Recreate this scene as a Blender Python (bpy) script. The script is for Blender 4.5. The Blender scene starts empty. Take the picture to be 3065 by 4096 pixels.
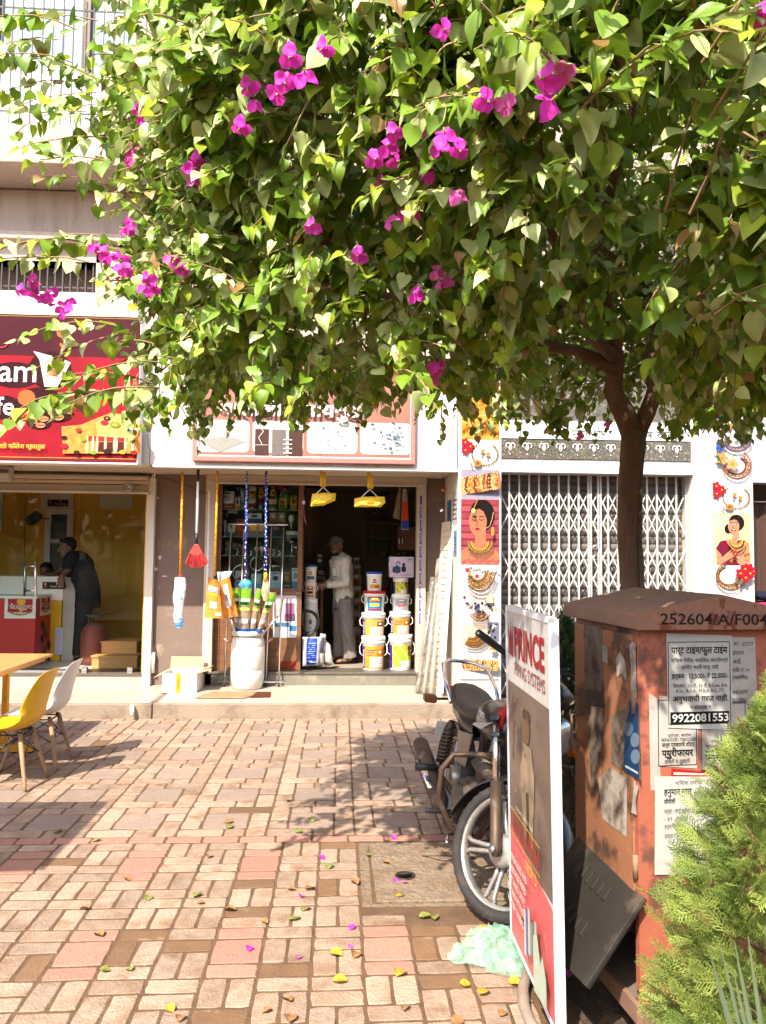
import bpy, math, random
import numpy as np
from mathutils import Vector, Matrix, Euler, noise as mnoise
R = math.radians
sc = bpy.context.scene
COL = sc.collection
random.seed(7); rng = np.random.default_rng(7)

# ------------------------------------------------------------------ camera, sky, sun, exposure
CAMZ = 1.70
F, CX, CY = 3074.0, 1532.5, 2048.0            # the lens in pixels of the 3065 x 4096 photograph
YAW, PIT, ROL = R(3.06), R(3.25), R(0.6)
fwd = Vector((math.sin(YAW)*math.cos(PIT), math.cos(YAW)*math.cos(PIT), math.sin(PIT)))
r0 = Vector((math.cos(YAW), -math.sin(YAW), 0)); u0 = r0.cross(fwd)
rgt = r0*math.cos(ROL) + u0*math.sin(ROL); up = u0*math.cos(ROL) - r0*math.sin(ROL)
camd = bpy.data.cameras.new('camera'); cam = bpy.data.objects.new('camera', camd); COL.objects.link(cam)
camd.sensor_fit = 'VERTICAL'; camd.sensor_height = 36.0; camd.sensor_width = 36.0
camd.lens = F/4096*36.0; camd.clip_start = 0.05; camd.clip_end = 800
cam.matrix_world = Matrix(((rgt.x, up.x, -fwd.x, 0), (rgt.y, up.y, -fwd.y, 0), (rgt.z, up.z, -fwd.z, CAMZ), (0, 0, 0, 1)))
sc.camera = cam
SUN = Vector((-0.41, -0.80, 1.0)).normalized()   # towards the sun: behind the camera, to the left, high
wd = bpy.data.worlds.new('World'); sc.world = wd; wd.use_nodes = True
nt = wd.node_tree; sky = nt.nodes.new('ShaderNodeTexSky'); sky.sky_type = 'NISHITA'; sky.sun_disc = False
sky.sun_elevation = math.asin(SUN.z); sky.sun_rotation = math.atan2(SUN.x, SUN.y)
sky.air_density = 1.0; sky.dust_density = 2.5; sky.ozone_density = 1.0
nt.links.new(sky.outputs[0], nt.nodes['Background'].inputs[0]); nt.nodes['Background'].inputs[1].default_value = 0.15
sl = bpy.data.lights.new('sun', 'SUN'); so = bpy.data.objects.new('sun', sl); COL.objects.link(so)
sl.energy = 3.9; sl.angle = R(0.53); sl.color = (1.0, 0.93, 0.80)
so.rotation_euler = SUN.to_track_quat('Z', 'Y').to_euler()
sc.view_settings.view_transform = 'Standard'; sc.view_settings.look = 'None'
sc.view_settings.gamma = 1.0; sc.view_settings.exposure = 1.45
sc.cycles.use_denoising = True; sc.cycles.max_bounces = 5; sc.cycles.diffuse_bounces = 3; sc.cycles.glossy_bounces = 2; sc.cycles.transparent_max_bounces = 10; sc.cycles.adaptive_threshold = 0.03; sc.cycles.use_light_tree = False; sc.cycles.caustics_reflective = False; sc.cycles.caustics_refractive = False

# ------------------------------------------------------------------ helpers
def ray(u, v): return (fwd + rgt*((u-CX)/F) - up*((v-CY)/F))
def at(u, v, Y):                                # the point seen at a pixel, on the plane at distance Y
    d = ray(u, v); return Vector((0, 0, CAMZ)) + d*(Y/d.y)
def gz(u, v, z=0.0):                            # the point seen at a pixel, on a level at height z
    d = ray(u, v); return Vector((0, 0, CAMZ)) + d*((z-CAMZ)/d.z)
def X(u, Y, v=2300): return at(u, v, Y).x
def Z(v, Y, u=1366): return at(u, v, Y).z
def lin(c): return c/12.92 if c <= 0.04045 else ((c+0.055)/1.055)**2.4
def hexc(h):
    h = h.lstrip('#'); return tuple(lin(int(h[i:i+2], 16)/255) for i in (0, 2, 4))
_M = {}
def mat(name, col, rough=0.6, metal=0.0, var=0.12, scale=6.0, bump=0.0, bscale=None, dirt=None, obrand=0.0, spec=0.4,
        trans=0.0, coat=0.0, stretch=None, detail=5.0):
    """procedural surface: base colour with noise variation, optional dirt blotches, bump, per-object variation"""
    if name in _M: return _M[name]
    if isinstance(col, str): col = hexc(col)
    m = bpy.data.materials.new(name); m.use_nodes = True; n = m.node_tree.nodes; l = m.node_tree.links
    b = n['Principled BSDF']; b.inputs['Roughness'].default_value = rough; b.inputs['Metallic'].default_value = metal
    b.inputs['Specular IOR Level'].default_value = spec
    if coat: b.inputs['Coat Weight'].default_value = coat; b.inputs['Coat Roughness'].default_value = 0.1
    tc = n.new('ShaderNodeTexCoord'); vec = tc.outputs['Object']
    if stretch:
        mp = n.new('ShaderNodeMapping'); mp.inputs['Scale'].default_value = stretch; l.new(vec, mp.inputs[0]); vec = mp.outputs[0]
    if obrand:
        oi = n.new('ShaderNodeObjectInfo'); ad = n.new('ShaderNodeVectorMath'); ad.operation = 'MULTIPLY_ADD'
        cb = n.new('ShaderNodeCombineXYZ'); l.new(oi.outputs['Random'], cb.inputs[0]); l.new(oi.outputs['Random'], cb.inputs[2])
        l.new(cb.outputs[0], ad.inputs[0]); ad.inputs[1].default_value = (37, 0, 91); l.new(vec, ad.inputs[2]); vec = ad.outputs[0]
    nz = n.new('ShaderNodeTexNoise'); nz.inputs['Scale'].default_value = scale; nz.inputs['Detail'].default_value = detail
    l.new(vec, nz.inputs['Vector'])
    mx = n.new('ShaderNodeMix'); mx.data_type = 'RGBA'
    mx.inputs[6].default_value = tuple(max(0, c*(1-1.7*var)) for c in col)+(1,)
    mx.inputs[7].default_value = tuple(min(1, c*(1+1.7*var)) for c in col)+(1,)
    l.new(nz.outputs['Fac'], mx.inputs[0]); out = mx.outputs[2]
    if dirt:
        dcol, lo, hi, ds = dirt
        if isinstance(dcol, str): dcol = hexc(dcol)
        n2 = n.new('ShaderNodeTexNoise'); n2.inputs['Scale'].default_value = ds; n2.inputs['Detail'].default_value = 8; n2.inputs['Roughness'].default_value = 0.65
        l.new(vec, n2.inputs['Vector'])
        mr = n.new('ShaderNodeMapRange'); mr.inputs[1].default_value = lo; mr.inputs[2].default_value = hi; l.new(n2.outputs['Fac'], mr.inputs[0])
        m2 = n.new('ShaderNodeMix'); m2.data_type = 'RGBA'; l.new(mr.outputs[0], m2.inputs[0]); l.new(out, m2.inputs[6]); m2.inputs[7].default_value = tuple(dcol)+(1,); out = m2.outputs[2]
    if obrand:
        hs = n.new('ShaderNodeHueSaturation'); mr2 = n.new('ShaderNodeMapRange'); mr2.inputs[3].default_value = 1-obrand; mr2.inputs[4].default_value = 1+obrand
        l.new(oi.outputs['Random'], mr2.inputs[0]); l.new(mr2.outputs[0], hs.inputs['Value']); l.new(out, hs.inputs['Color']); out = hs.outputs[0]
    l.new(out, b.inputs['Base Color'])
    if bump:
        n3 = n.new('ShaderNodeTexNoise'); n3.inputs['Scale'].default_value = bscale or scale*6; n3.inputs['Detail'].default_value = 6; l.new(vec, n3.inputs['Vector'])
        bp = n.new('ShaderNodeBump'); bp.inputs['Strength'].default_value = bump; bp.inputs['Distance'].default_value = 0.02
        l.new(n3.outputs['Fac'], bp.inputs['Height']); l.new(bp.outputs[0], b.inputs['Normal'])
    if trans:
        tr = n.new('ShaderNodeBsdfTranslucent'); l.new(out, tr.inputs[0]); ms = n.new('ShaderNodeMixShader'); ms.inputs[0].default_value = trans
        l.new(b.outputs[0], ms.inputs[1]); l.new(tr.outputs[0], ms.inputs[2]); l.new(ms.outputs[0], n['Material Output'].inputs[0])
    _M[name] = m; return m
INK = [1.0]                                      # brightness factor on plain and printed colours
def C(h, rough=0.5):                             # printed / plain coloured surface
    return mat('plain_%s_%d_%d' % (h.lstrip('#'), rough*100, INK[0]*100), tuple(INK[0]*c for c in hexc(h)), rough, var=0.13, scale=24, spec=.2)
def glass(name, tint=(0.96, 1.0, 0.98), refl=0.22):
    """thin pane: mostly see-through, mirror part by fresnel"""
    if name in _M: return _M[name]
    m = bpy.data.materials.new(name); m.use_nodes = True; n = m.node_tree.nodes; l = m.node_tree.links; n.remove(n['Principled BSDF'])
    t = n.new('ShaderNodeBsdfTransparent'); t.inputs[0].default_value = tint+(1,)
    g = n.new('ShaderNodeBsdfGlossy'); g.inputs['Roughness'].default_value = 0.02; g.inputs[0].default_value = (refl,)*3+(1,)
    fr = n.new('ShaderNodeFresnel'); fr.inputs[0].default_value = 1.5; mx = n.new('ShaderNodeMixShader')
    l.new(fr.outputs[0], mx.inputs[0]); l.new(t.outputs[0], mx.inputs[1]); l.new(g.outputs[0], mx.inputs[2]); l.new(mx.outputs[0], n['Material Output'].inputs[0])
    _M[name] = m; return m
def film(name, col, alpha=0.4, rough=0.25):
    """crinkled clear plastic wrap"""
    if name in _M: return _M[name]
    m = bpy.data.materials.new(name); m.use_nodes = True; n = m.node_tree.nodes; l = m.node_tree.links; b = n['Principled BSDF']
    b.inputs['Base Color'].default_value = hexc(col)+(1,); b.inputs['Roughness'].default_value = rough; b.inputs['Specular IOR Level'].default_value = 0.8
    tc = n.new('ShaderNodeTexCoord'); nz = n.new('ShaderNodeTexNoise'); nz.inputs['Scale'].default_value = 22; l.new(tc.outputs['Object'], nz.inputs['Vector'])
    mr = n.new('ShaderNodeMapRange'); mr.inputs[1].default_value = .35; mr.inputs[2].default_value = .7; mr.inputs[3].default_value = alpha*.5; mr.inputs[4].default_value = min(1, alpha*1.6)
    l.new(nz.outputs['Fac'], mr.inputs[0]); l.new(mr.outputs[0], b.inputs['Alpha'])
    bp = n.new('ShaderNodeBump'); bp.inputs['Strength'].default_value = 0.5; l.new(nz.outputs['Fac'], bp.inputs['Height']); l.new(bp.outputs[0], b.inputs['Normal'])
    _M[name] = m; return m
def tag(o, label=None, cat=None, group=None, kind=None):
    if label: o['label'] = label
    if cat: o['category'] = cat
    if group: o['group'] = group
    if kind: o['kind'] = kind
    return o
def thing(name, label, cat, loc=(0, 0, 0), group=None):
    o = bpy.data.objects.new(name, None); o.empty_display_size = 0.1; COL.objects.link(o); o.location = loc
    return tag(o, label, cat, group)
def adopt(o, parent):
    o.parent = parent
    o.matrix_parent_inverse = (Matrix.LocRotScale(parent.location, parent.rotation_euler, parent.scale)).inverted() if parent.parent is None else Matrix()
    if parent.parent is not None:                # sub-part: its own parent keeps the world frame already
        o.matrix_parent_inverse = Matrix()
    return o
def link(name, me, parent=None):
    o = bpy.data.objects.new(name, me); COL.objects.link(o)
    if parent is not None: adopt(o, parent)
    return o
def copy_tree(o, parent=None):
    c = o.copy(); COL.objects.link(c)
    if parent is not None: c.parent = parent
    for ch in o.children: copy_tree(ch, c)
    return c
def frame_from(d):
    d = Vector(d).normalized(); a = Vector((0, 0, 1)) if abs(d.z) < 0.95 else Vector((1, 0, 0))
    s = d.cross(a).normalized(); return s, s.cross(d).normalized()
class MB:
    """collects faces, then links them as ONE mesh object"""
    def __init__(s): s.v = []; s.f = []; s.m = []; s.mats = []; s.sm = []
    def mi(s, m):
        if m not in s.mats: s.mats.append(m)
        return s.mats.index(m)
    def add(s, vs, fs, m, smooth=False):
        k = len(s.v); s.v += [tuple(p) for p in vs]; i = s.mi(m)
        for f in fs: s.f.append(tuple(a+k for a in f)); s.m.append(i); s.sm.append(smooth)
        return s
    def box(s, x0, x1, y0, y1, z0, z1, m):
        return s.add([(x0,y0,z0),(x1,y0,z0),(x1,y1,z0),(x0,y1,z0),(x0,y0,z1),(x1,y0,z1),(x1,y1,z1),(x0,y1,z1)],
                     [(0,3,2,1),(4,5,6,7),(0,1,5,4),(1,2,6,5),(2,3,7,6),(3,0,4,7)], m)
    def obox(s, c, size, m, rot=(0, 0, 0), ch=0.0):
        mt = Euler(rot).to_matrix(); c = Vector(c); a, b, d = (q/2 for q in size)
        if ch:
            vs = []
            for zz, i in ((-d, ch), (-d+ch, 0), (d-ch, 0), (d, ch)):
                vs += [(-a+i,-b+i,zz),(a-i,-b+i,zz),(a-i,b-i,zz),(-a+i,b-i,zz)]
            fs = [(3,2,1,0),(12,13,14,15)]
            for r in range(3):
                for k in range(4): fs.append((r*4+k, r*4+(k+1)%4, r*4+4+(k+1)%4, r*4+4+k))
        else:
            vs = [(-a,-b,-d),(a,-b,-d),(a,b,-d),(-a,b,-d),(-a,-b,d),(a,-b,d),(a,b,d),(-a,b,d)]
            fs = [(0,3,2,1),(4,5,6,7),(0,1,5,4),(1,2,6,5),(2,3,7,6),(3,0,4,7)]
        return s.add([c+mt@Vector(p) for p in vs], fs, m)
    def bar(s, p, q, w, t, m, upv=(0, 0, 1)):    # rectangular bar from p to q
        p, q = Vector(p), Vector(q); d = (q-p).normalized(); u = Vector(upv); a = d.cross(u).normalized()*w/2; b = a.cross(d).normalized()*t/2
        vs = [e+sx*a+sy*b for e in (p, q) for sx, sy in ((-1,-1),(1,-1),(1,1),(-1,1))]
        return s.add(vs, [(0,1,2,3),(7,6,5,4),(0,4,5,1),(1,5,6,2),(2,6,7,3),(3,7,4,0)], m)
    def tube(s, pts, rad, m, n=8, cap=True, smooth=True, flat=1.0, jit=0.0):
        pts = [Vector(p) for p in pts]
        if not isinstance(rad, (list, tuple)): rad = [rad]*len(pts)
        vs = []; sa = None
        for i, p in enumerate(pts):
            d = (pts[min(i+1, len(pts)-1)]-pts[max(i-1, 0)])
            if sa is None: sa, sb = frame_from(d)
            else:
                d = d.normalized(); sa = (sa-d*sa.dot(d)).normalized(); sb = sa.cross(d).normalized()
            for k in range(n):
                t = 2*math.pi*k/n; r = rad[i]*(1+jit*(random.random()-.5))
                vs.append(p+sa*math.cos(t)*r+sb*math.sin(t)*r*flat)
        fs = [(i*n+k, i*n+(k+1)%n, (i+1)*n+(k+1)%n, (i+1)*n+k) for i in range(len(pts)-1) for k in range(n)]
        if cap: fs += [tuple(range(n))[::-1], tuple((len(pts)-1)*n+k for k in range(n))]
        return s.add(vs, fs, m, smooth)
    def lathe(s, prof, c, m, n=20, axis='z', smooth=True, cap=True):
        c = Vector(c); vs = []
        for r, h in prof:
            for k in range(n):
                t = 2*math.pi*k/n; a, b = r*math.cos(t), r*math.sin(t)
                vs.append(c+(Vector((a, b, h)) if axis == 'z' else Vector((a, h, b)) if axis == 'y' else Vector((h, a, b))))
        fs = [(i*n+k, i*n+(k+1)%n, (i+1)*n+(k+1)%n, (i+1)*n+k) for i in range(len(prof)-1) for k in range(n)]
        if cap: fs += [tuple(range(n))[::-1], tuple((len(prof)-1)*n+k for k in range(n))]
        return s.add(vs, fs, m, smooth)
    def ball(s, c, r, m, n=12, rot=None):
        c = Vector(c); r = r if isinstance(r, (tuple, list)) else (r, r, r); vs = []; h = n//2+1
        mt = Euler(rot).to_matrix() if rot else Matrix.Identity(3)
        for i in range(h):
            a = math.pi*i/(h-1)
            for k in range(n):
                t = 2*math.pi*k/n; vs.append(c+mt@Vector((math.sin(a)*math.cos(t)*r[0], math.sin(a)*math.sin(t)*r[1], -math.cos(a)*r[2])))
        return s.add(vs, [(i*n+k, i*n+(k+1)%n, (i+1)*n+(k+1)%n, (i+1)*n+k) for i in range(h-1) for k in range(n)], m, True)
    def prism(s, pts, n, d, m, smooth=False):    # closed outline of 3-D points, thickness d along n
        n = Vector(n).normalized()*d; k = len(pts); vs = [Vector(p) for p in pts]; vs += [p+n for p in vs]
        return s.add(vs, [tuple(range(k)), tuple(range(2*k-1, k-1, -1))]+[((i+1) % k, i, k+i, k+(i+1) % k) for i in range(k)], m, smooth)
    def quad(s, a, b, c, d, m): return s.add([a, b, c, d], [(0, 1, 2, 3)], m)
    def grid(s, fn, nu, nv, m, smooth=True, wrap=False):
        vs = [fn(i/(nu-1) if not wrap else i/nu, j/(nv-1)) for j in range(nv) for i in range(nu)]
        ku = nu if wrap else nu-1
        return s.add(vs, [(j*nu+i, j*nu+(i+1) % nu, (j+1)*nu+(i+1) % nu, (j+1)*nu+i) for j in range(nv-1) for i in range(ku)], m, smooth)
    def mesh(s, name, bevel=None):
        me = bpy.data.meshes.new(name); me.from_pydata(s.v, [], s.f)
        for m in s.mats: me.materials.append(m)
        me.polygons.foreach_set('material_index', s.m); me.polygons.foreach_set('use_smooth', s.sm); me.update(); return me
    def build(s, name, parent=None, bevel=0.0, label=None, solid=0.0, fixn=False):
        me = s.mesh(name)
        if fixn: fix_normals(me)
        o = link(name, me, parent)
        if solid: q = o.modifiers.new('s', 'SOLIDIFY'); q.thickness = solid
        if bevel: q = o.modifiers.new('b', 'BEVEL'); q.width = bevel; q.segments = 2; q.limit_method = 'ANGLE'; q.angle_limit = R(40)
        if label: o['label'] = label
        return o
import bmesh
def fix_normals(me):
    bm = bmesh.new(); bm.from_mesh(me); bmesh.ops.recalc_face_normals(bm, faces=bm.faces); bm.to_mesh(me); bm.free()
TMP = bpy.data.scenes.new('workbench')              # small scene in which single shapes are worked out quickly
def evaluated(o):
    COL.objects.unlink(o); TMP.collection.objects.link(o); 
    with bpy.context.temp_override(scene=TMP, view_layer=TMP.view_layers[0]):
        dg = bpy.context.evaluated_depsgraph_get(); dg.update(); return bpy.data.meshes.new_from_object(o.evaluated_get(dg))
def blob(mb, voxel, smooth=3):
    """many overlapping shapes -> one continuous skin"""
    o = bpy.data.objects.new('tmp', mb.mesh('tmp')); COL.objects.link(o)
    q = o.modifiers.new('r', 'REMESH'); q.mode = 'VOXEL'; q.voxel_size = voxel; q.use_smooth_shade = True
    if smooth: w = o.modifiers.new('s', 'SMOOTH'); w.factor = 0.5; w.iterations = smooth
    me = evaluated(o); bpy.data.objects.remove(o); return me
def capsule(mb, p, q, ra, rb, m, n=12, mids=None):
    p, q = Vector(p), Vector(q); d = q-p; L = d.length; e = d/L if L else Vector((0, 0, 1))
    pts = [p-e*ra*.9, p-e*ra*.5, p, p+d*.5, q, q+e*rb*.5, q+e*rb*.9]; rad = [ra*.35, ra*.85, ra, (mids or (ra+rb)/2), rb, rb*.85, rb*.35]
    mb.tube(pts, rad, m, n)
def skin_by(me, mats, rule):
    """several materials on one continuous skin, chosen by where the face lies"""
    me.materials.clear()
    for m in mats: me.materials.append(m)
    me.polygons.foreach_set('material_index', [rule(p.center) for p in me.polygons])
_T = {}
def text_shape(body, bold=0.0, spacing=1.0):
    k = (body, bold, spacing)
    if k in _T: return _T[k]
    c = bpy.data.curves.new('t', 'FONT'); c.body = body; c.dimensions = '2D'; c.fill_mode = 'FRONT'; c.offset = bold; c.space_character = spacing
    c.resolution_u = 3
    o = bpy.data.objects.new('t', c); COL.objects.link(o); me = evaluated(o)
    v = np.array([tuple(p.co) for p in me.vertices]).reshape(-1, 3); f = [tuple(p.vertices) for p in me.polygons]
    bpy.data.objects.remove(o); bpy.data.meshes.remove(me); _T[k] = (v, f); return _T[k]
class Print:
    """flat print on a plane: layers of coloured shapes, origin O, axes U (right) and V (up), N towards the viewer"""
    def __init__(s, O, U, V, N, lift=0.0006, start=0.001):
        s.O, s.U, s.V, s.N = Vector(O), Vector(U), Vector(V), Vector(N); s.k = start; s.l = lift; s.mb = MB()
    def p(s, a, b): return s.O+s.U*a+s.V*b+s.N*s.k
    def poly(s, pts, col, rough=0.5):
        s.k += s.l; m = C(col, rough) if isinstance(col, str) else col
        vs = [s.p(a, b) for a, b in pts]; f = tuple(range(len(pts)))
        s.mb.add(vs, [f], m); return s
    def rect(s, a0, b0, a1, b1, col): return s.poly([(a0, b0), (a1, b0), (a1, b1), (a0, b1)], col)
    def rrect(s, a0, b0, a1, b1, r, col):
        pts = []
        for cx, cy, t0 in ((a1-r, b0+r, -90), (a1-r, b1-r, 0), (a0+r, b1-r, 90), (a0+r, b0+r, 180)):
            for i in range(4): t = R(t0+30*i); pts.append((cx+r*math.cos(t), cy+r*math.sin(t)))
        return s.poly(pts, col)
    def oval(s, a, b, ra, rb, col, n=18, rot=0.0):
        c, q = math.cos(rot), math.sin(rot)
        return s.poly([(a+c*ra*math.cos(t)-q*rb*math.sin(t), b+q*ra*math.cos(t)+c*rb*math.sin(t)) for t in [2*math.pi*i/n for i in range(n)]], col)
    def ring(s, a, b, ra, rb, w, col, t0=0, t1=360, n=24):
        s.k += s.l; vs = []; m = C(col) if isinstance(col, str) else col
        for i in range(n+1):
            t = R(t0+(t1-t0)*i/n)
            for q in (1, 0): vs.append(s.p(a+(ra-w*q)*math.cos(t), b+(rb-w*q)*math.sin(t)))
        s.mb.add(vs, [(2*i, 2*i+1, 2*i+3, 2*i+2) for i in range(n)], m); return s
    def line(s, pts, w, col):
        s.k += s.l; m = C(col) if isinstance(col, str) else col
        for (a, b), (c, d) in zip(pts, pts[1:]):
            L = math.hypot(c-a, d-b) or 1; nx, ny = -(d-b)/L*w/2, (c-a)/L*w/2
            s.mb.add([s.p(a+nx, b+ny), s.p(a-nx, b-ny), s.p(c-nx, d-ny), s.p(c+nx, d+ny)], [(0, 1, 2, 3)], m)
        return s
    def text(s, body, a, b, h, col, align='l', w=None, bold=0.0, rot=0.0, slant=0.0):
        """h: height of a capital; w: fit to this width"""
        v, f = text_shape(body, bold)
        if not len(v): return s
        s.k += s.l; m = C(col) if isinstance(col, str) else col
        x0, x1 = v[:, 0].min(), v[:, 0].max(); sy = h/0.69; sx = sy if w is None else w/(x1-x0); W = (x1-x0)*sx
        off = {'l': 0, 'c': -W/2, 'r': -W}[align]; c, q = math.cos(rot), math.sin(rot)
        vs = []
        for x, y, _ in v:
            xx = (x-x0)*sx+off+slant*y*sy; yy = y*sy; vs.append(s.p(a+c*xx-q*yy, b+q*xx+c*yy))
        s.mb.add(vs, f, m); return s
    def done(s, name, parent, label=None): return s.mb.build(name, parent, label=label)
def facing(x, y, z): return Print((x, y, z), (1, 0, 0), (0, 0, 1), (0, -1, 0))   # print that faces the street

# ------------------------------------------------------------------ materials shared by many things
M_plaster = mat('white plaster', (.62, .58, .53), .85, var=.09, scale=2.5, bump=.12, bscale=60, stretch=(1.6, 1.6, .35), dirt=((.36, .29, .22), .53, .78, 2.6))
M_pink = mat('pinkish plaster', (.44, .345, .29), .9, var=.10, scale=3, bump=.14, bscale=70, stretch=(1.8, 1.8, .35), dirt=((.26, .19, .15), .52, .80, 2.2))
M_brown = mat('brown rough plaster', (.185, .130, .105), .95, var=.10, scale=3, bump=.45, bscale=55, dirt=((.33, .25, .20), .58, .75, 3))
M_beige = mat('beige painted metal', (.50, .42, .33), .55, var=.07, scale=4, dirt=((.25, .17, .11), .62, .8, 5))
M_cement = mat('worn cement', (.27, .205, .15), .9, var=.14, scale=2, bump=.35, bscale=45, dirt=((.14, .095, .065), .48, .68, 3.2))
M_tile = mat('polished floor slab', (.40, .335, .27), .42, var=.06, scale=1.5, dirt=((.33, .26, .20), .5, .8, 2))
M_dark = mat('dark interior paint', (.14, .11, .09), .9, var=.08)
M_wood = mat('brown laminate wood', (.17, .075, .032), .5, var=.35, scale=3, stretch=(1.2, 1.2, 14), detail=7)
M_ply = mat('orange plywood', (.55, .27, .09), .6, var=.18, scale=3, stretch=(1, 6, 9))
M_chrome = mat('chrome', (.72, .71, .70), .18, metal=1, var=.03)
M_steel = mat('brushed steel', (.55, .55, .55), .35, metal=1, var=.05)
M_white = mat('white plastic', (.80, .79, .76), .42, var=.03)
M_black = mat('black plastic', (.02, .02, .02), .45, var=.1)
M_rubber = mat('grey brown rubber', (.022, .019, .018), .8, var=.2, scale=9, bump=.2, dirt=((.085, .06, .042), .50, .80, 6))
M_glass = glass('shop glass')
# ================================================================== GROUND AND PAVING
M_dirt = mat('brown joint dirt', (.105, .057, .03), .95, var=.3, scale=5, bump=.5, bscale=120, dirt=((.15, .085, .045), .45, .7, 9))
g = MB(); g.quad((-250, -150, -.0042), (250, -150, -.0042), (250, 350, -.0042), (-250, 350, -.0042), M_dirt)
ground = tag(g.build('ground'), kind='structure')
PV = {}
PV['cream'] = mat('cream paver', (.300, .214, .155), .9, var=.16, scale=30, bump=.45, bscale=90, dirt=((.165, .09, .047), .48, .70, 5), obrand=.18)
PV['tan'] = mat('tan paver', (.282, .195, .138), .9, var=.16, scale=26, bump=.45, bscale=90, dirt=((.20, .115, .065), .46, .72, 9), obrand=.14)
PV['mud'] = mat('muddy paver', (.150, .083, .042), .95, var=.16, scale=12, bump=.3, bscale=70, dirt=((.33, .23, .155), .60, .72, 7), obrand=.15)
PV['mauve'] = mat('mauve paver', (.235, .170, .132), .9, var=.14, scale=30, bump=.4, bscale=90, dirt=((.33, .23, .165), .52, .78, 5), obrand=.10)
PV['red'] = mat('red paver', (.335, .158, .115), .9, var=.14, scale=24, bump=.4, bscale=90, dirt=((.27, .155, .10), .49, .74, 6), obrand=.12)
_pav = {}
def paver_mesh(w, d, kind, var):
    k = (round(w, 3), round(d, 3), kind, var)
    if k in _pav: return _pav[k]
    rr = random.Random(int(w*1000)*31+int(d*1000)*17+len(kind)*7+var); mb = MB(); a, b = w/2-.0068, d/2-.0068; c = .0035
    def ring(i, z):                                # slightly irregular edge, 12 points round
        pts = []
        for sx, sy in ((-1,-1),(1,-1),(1,1),(-1,1)):
            for q in range(3):
                nx, ny = {(-1,-1):(1,0),(1,-1):(0,1),(1,1):(-1,0),(-1,1):(0,-1)}[(sx,sy)]
                L = (2*a if nx else 2*b); t = (0.03, .35, .68)[q]
                x = sx*a+nx*L*t; y = sy*b+ny*L*t; pts.append((x, y))
        return pts
    base = ring(0, 0); jit = [(rr.uniform(-.0022, .0022), rr.uniform(-.0022, .0022)) for _ in base]
    rows = []
    for inset, z in ((-.001, -.05), (0, -c), (c, -.0008)):
        rows.append([(x*(1-inset/a)+j[0], y*(1-inset/b)+j[1], z) for (x, y), j in zip(base, jit)])
    vs = sum(rows, []); n = 12
    fs = [(i*n+q, i*n+(q+1) % n, (i+1)*n+(q+1) % n, (i+1)*n+q) for i in range(2) for q in range(n)]+[tuple(range(2*n, 3*n))]
    mb.add(vs, fs, PV[kind]); _pav[k] = mb.mesh('paver'); return _pav[k]
def lay(structure, pieces, most=298):
    """nearest pieces are parts of the pavement, the far rest is one joined part"""
    pieces.sort(key=lambda q: -(q[2]*q[3])/(q[0]**2+q[1]**2)**1.5*(1 if abs(q[0]+.2*q[1]) < .62*q[1] else .02))
    rest = MB()
    for i, (x, y, w, d, kind) in enumerate(pieces):
        me = paver_mesh(w, d, kind, random.randrange(3)); dz = random.uniform(-.0012, .0020) - (.0018 if kind == 'mud' else 0)
        mt = Matrix.LocRotScale((x, y, dz), Euler((random.uniform(-.006, .006), random.uniform(-.008, .008), random.uniform(-.012, .012)), 'XYZ'), None)
        if i < most:
            o = link('paver', me, structure); o.matrix_basis = mt
        else:
            rest.add([mt@v.co for v in me.vertices], [tuple(p.vertices) for p in me.polygons], me.materials[0])
    if rest.v: tag(rest.build('far_pavers', structure), kind='stuff')
# far field: square stones framed by a pinwheel of bars
P5 = .542; pcs = []
for i in range(-8, 7):
    for j in range(0, 7):
        x0 = .104+i*P5; y0 = 4.79+j*P5
        def pc(a0, a1, b0, b1, kind=None):
            if y0+b1 > 8.14: b1 = 8.14-y0
            if b1-b0 < .03: return
            k = kind or random.choices(['cream', 'tan', 'mud'], [6, 3, .12])[0]
            pcs.append((x0+(a0+a1)/2, y0+(b0+b1)/2, a1-a0, b1-b0, k))
        pc(0, .285, 0, .125); pc(.285, .415, 0, .125); pc(.415, P5, 0, .268); pc(.415, P5, .268, .415)
        pc(.262, P5, .415, P5); pc(.125, .262, .415, P5); pc(0, .125, .268, P5); pc(0, .125, .125, .268)
        pc(.125, .415, .125, .415, 'mauve')
pcs = [q for q in pcs if not (q[0] > 1.25 and q[1] < 4.92)]
b = MB(); b.box(-4.4, 3.9, 4.79, 8.13, -.07, -.02, M_dirt); pav1 = tag(b.build('pavement'), kind='structure')
lay(pav1, pcs)
# a single course of red bricks between the two fields
b = MB(); b.box(-3.4, 1.2, 4.683, 4.79, -.07, -.02, M_dirt); course = tag(b.build('pavement'), kind='structure')
lay(course, [(-3.35+.217*i+.05, 4.7365, .217, .104, 'red') for i in range(21)])
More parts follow.
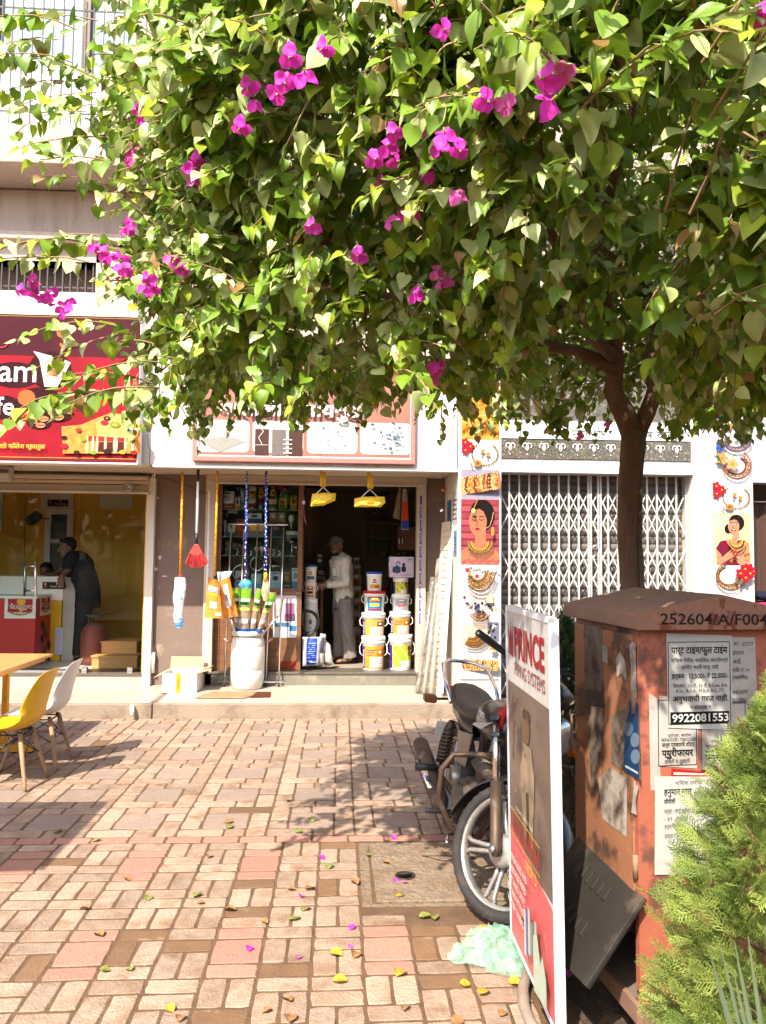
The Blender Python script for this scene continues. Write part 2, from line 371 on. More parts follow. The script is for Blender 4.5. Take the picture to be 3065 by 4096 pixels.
# near field: basket weave with red blocks in every third column
u_ = .1045; pcs = []
for k in range(-9, 6):
    cx = -.425+.216*k; y = 4.683; red = (k % 3 == 0)
    seq = ['H', 'r', 'R', 'r', 'H', 'VV', 'H', 'H', 'r', 'R', 'r', 'VV', 'H', 'H', 'VV', 'H'] if red else ([['VV', 'H', 'H', 'VV', 'H', 'H', 'VV', 'H', 'VV', 'H', 'H', 'VV', 'H', 'VV', 'H', 'H'], ['H', 'VV', 'H', 'H', 'VV', 'H', 'VV', 'H', 'H', 'VV', 'H', 'H', 'VV', 'H', 'VV', 'H']][(k % 3)-1])
    for s_ in seq:
        d = 2*u_ if s_ in ('VV', 'R') else u_
        if y-d < 1.55: break
        yc = y-d/2; y -= d
        kk = 'red' if s_ in 'rR' else random.choices(['cream', 'tan', 'mud'], [5, 4, .75])[0]
        if s_ == 'VV':
            for sx in (-1, 1):
                kk = random.choices(['cream', 'tan', 'mud'], [5, 4, .6])[0]; pcs.append((cx+sx*.054, yc, .108, d, kk))
        else: pcs.append((cx, yc, .216, d, kk))
pcs = [q for q in pcs if not (q[0]+q[2]/2 > .13 and q[1]+q[3]/2 > 3.82) and q[0] < .87]
b = MB(); b.box(-2.6, .9, 1.5, 4.683, -.07, -.02, M_dirt); pav2 = tag(b.build('pavement'), kind='structure')
lay(pav2, pcs)
# inspection chamber cover with its frame
M_cast = mat('rough cast cover', (.20, .145, .098), .95, var=.3, scale=14, bump=1.0, bscale=38, dirt=((.16, .095, .055), .46, .66, 4))
mh = thing('manhole_cover', 'square rough concrete inspection cover under the motorcycle front wheel', 'manhole cover', (.56, 4.24, 0))
b = MB(); b.obox((.56, 4.24, -.012), (.735, .735, .04), M_cast, (0, 0, .012), .006); b.build('slab', mh)
b = MB()
for x0, x1, y0, y1 in ((.125, .175, 3.83, 4.66), (.945, .99, 3.83, 4.66), (.175, .945, 3.83, 3.862), (.175, .945, 4.617, 4.66)): b.box(x0, x1, y0, y1, -.05, -.003, M_cast)
b.build('frame', mh)
b = MB(); b.lathe([(.055, 0), (.055, .004), (.043, .005), (.040, -.004)], (.36, 4.16, .008), mat('near black hollow', (.03, .02, .015), .5), 16); b.build('lifting_hole', mh)  # near-black colour over the ring and its shallow dish
b = MB(); b.tube([(.33, 4.165, .014), (.36, 4.15, .024), (.39, 4.165, .014)], .006, M_rubber, 6); b.build('handle', mh)
pr = Print((.60, 4.37, .009), (1, 0, 0), (0, 1, 0), (0, 0, 1)); pr.text('M', .12, 0, .05, '#4d3826', bold=.02); pr.line([(-.12, .05), (0, -.03), (.1, .05), (-.12, .05)], .008, '#4d3826'); pr.done('cast_mark', mh)
# planting bed on the right
M_soil = mat('dark garden soil', (.060, .040, .026), 1.0, var=.35, scale=12, bump=1.0, bscale=60, dirt=((.14, .085, .05), .5, .7, 8))
b = MB()
def soil_fn(s, t):
    x = .90+s*3.4; y = .6+t*4.2; return (x, y, .006+.025*mnoise.noise(Vector((x*4, y*4, 0)))+.02*mnoise.noise(Vector((x*13, y*13, 3))))
b.grid(soil_fn, 60, 70, M_soil); tag(b.build('soil_bed'), kind='structure')
edge = thing('brick_edging', 'low brick edging at the back of the planting bed', 'edging', (2.2, 4.87, 0))
M_ebrick = mat('weathered edging brick', (.36, .19, .11), .95, var=.2, bump=.4, dirt=((.2, .11, .07), .5, .7, 8), obrand=.2)
b = MB(); b.obox((0, 0, 0), (.225, .10, .09), M_ebrick, ch=.008); em = b.mesh('brick')
for i in range(13):
    o = link('brick', em, edge); o.location = (1.30+.235*i, 4.87+random.uniform(-.01, .01), .03); o.rotation_euler = (0, 0, random.uniform(-.04, .04))
# shop platform
b = MB()
def kerb(u, v): return None
b.box(-6, -1.93, 8.13, 9.32, -.05, .150, M_cement); b.box(-1.922, 6, 8.135, 9.32, -.05, .154, M_cement)
plat = tag(b.build('platform', bevel=.012), kind='structure')
b = MB(); b.box(-5.9, -1.96, 8.19, 9.30, .146, .156, M_tile); b.box(-1.88, 1.2, 8.19, 9.30, .149, .159, M_tile); b.build('top_slab', plat, bevel=.003)

# ================================================================== BUILDING
YW, YF, YB = 9.25, 8.20, 8.75                    # shop wall, overhanging fascia, upper wall
FL = .315                                        # shop floor
bld = thing('shop_building', 'pinkish plastered shop building filling the background behind the tree', 'building', (0, 9, 0))
xl = X(600, YW); xa = X(838, YW); xb = X(1692, YW); xr = X(1768, YW)
ztop = Z(1908, YW)                               # soffit over the shopfronts
for a_, c_ in ((xl, xa), (xb, xr+.12)):
    b = MB(); b.box(a_, c_, YW, YW+.25, .10, ztop+.2, M_brown); b.build('shop_wall', bld)
# plinths / thresholds
M_granite = mat('grey green stone', (.17, .16, .125), .45, var=.18, scale=9, dirt=((.30, .25, .18), .5, .7, 4))
b = MB(); b.box(xa-.02, xb+.02, YW-.03, YW+.3, .12, FL-.025, M_granite); b.build('plinth', bld)
b = MB(); b.box(xa-.05, xb+.03, YW-.045, YW+.32, FL-.025, FL, mat('dark stone sill', (.10, .085, .07), .4, var=.2, scale=12)); b.build('door_sill', bld, bevel=.004)
zc = Z(2690, YW, 300)
b = MB(); b.box(-6, xl-.005, YW-.05, YW+.3, .12, zc-.02, M_tile); b.build('plinth', bld)
b = MB(); b.box(-6, xl+.01, YW-.07, YW+.3, zc-.02, zc, _M['dark stone sill']); b.build('door_sill', bld)
# interiors
M_hwall = mat('hardware shop wall', (.36, .29, .22), .9, var=.15, scale=2)
b = MB(); y1 = 12.9
b.quad((xa-.15, y1, FL), (xb+.25, y1, FL), (xb+.25, y1, 2.75), (xa-.15, y1, 2.75), M_hwall)
b.quad((xa-.15, YW+.25, FL), (xa-.15, y1, FL), (xa-.15, y1, 2.75), (xa-.15, YW+.25, 2.75), M_hwall)
b.quad((xb+.25, y1, FL), (xb+.25, YW+.25, FL), (xb+.25, YW+.25, 2.75), (xb+.25, y1, 2.75), M_hwall)
b.quad((xa-.15, YW+.2, 2.75), (xb+.25, YW+.2, 2.75), (xb+.25, y1, 2.75), (xa-.15, y1, 2.75), M_hwall)
b.build('interior_wall', bld)
b = MB(); b.box(xa-.15, xb+.25, YW+.28, y1, FL-.03, FL-.004, mat('shop floor tile', (.36, .29, .22), .35, var=.08)); b.build('interior_floor', bld)
M_orange = mat('orange wall paint', (.90, .50, .06), .7, var=.05); M_cwhite = mat('cafe off white', (.80, .74, .64), .7, var=.05)
xc1 = xl-.02; xc0 = -6.0; yc1 = 12.2
b = MB()
b.quad((xc0, yc1, zc), (xc1+.1, yc1, zc), (xc1+.1, yc1, 3), (xc0, yc1, 3), M_orange)
b.quad((xc1+.1, yc1, zc), (xc1+.1, YW+.25, zc), (xc1+.1, YW+.25, 3), (xc1+.1, yc1, 3), mat('cafe side wall', (.30, .22, .13), .8))
b.quad((xc0, YW+.2, zc), (xc0, yc1, zc), (xc0, yc1, 3), (xc0, YW+.2, 3), M_cwhite)
b.quad((xc0, YW+.2, 3), (xc1+.1, YW+.2, 3), (xc1+.1, yc1, 3), (xc0, yc1, 3), M_cwhite)
b.build('interior_wall', bld)
b = MB(); b.box(xc0, xc1+.1, YW+.3, yc1, zc-.03, zc-.004, mat('cafe floor tile', (.60, .55, .47), .25, var=.06)); b.build('interior_floor', bld)
def wp(u0, u1, v0, v1, Y, m, name, par, t=.03):   # a panel given by its outline on the plane at Y
    p = at(u0, v1, Y); q = at(u1, v0, Y); b = MB(); b.box(p.x, q.x, Y-t, Y, p.z, q.z, m); return b.build(name, par)
wp(166, 298, 1920, 2040, yc1-.01, M_cwhite, 'wall_panel', bld); wp(402, 535, 1900, 2035, yc1-.01, M_cwhite, 'wall_panel', bld)
wp(-400, 20, 1900, 2120, yc1-.01, M_cwhite, 'wall_panel', bld); wp(64, 108, 1965, 2330, yc1-.01, mat('cafe yellow strip', (.75, .42, .05), .7), 'wall_panel', bld)
# soffit and shutter housings under the fascia
b = MB(); b.box(-6, xr, YF+.02, YW+.3, ztop, ztop+.06, M_beige); b.build('soffit', bld)
b = MB(); zt = Z(1940, YW)
b.box(xa-.03, xb+.03, YW-.12, YW+.10, zt, ztop-.002, M_beige); b.box(xa+.0, xb, YW-.135, YW-.10, zt-.02, zt+.012, M_beige); b.build('shutter_housing', bld, bevel=.006)
b = MB(); z1 = Z(1968, YW, 300)
for i, (za, zb, yy) in enumerate(((1905, 1922, -.16), (1922, 1938, -.13), (1938, 1968, -.08))):
    b.box(-6, xl-.02, YW+yy, YW+.1, Z(zb, YW, 300)+.003, Z(za, YW, 300)-.003, M_beige)
b.box(-6, xl, YW-.15, YW-.05, z1-.02, z1+.005, M_beige); b.build('shutter_housing', bld, bevel=.006)
# fascia wall that carries the signs
zf0 = Z(1868, YF, 1200)
b = MB(); b.box(-6, X(1832, YF)-.01, YF, YF+.28, zf0, 3.75, M_plaster); b.build('fascia', bld, bevel=.01)
b = MB(); b.box(X(600, YF), X(1832, YF)-.012, YF-.02, YF+.10, zf0-.025, zf0+.0, M_white); b.build('fascia_trim', bld)
# upper storeys
zb0 = 3.75; xE = 8.0
vl = Z(1165, YB, 150); vh = Z(965, YB, 150)       # ventilator opening
xv1 = X(345, YB)
b = MB()
b.box(-6, xE, YB, YB+.3, vh, 5.0, M_pink); b.box(xv1, xE, YB, YB+.3, zb0-.2, vh-.002, M_pink); b.box(-6, xv1-.002, YB, YB+.3, zb0-.2, vl, M_plaster)
b.box(-6, xE, YB+.002, YB+.3, 5.0, 5.82, M_pink); b.build('upper_wall', bld)
b = MB(); b.box(-6, xE, YF+.29, YB+.001, zb0-.06, zb0, M_plaster); b.build('fascia_cap', bld)
zs = Z(955, YB-.12, 150); b = MB(); b.box(-6, xE, YB-.12, YB, zs, Z(925, YB-.12, 150), M_pink); b.build('ledge', bld, bevel=.008)
zso = Z(662, YF, 200); zto = Z(508, YF, 200)
b = MB(); b.box(-6, xE, YF-.05, YB+.3, zso, zto, M_pink); b.build('balcony_slab', bld, bevel=.01)
b = MB(); xw1 = X(500, YB+.25)
b.box(xw1, xE, YB-.1, YB+.3, zto, 9.6, M_pink); b.box(-6, xw1, YB+.05, YB+.3, zto, Z(285, YB, 150), M_white); b.box(-6, xw1, YB+.05, YB+.3, Z(-600, YB, 150), 9.6, M_pink); b.build('upper_wall', bld)
wn = MB(); zw0 = Z(285, YB, 150); M_pane = mat('pale blue window glass', (.30, .42, .55), .08, var=.1, spec=.8)
wn.box(-6, xw1, YB+.2, YB+.24, zw0, Z(-600, YB, 150), M_pane); w1 = wn.build('window', bld)
b = MB(); M_wfr = mat('brown window frame', (.10, .06, .045), .5)
for u in (-150, 240): b.box(X(u, YB), X(u, YB)+.09, YB+.12, YB+.2, zw0, 9.4, M_wfr)
b.box(-6, xw1, YB+.1, YB+.2, zw0, zw0+.06, mat('stone window ledge', (.62, .42, .30), .8)); b.build('frame', w1)
M_iron = mat('dark iron bars', (.06, .05, .055), .6, var=.2)
rail = MB()
for k in range(34):
    x = -4.6+.108*k
    if x > xw1+.05: break
    rail.box(x-.006, x+.006, YF+.0, YF+.012, zto+.0, 9.0, M_iron)
for v in (30, 445): zr = Z(v, YF, 150); rail.box(-5, xw1+.1, YF+.012, YF+.024, zr-.008, zr+.008, M_iron)
rail.build('railing', w1)
vb = MB(); vb.box(-6, xv1, YB+.22, YB+.25, vl, vh, mat('brown dark vent board', (.11, .07, .045), .8, var=.3, stretch=(1, 1, 6))); vw = vb.build('window', bld)
b = MB()
for k in range(46):
    x = -5+.085*k
    if x > xv1: break
    b.box(x-.007, x+.007, YB+.03, YB+.045, vl, vh, M_iron)
for t in (.12, .78): zz = vl+(vh-vl)*t; b.box(-6, xv1, YB+.046, YB+.058, zz-.008, zz+.008, M_iron)
b.build('grille', vw)
# right hand shop: pillars, lintel bands
PX = [X(1832, YF), X(2006, YF), X(2776, YF), X(3012, YF)]
zl0 = Z(1893, YF, 2300)
for a_, c_ in ((PX[0], PX[1]), (PX[2]-.005, PX[3]+.02)):
    b = MB(); b.box(a_, c_, YF, YW+.2, .10, 3.76, M_plaster); b.build('pillar', bld, bevel=.008)
M_gran = mat('speckled brown granite', (.085, .075, .06), .25, var=.7, scale=46, detail=2, dirt=((.36, .31, .22), .55, .66, 40))
M_lw = mat('white lintel paint', (.76, .75, .74), .6, var=.04)
def band(v0, v1, m, yo, name='lintel_band'):
    b = MB(); b.box(PX[1]+.002, PX[2]-.008, YF+yo, YF+.4, Z(v1, YF, 2390), Z(v0, YF, 2390), m); return b.build(name, bld)
band(1400, 1684, M_gran, .03); band(1686, 1758, M_lw, .01); g2 = band(1759, 1838, M_gran, .02); band(1840, 1866, M_lw, .04); band(1866, 1894, M_lw, -.03)
M_orn = mat('carved white ornament', (.7, .69, .66), .5)
b = MB(); zo = Z(1790, YF, 2390)
for k in range(11):
    x = PX[1]+.10+k*.185; y = YF+.014
    for s in (-1, 1):
        pts = [(x+s*(.022+.028*math.cos(t)), y, zo+.006+.028*math.sin(t)) for t in [R(a) for a in range(-60, 300, 40)]]
        b.tube(pts, .006, M_orn, 5); b.tube([(x+s*.006, y, zo+.02), (x+s*.012, y, zo-.02), (x+s*.003, y, zo-.06)], [.004, .009, .003], M_orn, 5)
    b.ball((x, y, zo-.085), .008, M_orn, 8)
o = b.build('ornament', bld); tag(o, kind='stuff')
pr = facing(0, YF+.008, 0); zz = Z(1747, YF, 2390)
pr.text('प्रोप्रा. शोभा', X(2290, YF), zz, .075, '#3d4a44', w=.40, bold=.01); pr.text('संतोष दालुड', X(2500, YF), zz, .075, '#3d4a44', w=X(2748, YF)-X(2500, YF), bold=.01); pr.done('lettering', bld)
# next shop at the far right edge
b = MB(); x3 = PX[3]+.025
b.box(x3, 8, YF+.05, YF+.3, Z(1928, YF, 3050), 3.76, mat('pale blue shutter box', (.50, .56, .66), .5)); b.build('shutter_housing', bld)
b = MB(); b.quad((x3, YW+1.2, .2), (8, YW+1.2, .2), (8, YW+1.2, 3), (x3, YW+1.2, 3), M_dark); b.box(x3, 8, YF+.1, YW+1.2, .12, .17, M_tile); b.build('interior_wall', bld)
b = MB(); b.box(-6, 8, YW+3.7, YW+3.9, 0, 9.6, M_pink); b.box(-6.2, -6, YF, YW+3.9, 0, 9.6, M_pink); b.box(8, 8.2, YF, YW+3.9, 0, 9.6, M_pink); b.box(-6.2, 8.2, YB+.3, YW+3.9, 9.4, 9.6, M_pink); b.build('outer_wall', bld)
# ================================================================== THE BOUGAINVILLEA TREE
TX, TY = X(2528, 4.3, 2200), 4.3
tree = thing('bougainvillea_tree', 'big bougainvillea tree with magenta flowers spreading over the whole top', 'tree', (TX, TY, 0))
M_bark = mat('dark brown bark', (.150, .088, .052), .95, var=.35, scale=10, bump=1.0, bscale=45, stretch=(1, 1, .28), dirt=((.19, .11, .065), .5, .7, 8))
M_twig = mat('thin tan twig', (.30, .19, .10), .9, var=.3)
def leafmat(name, col, trans=.34, scale=17, var=.34):
    return mat(name, col, .45, var=var, scale=scale, trans=trans, spec=.5, obrand=.22, detail=1)
LCOL = [((.150, .250, .018), .28), ((.420, .480, .180), .20), ((.330, .420, .030), .38), ((.34, .20, .07), .3)]
LM = [leafmat(n_, c_, t_) for n_, (c_, t_) in zip(('green leaf', 'grey green leaf', 'yellow green leaf', 'dry tan leaf'), LCOL)]
LM2 = [leafmat('near '+n_, c_, t_, 1.3, .18) for n_, (c_, t_) in zip(('green leaf', 'grey green leaf', 'yellow green leaf', 'dry tan leaf'), LCOL)]
def tp(u, v, Y=TY): return at(u, v, Y)
tr = MB()
path = [(TX+.01, TY, -.05), (TX+.005, TY, .3), tp(2538, 2700), tp(2528, 2400), tp(2510, 2150), tp(2514, 1950), tp(2528, 1800), tp(2538, 1730)]
tr.tube(path, [.090, .069, .059, .055, .055, .058, .064, .072], M_bark, 14, jit=.10)
j0 = tp(2536, 1745)
limbs = [
    ([j0, tp(2490, 1640), tp(2450, 1560, 4.25), tp(2470, 1440, 4.2), tp(2440, 1300, 4.0), (TX-.5, 3.5, 3.6)], [.066, .058, .052, .045, .035, .02]),
    ([j0, tp(2590, 1650), tp(2620, 1560, 4.3), tp(2600, 1430, 4.3), tp(2640, 1300, 4.4), (TX+.5, 4.2, 3.8)], [.060, .050, .046, .042, .035, .02]),
    ([tp(2470, 1480, 4.2), tp(2300, 1400, 4.1), tp(2080, 1370, 4.0), (0.4, 3.7, 2.95), (-.6, 3.5, 3.0)], [.045, .034, .028, .020, .01]),
    ([tp(2470, 1440, 4.2), tp(2350, 1330, 3.8), (1.0, 2.9, 3.0), (.9, 2.2, 3.2)], [.04, .03, .022, .01]),
    ([tp(2450, 1330, 4.0), (.8, 3.4, 3.4), (-.2, 3.4, 3.7), (-.9, 3.5, 4.0)], [.035, .025, .018, .008]),
    ([tp(2630, 1480, 4.3), tp(2800, 1400, 4.2), (2.7, 3.7, 3.1), (3.4, 3.2, 3.2)], [.042, .032, .024, .01]),
    ([tp(2620, 1400, 4.3), (2.2, 3.5, 3.2), (2.2, 2.6, 3.3)], [.035, .024, .01]),
    ([tp(2640, 1300, 4.4), (1.9, 4.6, 3.4), (1.4, 4.8, 3.9)], [.035, .024, .01])]
for p_, r_ in limbs: tr.tube(p_, r_, M_bark, 9, jit=.12)
# a creeper stem twisting up the trunk
vine = []
for i in range(40):
    t = i/39; z = .05+t*2.5; a = -1.9+t*2.1+.05*math.sin(9*t); c = Vector((TX, TY, z))
    for q in range(len(path)-1):
        z0, z1 = path[q][2], path[q+1][2]
        if z0 <= z <= z1: c = Vector(path[q]).lerp(Vector(path[q+1]), (z-z0)/(z1-z0+1e-9)); c.z = z
    vine.append(c+Vector((math.cos(a)*.064, math.sin(a)*.064, 0)))
trunk = tr.build('trunk', tree)
b = MB(); b.tube(vine, .016, mat('grey twisted vine', (.17, .12, .085), .9, var=.4, scale=40, bump=.6), 7, jit=.4); b.build('creeper_stem', tree)

LOBES = [((1.75, 3.75, 3.35), (2.0, 1.5, 1.05)), ((.15, 3.75, 3.25), (1.15, 1.05, .85)), ((-.55, 3.45, 2.74), (.50, .55, .33)),
         ((-.72, 3.6, 4.15), (.48, .55, .55)), ((1.15, 2.25, 3.12), (.95, .72, .72)), ((2.9, 3.2, 3.15), (1.35, 1.5, .85)),
         ((.30, 2.95, 3.55), (.95, .85, .85)), ((1.3, 4.6, 3.02), (2.3, .62, .52)), ((.1, 3.35, 2.75), (.85, .8, .42)), ((2.1, 2.6, 2.75), (1.3, 1.0, .42))]
LC = np.array([l[0] for l in LOBES]); LR = np.array([l[1] for l in LOBES])
def field(p):
    q = (p[:, None, :]-LC[None])/LR[None]; f = (q**2).sum(2); k = f.argmin(1); i = np.arange(len(p)); gr = q[i, k]/LR[k]; return f[i, k], gr/np.linalg.norm(gr, axis=1, keepdims=True)
def nz3(p, s, o=0): return np.array([mnoise.noise(Vector((x*s+o, y*s, z*s))) for x, y, z in p])
# heart shaped leaf with a fold along the rib, pointing along +y, normal +z
def leaf_shape(fold, curl, wide, wav):
    rib = [(0, 0, 0), (0, .16, .01), (0, .36, .02), (0, .66, .0), (0, 1.0, -curl)]; side = [(.20, -.06), (.43*wide, .09), (.48*wide, .29), (.36*wide, .57), (.14*wide, .84)]
    v = list(rib)
    for s in (1, -1):
        for i, (x, y) in enumerate(side): v.append((s*x, y, fold*x*(1+.4*wav*math.sin(5*y+s))-curl*y*y*.8))
    f = []
    for k in (5, 10):
        for a in [(i, k+i, k+i+1, i+1) for i in range(4)]: f.append(a if k == 5 else tuple(reversed(a)))
    return np.array(v), f
LS = [leaf_shape(.35, .12, 1.0, .3), leaf_shape(.15, .28, .95, 1.0), leaf_shape(.55, .05, 1.05, -.6), leaf_shape(.10, -.10, .92, .8), leaf_shape(.30, .45, .72, 1.2), leaf_shape(.95, .30, .95, .9)]
leaf_meshes = {}
def leaf_mesh(sh, mi):
    if (sh, mi) not in leaf_meshes:
        fo, cu_, wd_, wv_ = ((.35, .12, 1.0, .3), (.15, .28, .95, 1.0), (.55, .05, 1.05, -.6), (.10, -.10, .92, .8), (.30, .45, .72, 1.2), (.95, .30, .95, .9))[sh]
        def lf(s, t):
            u = (s-.5)*2; w_ = (.485*wd_*min(1, (t+.02)*3.4)**.55*(1-t)**.62*1.28 if t < 1 else 0); y = t-.10*abs(u)**1.5*max(0, 1-t*4); x = u*w_
            return (x*(1+.04*math.sin(11*t+2*u)), y, fo*abs(x)*(1-.3*abs(u))-cu_*y*y*.8+.035*wv_*math.sin(7*y+4*u)*abs(u)-.012*math.sin(34*(y-.5*abs(x)))*(1-abs(u))*.6)
        b = MB(); b.grid(lf, 9, 11, LM2[mi]); b.tube([(0, -.32, .10), (0, -.15, .03), (0, 0, 0)], .014, LM2[2], 4); leaf_meshes[(sh, mi)] = b.mesh('leaf')
    return leaf_meshes[(sh, mi)]
pos, tipd, nrm, siz, shp, mtl = [], [], [], [], [], []
tw = MB()
def shoot(p, d, L, n, s0, young=.25, thick=.0032):
    """a drooping shoot with leaves left and right"""
    d = Vector(d).normalized(); q = Vector(p); pts = [q.copy()]
    steps = 5
    for i in range(steps):
        d = (d+Vector((random.gauss(0, .10), random.gauss(0, .10), -.16+random.gauss(0, .06)))).normalized(); q = q+d*(L/steps); pts.append(q.copy())
    tw.tube(pts, [thick*1.5, thick*1.3, thick*1.2, thick, thick*.8, thick*.5], M_twig, 3, cap=False)
    for i in range(n):
        t = (i+.6)/n; k = min(int(t*steps), steps-1); base = pts[k].lerp(pts[k+1], t*steps-k); ax = (pts[k+1]-pts[k]).normalized()
        sa, sb = frame_from(ax); a = random.uniform(0, 6.28); out = (sa*math.cos(a)+sb*math.sin(a))
        td = (out*.75+ax*.45+Vector((0, 0, -.75))+Vector((random.gauss(0, .25), random.gauss(0, .25), random.gauss(0, .2)))).normalized()
        hint = (Vector((random.gauss(0, .5), random.gauss(0, .45)-.62, .70+random.gauss(0, .35)))+out*.35); nn = (hint-td*hint.dot(td)).normalized()
        s = s0*random.uniform(.65, 1.15)*(1-.35*t*t)
        pos.append(base+td*s*.25); tipd.append(td); nrm.append(nn); siz.append(s); shp.append(random.randrange(6))
        r = random.random()
        mtl.append(3 if (t > .85 and r < .07) or r < .006 else 2 if r < .75*young*(.3+t) else 1 if r < .50 else 0)
N = 90000
pts = np.column_stack([rng.uniform(-1.6, 4.4, N), rng.uniform(1.3, 5.4, N), rng.uniform(2.2, 4.9, N)])
f, gr = field(pts); ns = nz3(pts, 1.9)
ok = (f < 1.0) & (f > .55) & (ns > -.34) & (pts[:, 2] > 1.80+.215*pts[:, 1]) & (pts[:, 0] > (-.250-.05*(pts[:, 2] > 3.45))*pts[:, 1]) & ~((pts[:, 0]/pts[:, 1] > .27) & (pts[:, 0]/pts[:, 1] < .46) & (pts[:, 1] < 4.45) & (pts[:, 2] < 1.98+.285*pts[:, 1]))
cand = np.nonzero(ok)[0]
# more shoots where the crown shows to the street, fewer out of sight
view = (pts[:, 0]/pts[:, 1]); vis = (view < .62) & (view > -.62)
front = (gr[:, 1] < .35)
w = np.where(vis & front, 1.0, np.where(vis, .6, .30))
ch = rng.choice(cand, size=min(7600, len(cand)), replace=False, p=w[cand]/w[cand].sum())
for i in ch:
    o = Vector(gr[i]); d = Vector((o.x*.8+random.gauss(0, .35), o.y*.8+random.gauss(0, .35), o.z*.6+.15+random.gauss(0, .35)))
    shoot(pts[i], d, random.uniform(.14, .32), random.randint(6, 10), random.uniform(.050, .078)*(1.22 if pts[i][1] < 2.9 else 1.0))
for k in range(520):                               # low back of the crown, beyond the trunk
    shoot((random.uniform(.2, 4.0), random.uniform(4.55, 5.25), random.uniform(2.78, 3.5)), (random.gauss(0, .6), random.gauss(0, .6), random.gauss(0, .3)), random.uniform(.14, .28), random.randint(6, 9), random.uniform(.052, .078), young=.12)
# longer arching sprays at the rim, ending clear of the mass
sprays = [(420, 1610, 3.2, -1, .0), (640, 1480, 3.3, -1, .1), (620, 1570, 3.2, -1, -.1), (420, 1050, 3.3, -1, .2), (520, 1000, 3.4, -.9, .1), (480, 1330, 3.3, -1, .1),
          (400, 250, 3.4, -.9, .4), (330, 130, 3.3, -.8, .3), (430, 420, 3.4, -.9, -.1), (360, 520, 3.4, -1, -.1), (560, 740, 3.4, -1, .2), (330, 330, 3.4, -1, .1), (300, 30, 3.4, -1, .1),
          (1000, 1350, 3.0, -.4, .4), (1250, 1500, 2.9, -.3, .2), (1400, 1540, 3.1, .2, .1), (1640, 1330, 2.6, .2, .3), (1750, 1400, 2.4, .2, .2), (1560, 1250, 2.7, -.2, .3), (2380, 900, 2.0, -.2, .4), (2750, 950, 1.8, .1, .3), (2950, 1100, 1.7, .2, .3), (2350, 700, 1.9, -.3, .3), (2850, 760, 1.7, .1, .4), (2200, 380, 1.7, -.5, .4), (2050, 480, 1.9, -.5, .3), (2600, 380, 1.6, .2, .5), (2900, 300, 1.6, .1, .4), (2080, 150, 1.7, -.3, .4), (2480, 100, 1.6, .2, .4), (2880, 120, 1.6, .4, .4), (1830, 560, 2.3, -.3, .4), (1600, 740, 2.5, -.4, .3), (1850, 850, 2.4, .3, .3), (2900, 1250, 1.9, .3, .1), (2050, 1150, 2.4, -.2, .2)]
for u, v, Y, dx, dz in sprays:
    p = at(u, v, Y); n = 2
    for k in range(n):
        pk = p+Vector((random.gauss(0, .06), random.gauss(0, .08), random.gauss(0, .05)))
        shoot(pk, (dx+random.gauss(0, .15), -.55+random.gauss(0, .2), dz+random.gauss(0, .15)), random.uniform(.34, .52), random.randint(9, 13), random.uniform(.066, .088), young=.4, thick=.0028)
# hanging tips along the lower edge
for u, v, Y in ((735, 1690, 4.2), (760, 1640, 4.3), (560, 1660, 3.9), (1180, 1600, 4.3), (1220, 1640, 4.2), (1130, 1590, 4.3), (1000, 1590, 4.3), (1500, 1600, 4.4), (2020, 1660, 4.4), (2060, 1700, 4.4), (2190, 1680, 4.5), (2230, 1690, 4.5), (2260, 1640, 4.4), (2340, 1700, 4.6), (2760, 1700, 4.4), (2790, 1660, 4.4), (2930, 1680, 4.2), (3010, 1700, 4.2), (2850, 1690, 4.3), (1700, 1600, 4.6), (1900, 1590, 4.6), (880, 1620, 4.2), (640, 1650, 4.0), (1330, 1600, 4.3), (1800, 1600, 4.6), (2680, 1690, 4.5), (2420, 1690, 4.7)):
    for k in range(3):
        p = at(u+random.gauss(0, 30), v-90+random.gauss(0, 30), Y); shoot(p, (random.gauss(0, .4), random.gauss(0, .4)-.1, -.5), random.uniform(.16, .28), random.randint(6, 9), random.uniform(.058, .078), young=.1)
# filling leaves inside and under the crown
N2 = 30000
p2 = np.column_stack([rng.uniform(-1.6, 4.4, N2), rng.uniform(1.3, 5.4, N2), rng.uniform(2.2, 4.9, N2)]); f2, g2_ = field(p2); ns2 = nz3(p2, 2.3, 5)
for i in np.nonzero((p2[:, 2] > 1.78+.205*p2[:, 1]) & (p2[:, 0] > -.25*p2[:, 1]) & ~((p2[:, 0]/p2[:, 1] > .27) & (p2[:, 0]/p2[:, 1] < .46) & (p2[:, 1] < 4.45) & (p2[:, 2] < 1.80+.275*p2[:, 1])) & (f2 < .95) & (ns2 > -.12) & ((f2 > .25) | (rng.random(N2) < .4)))[0][:9000]:
    td = Vector((random.gauss(0, .6), random.gauss(0, .6), -.8)).normalized(); h = Vector((random.gauss(0, .6), random.gauss(0, .6)-.3, .6)); nn = (h-td*h.dot(td)).normalized()
    pos.append(Vector(p2[i])); tipd.append(td); nrm.append(nn); siz.append(random.uniform(.048, .078)); shp.append(random.randrange(6)); mtl.append(random.choices([0, 1, 2, 3], [7, 1.6, .8, .05])[0])
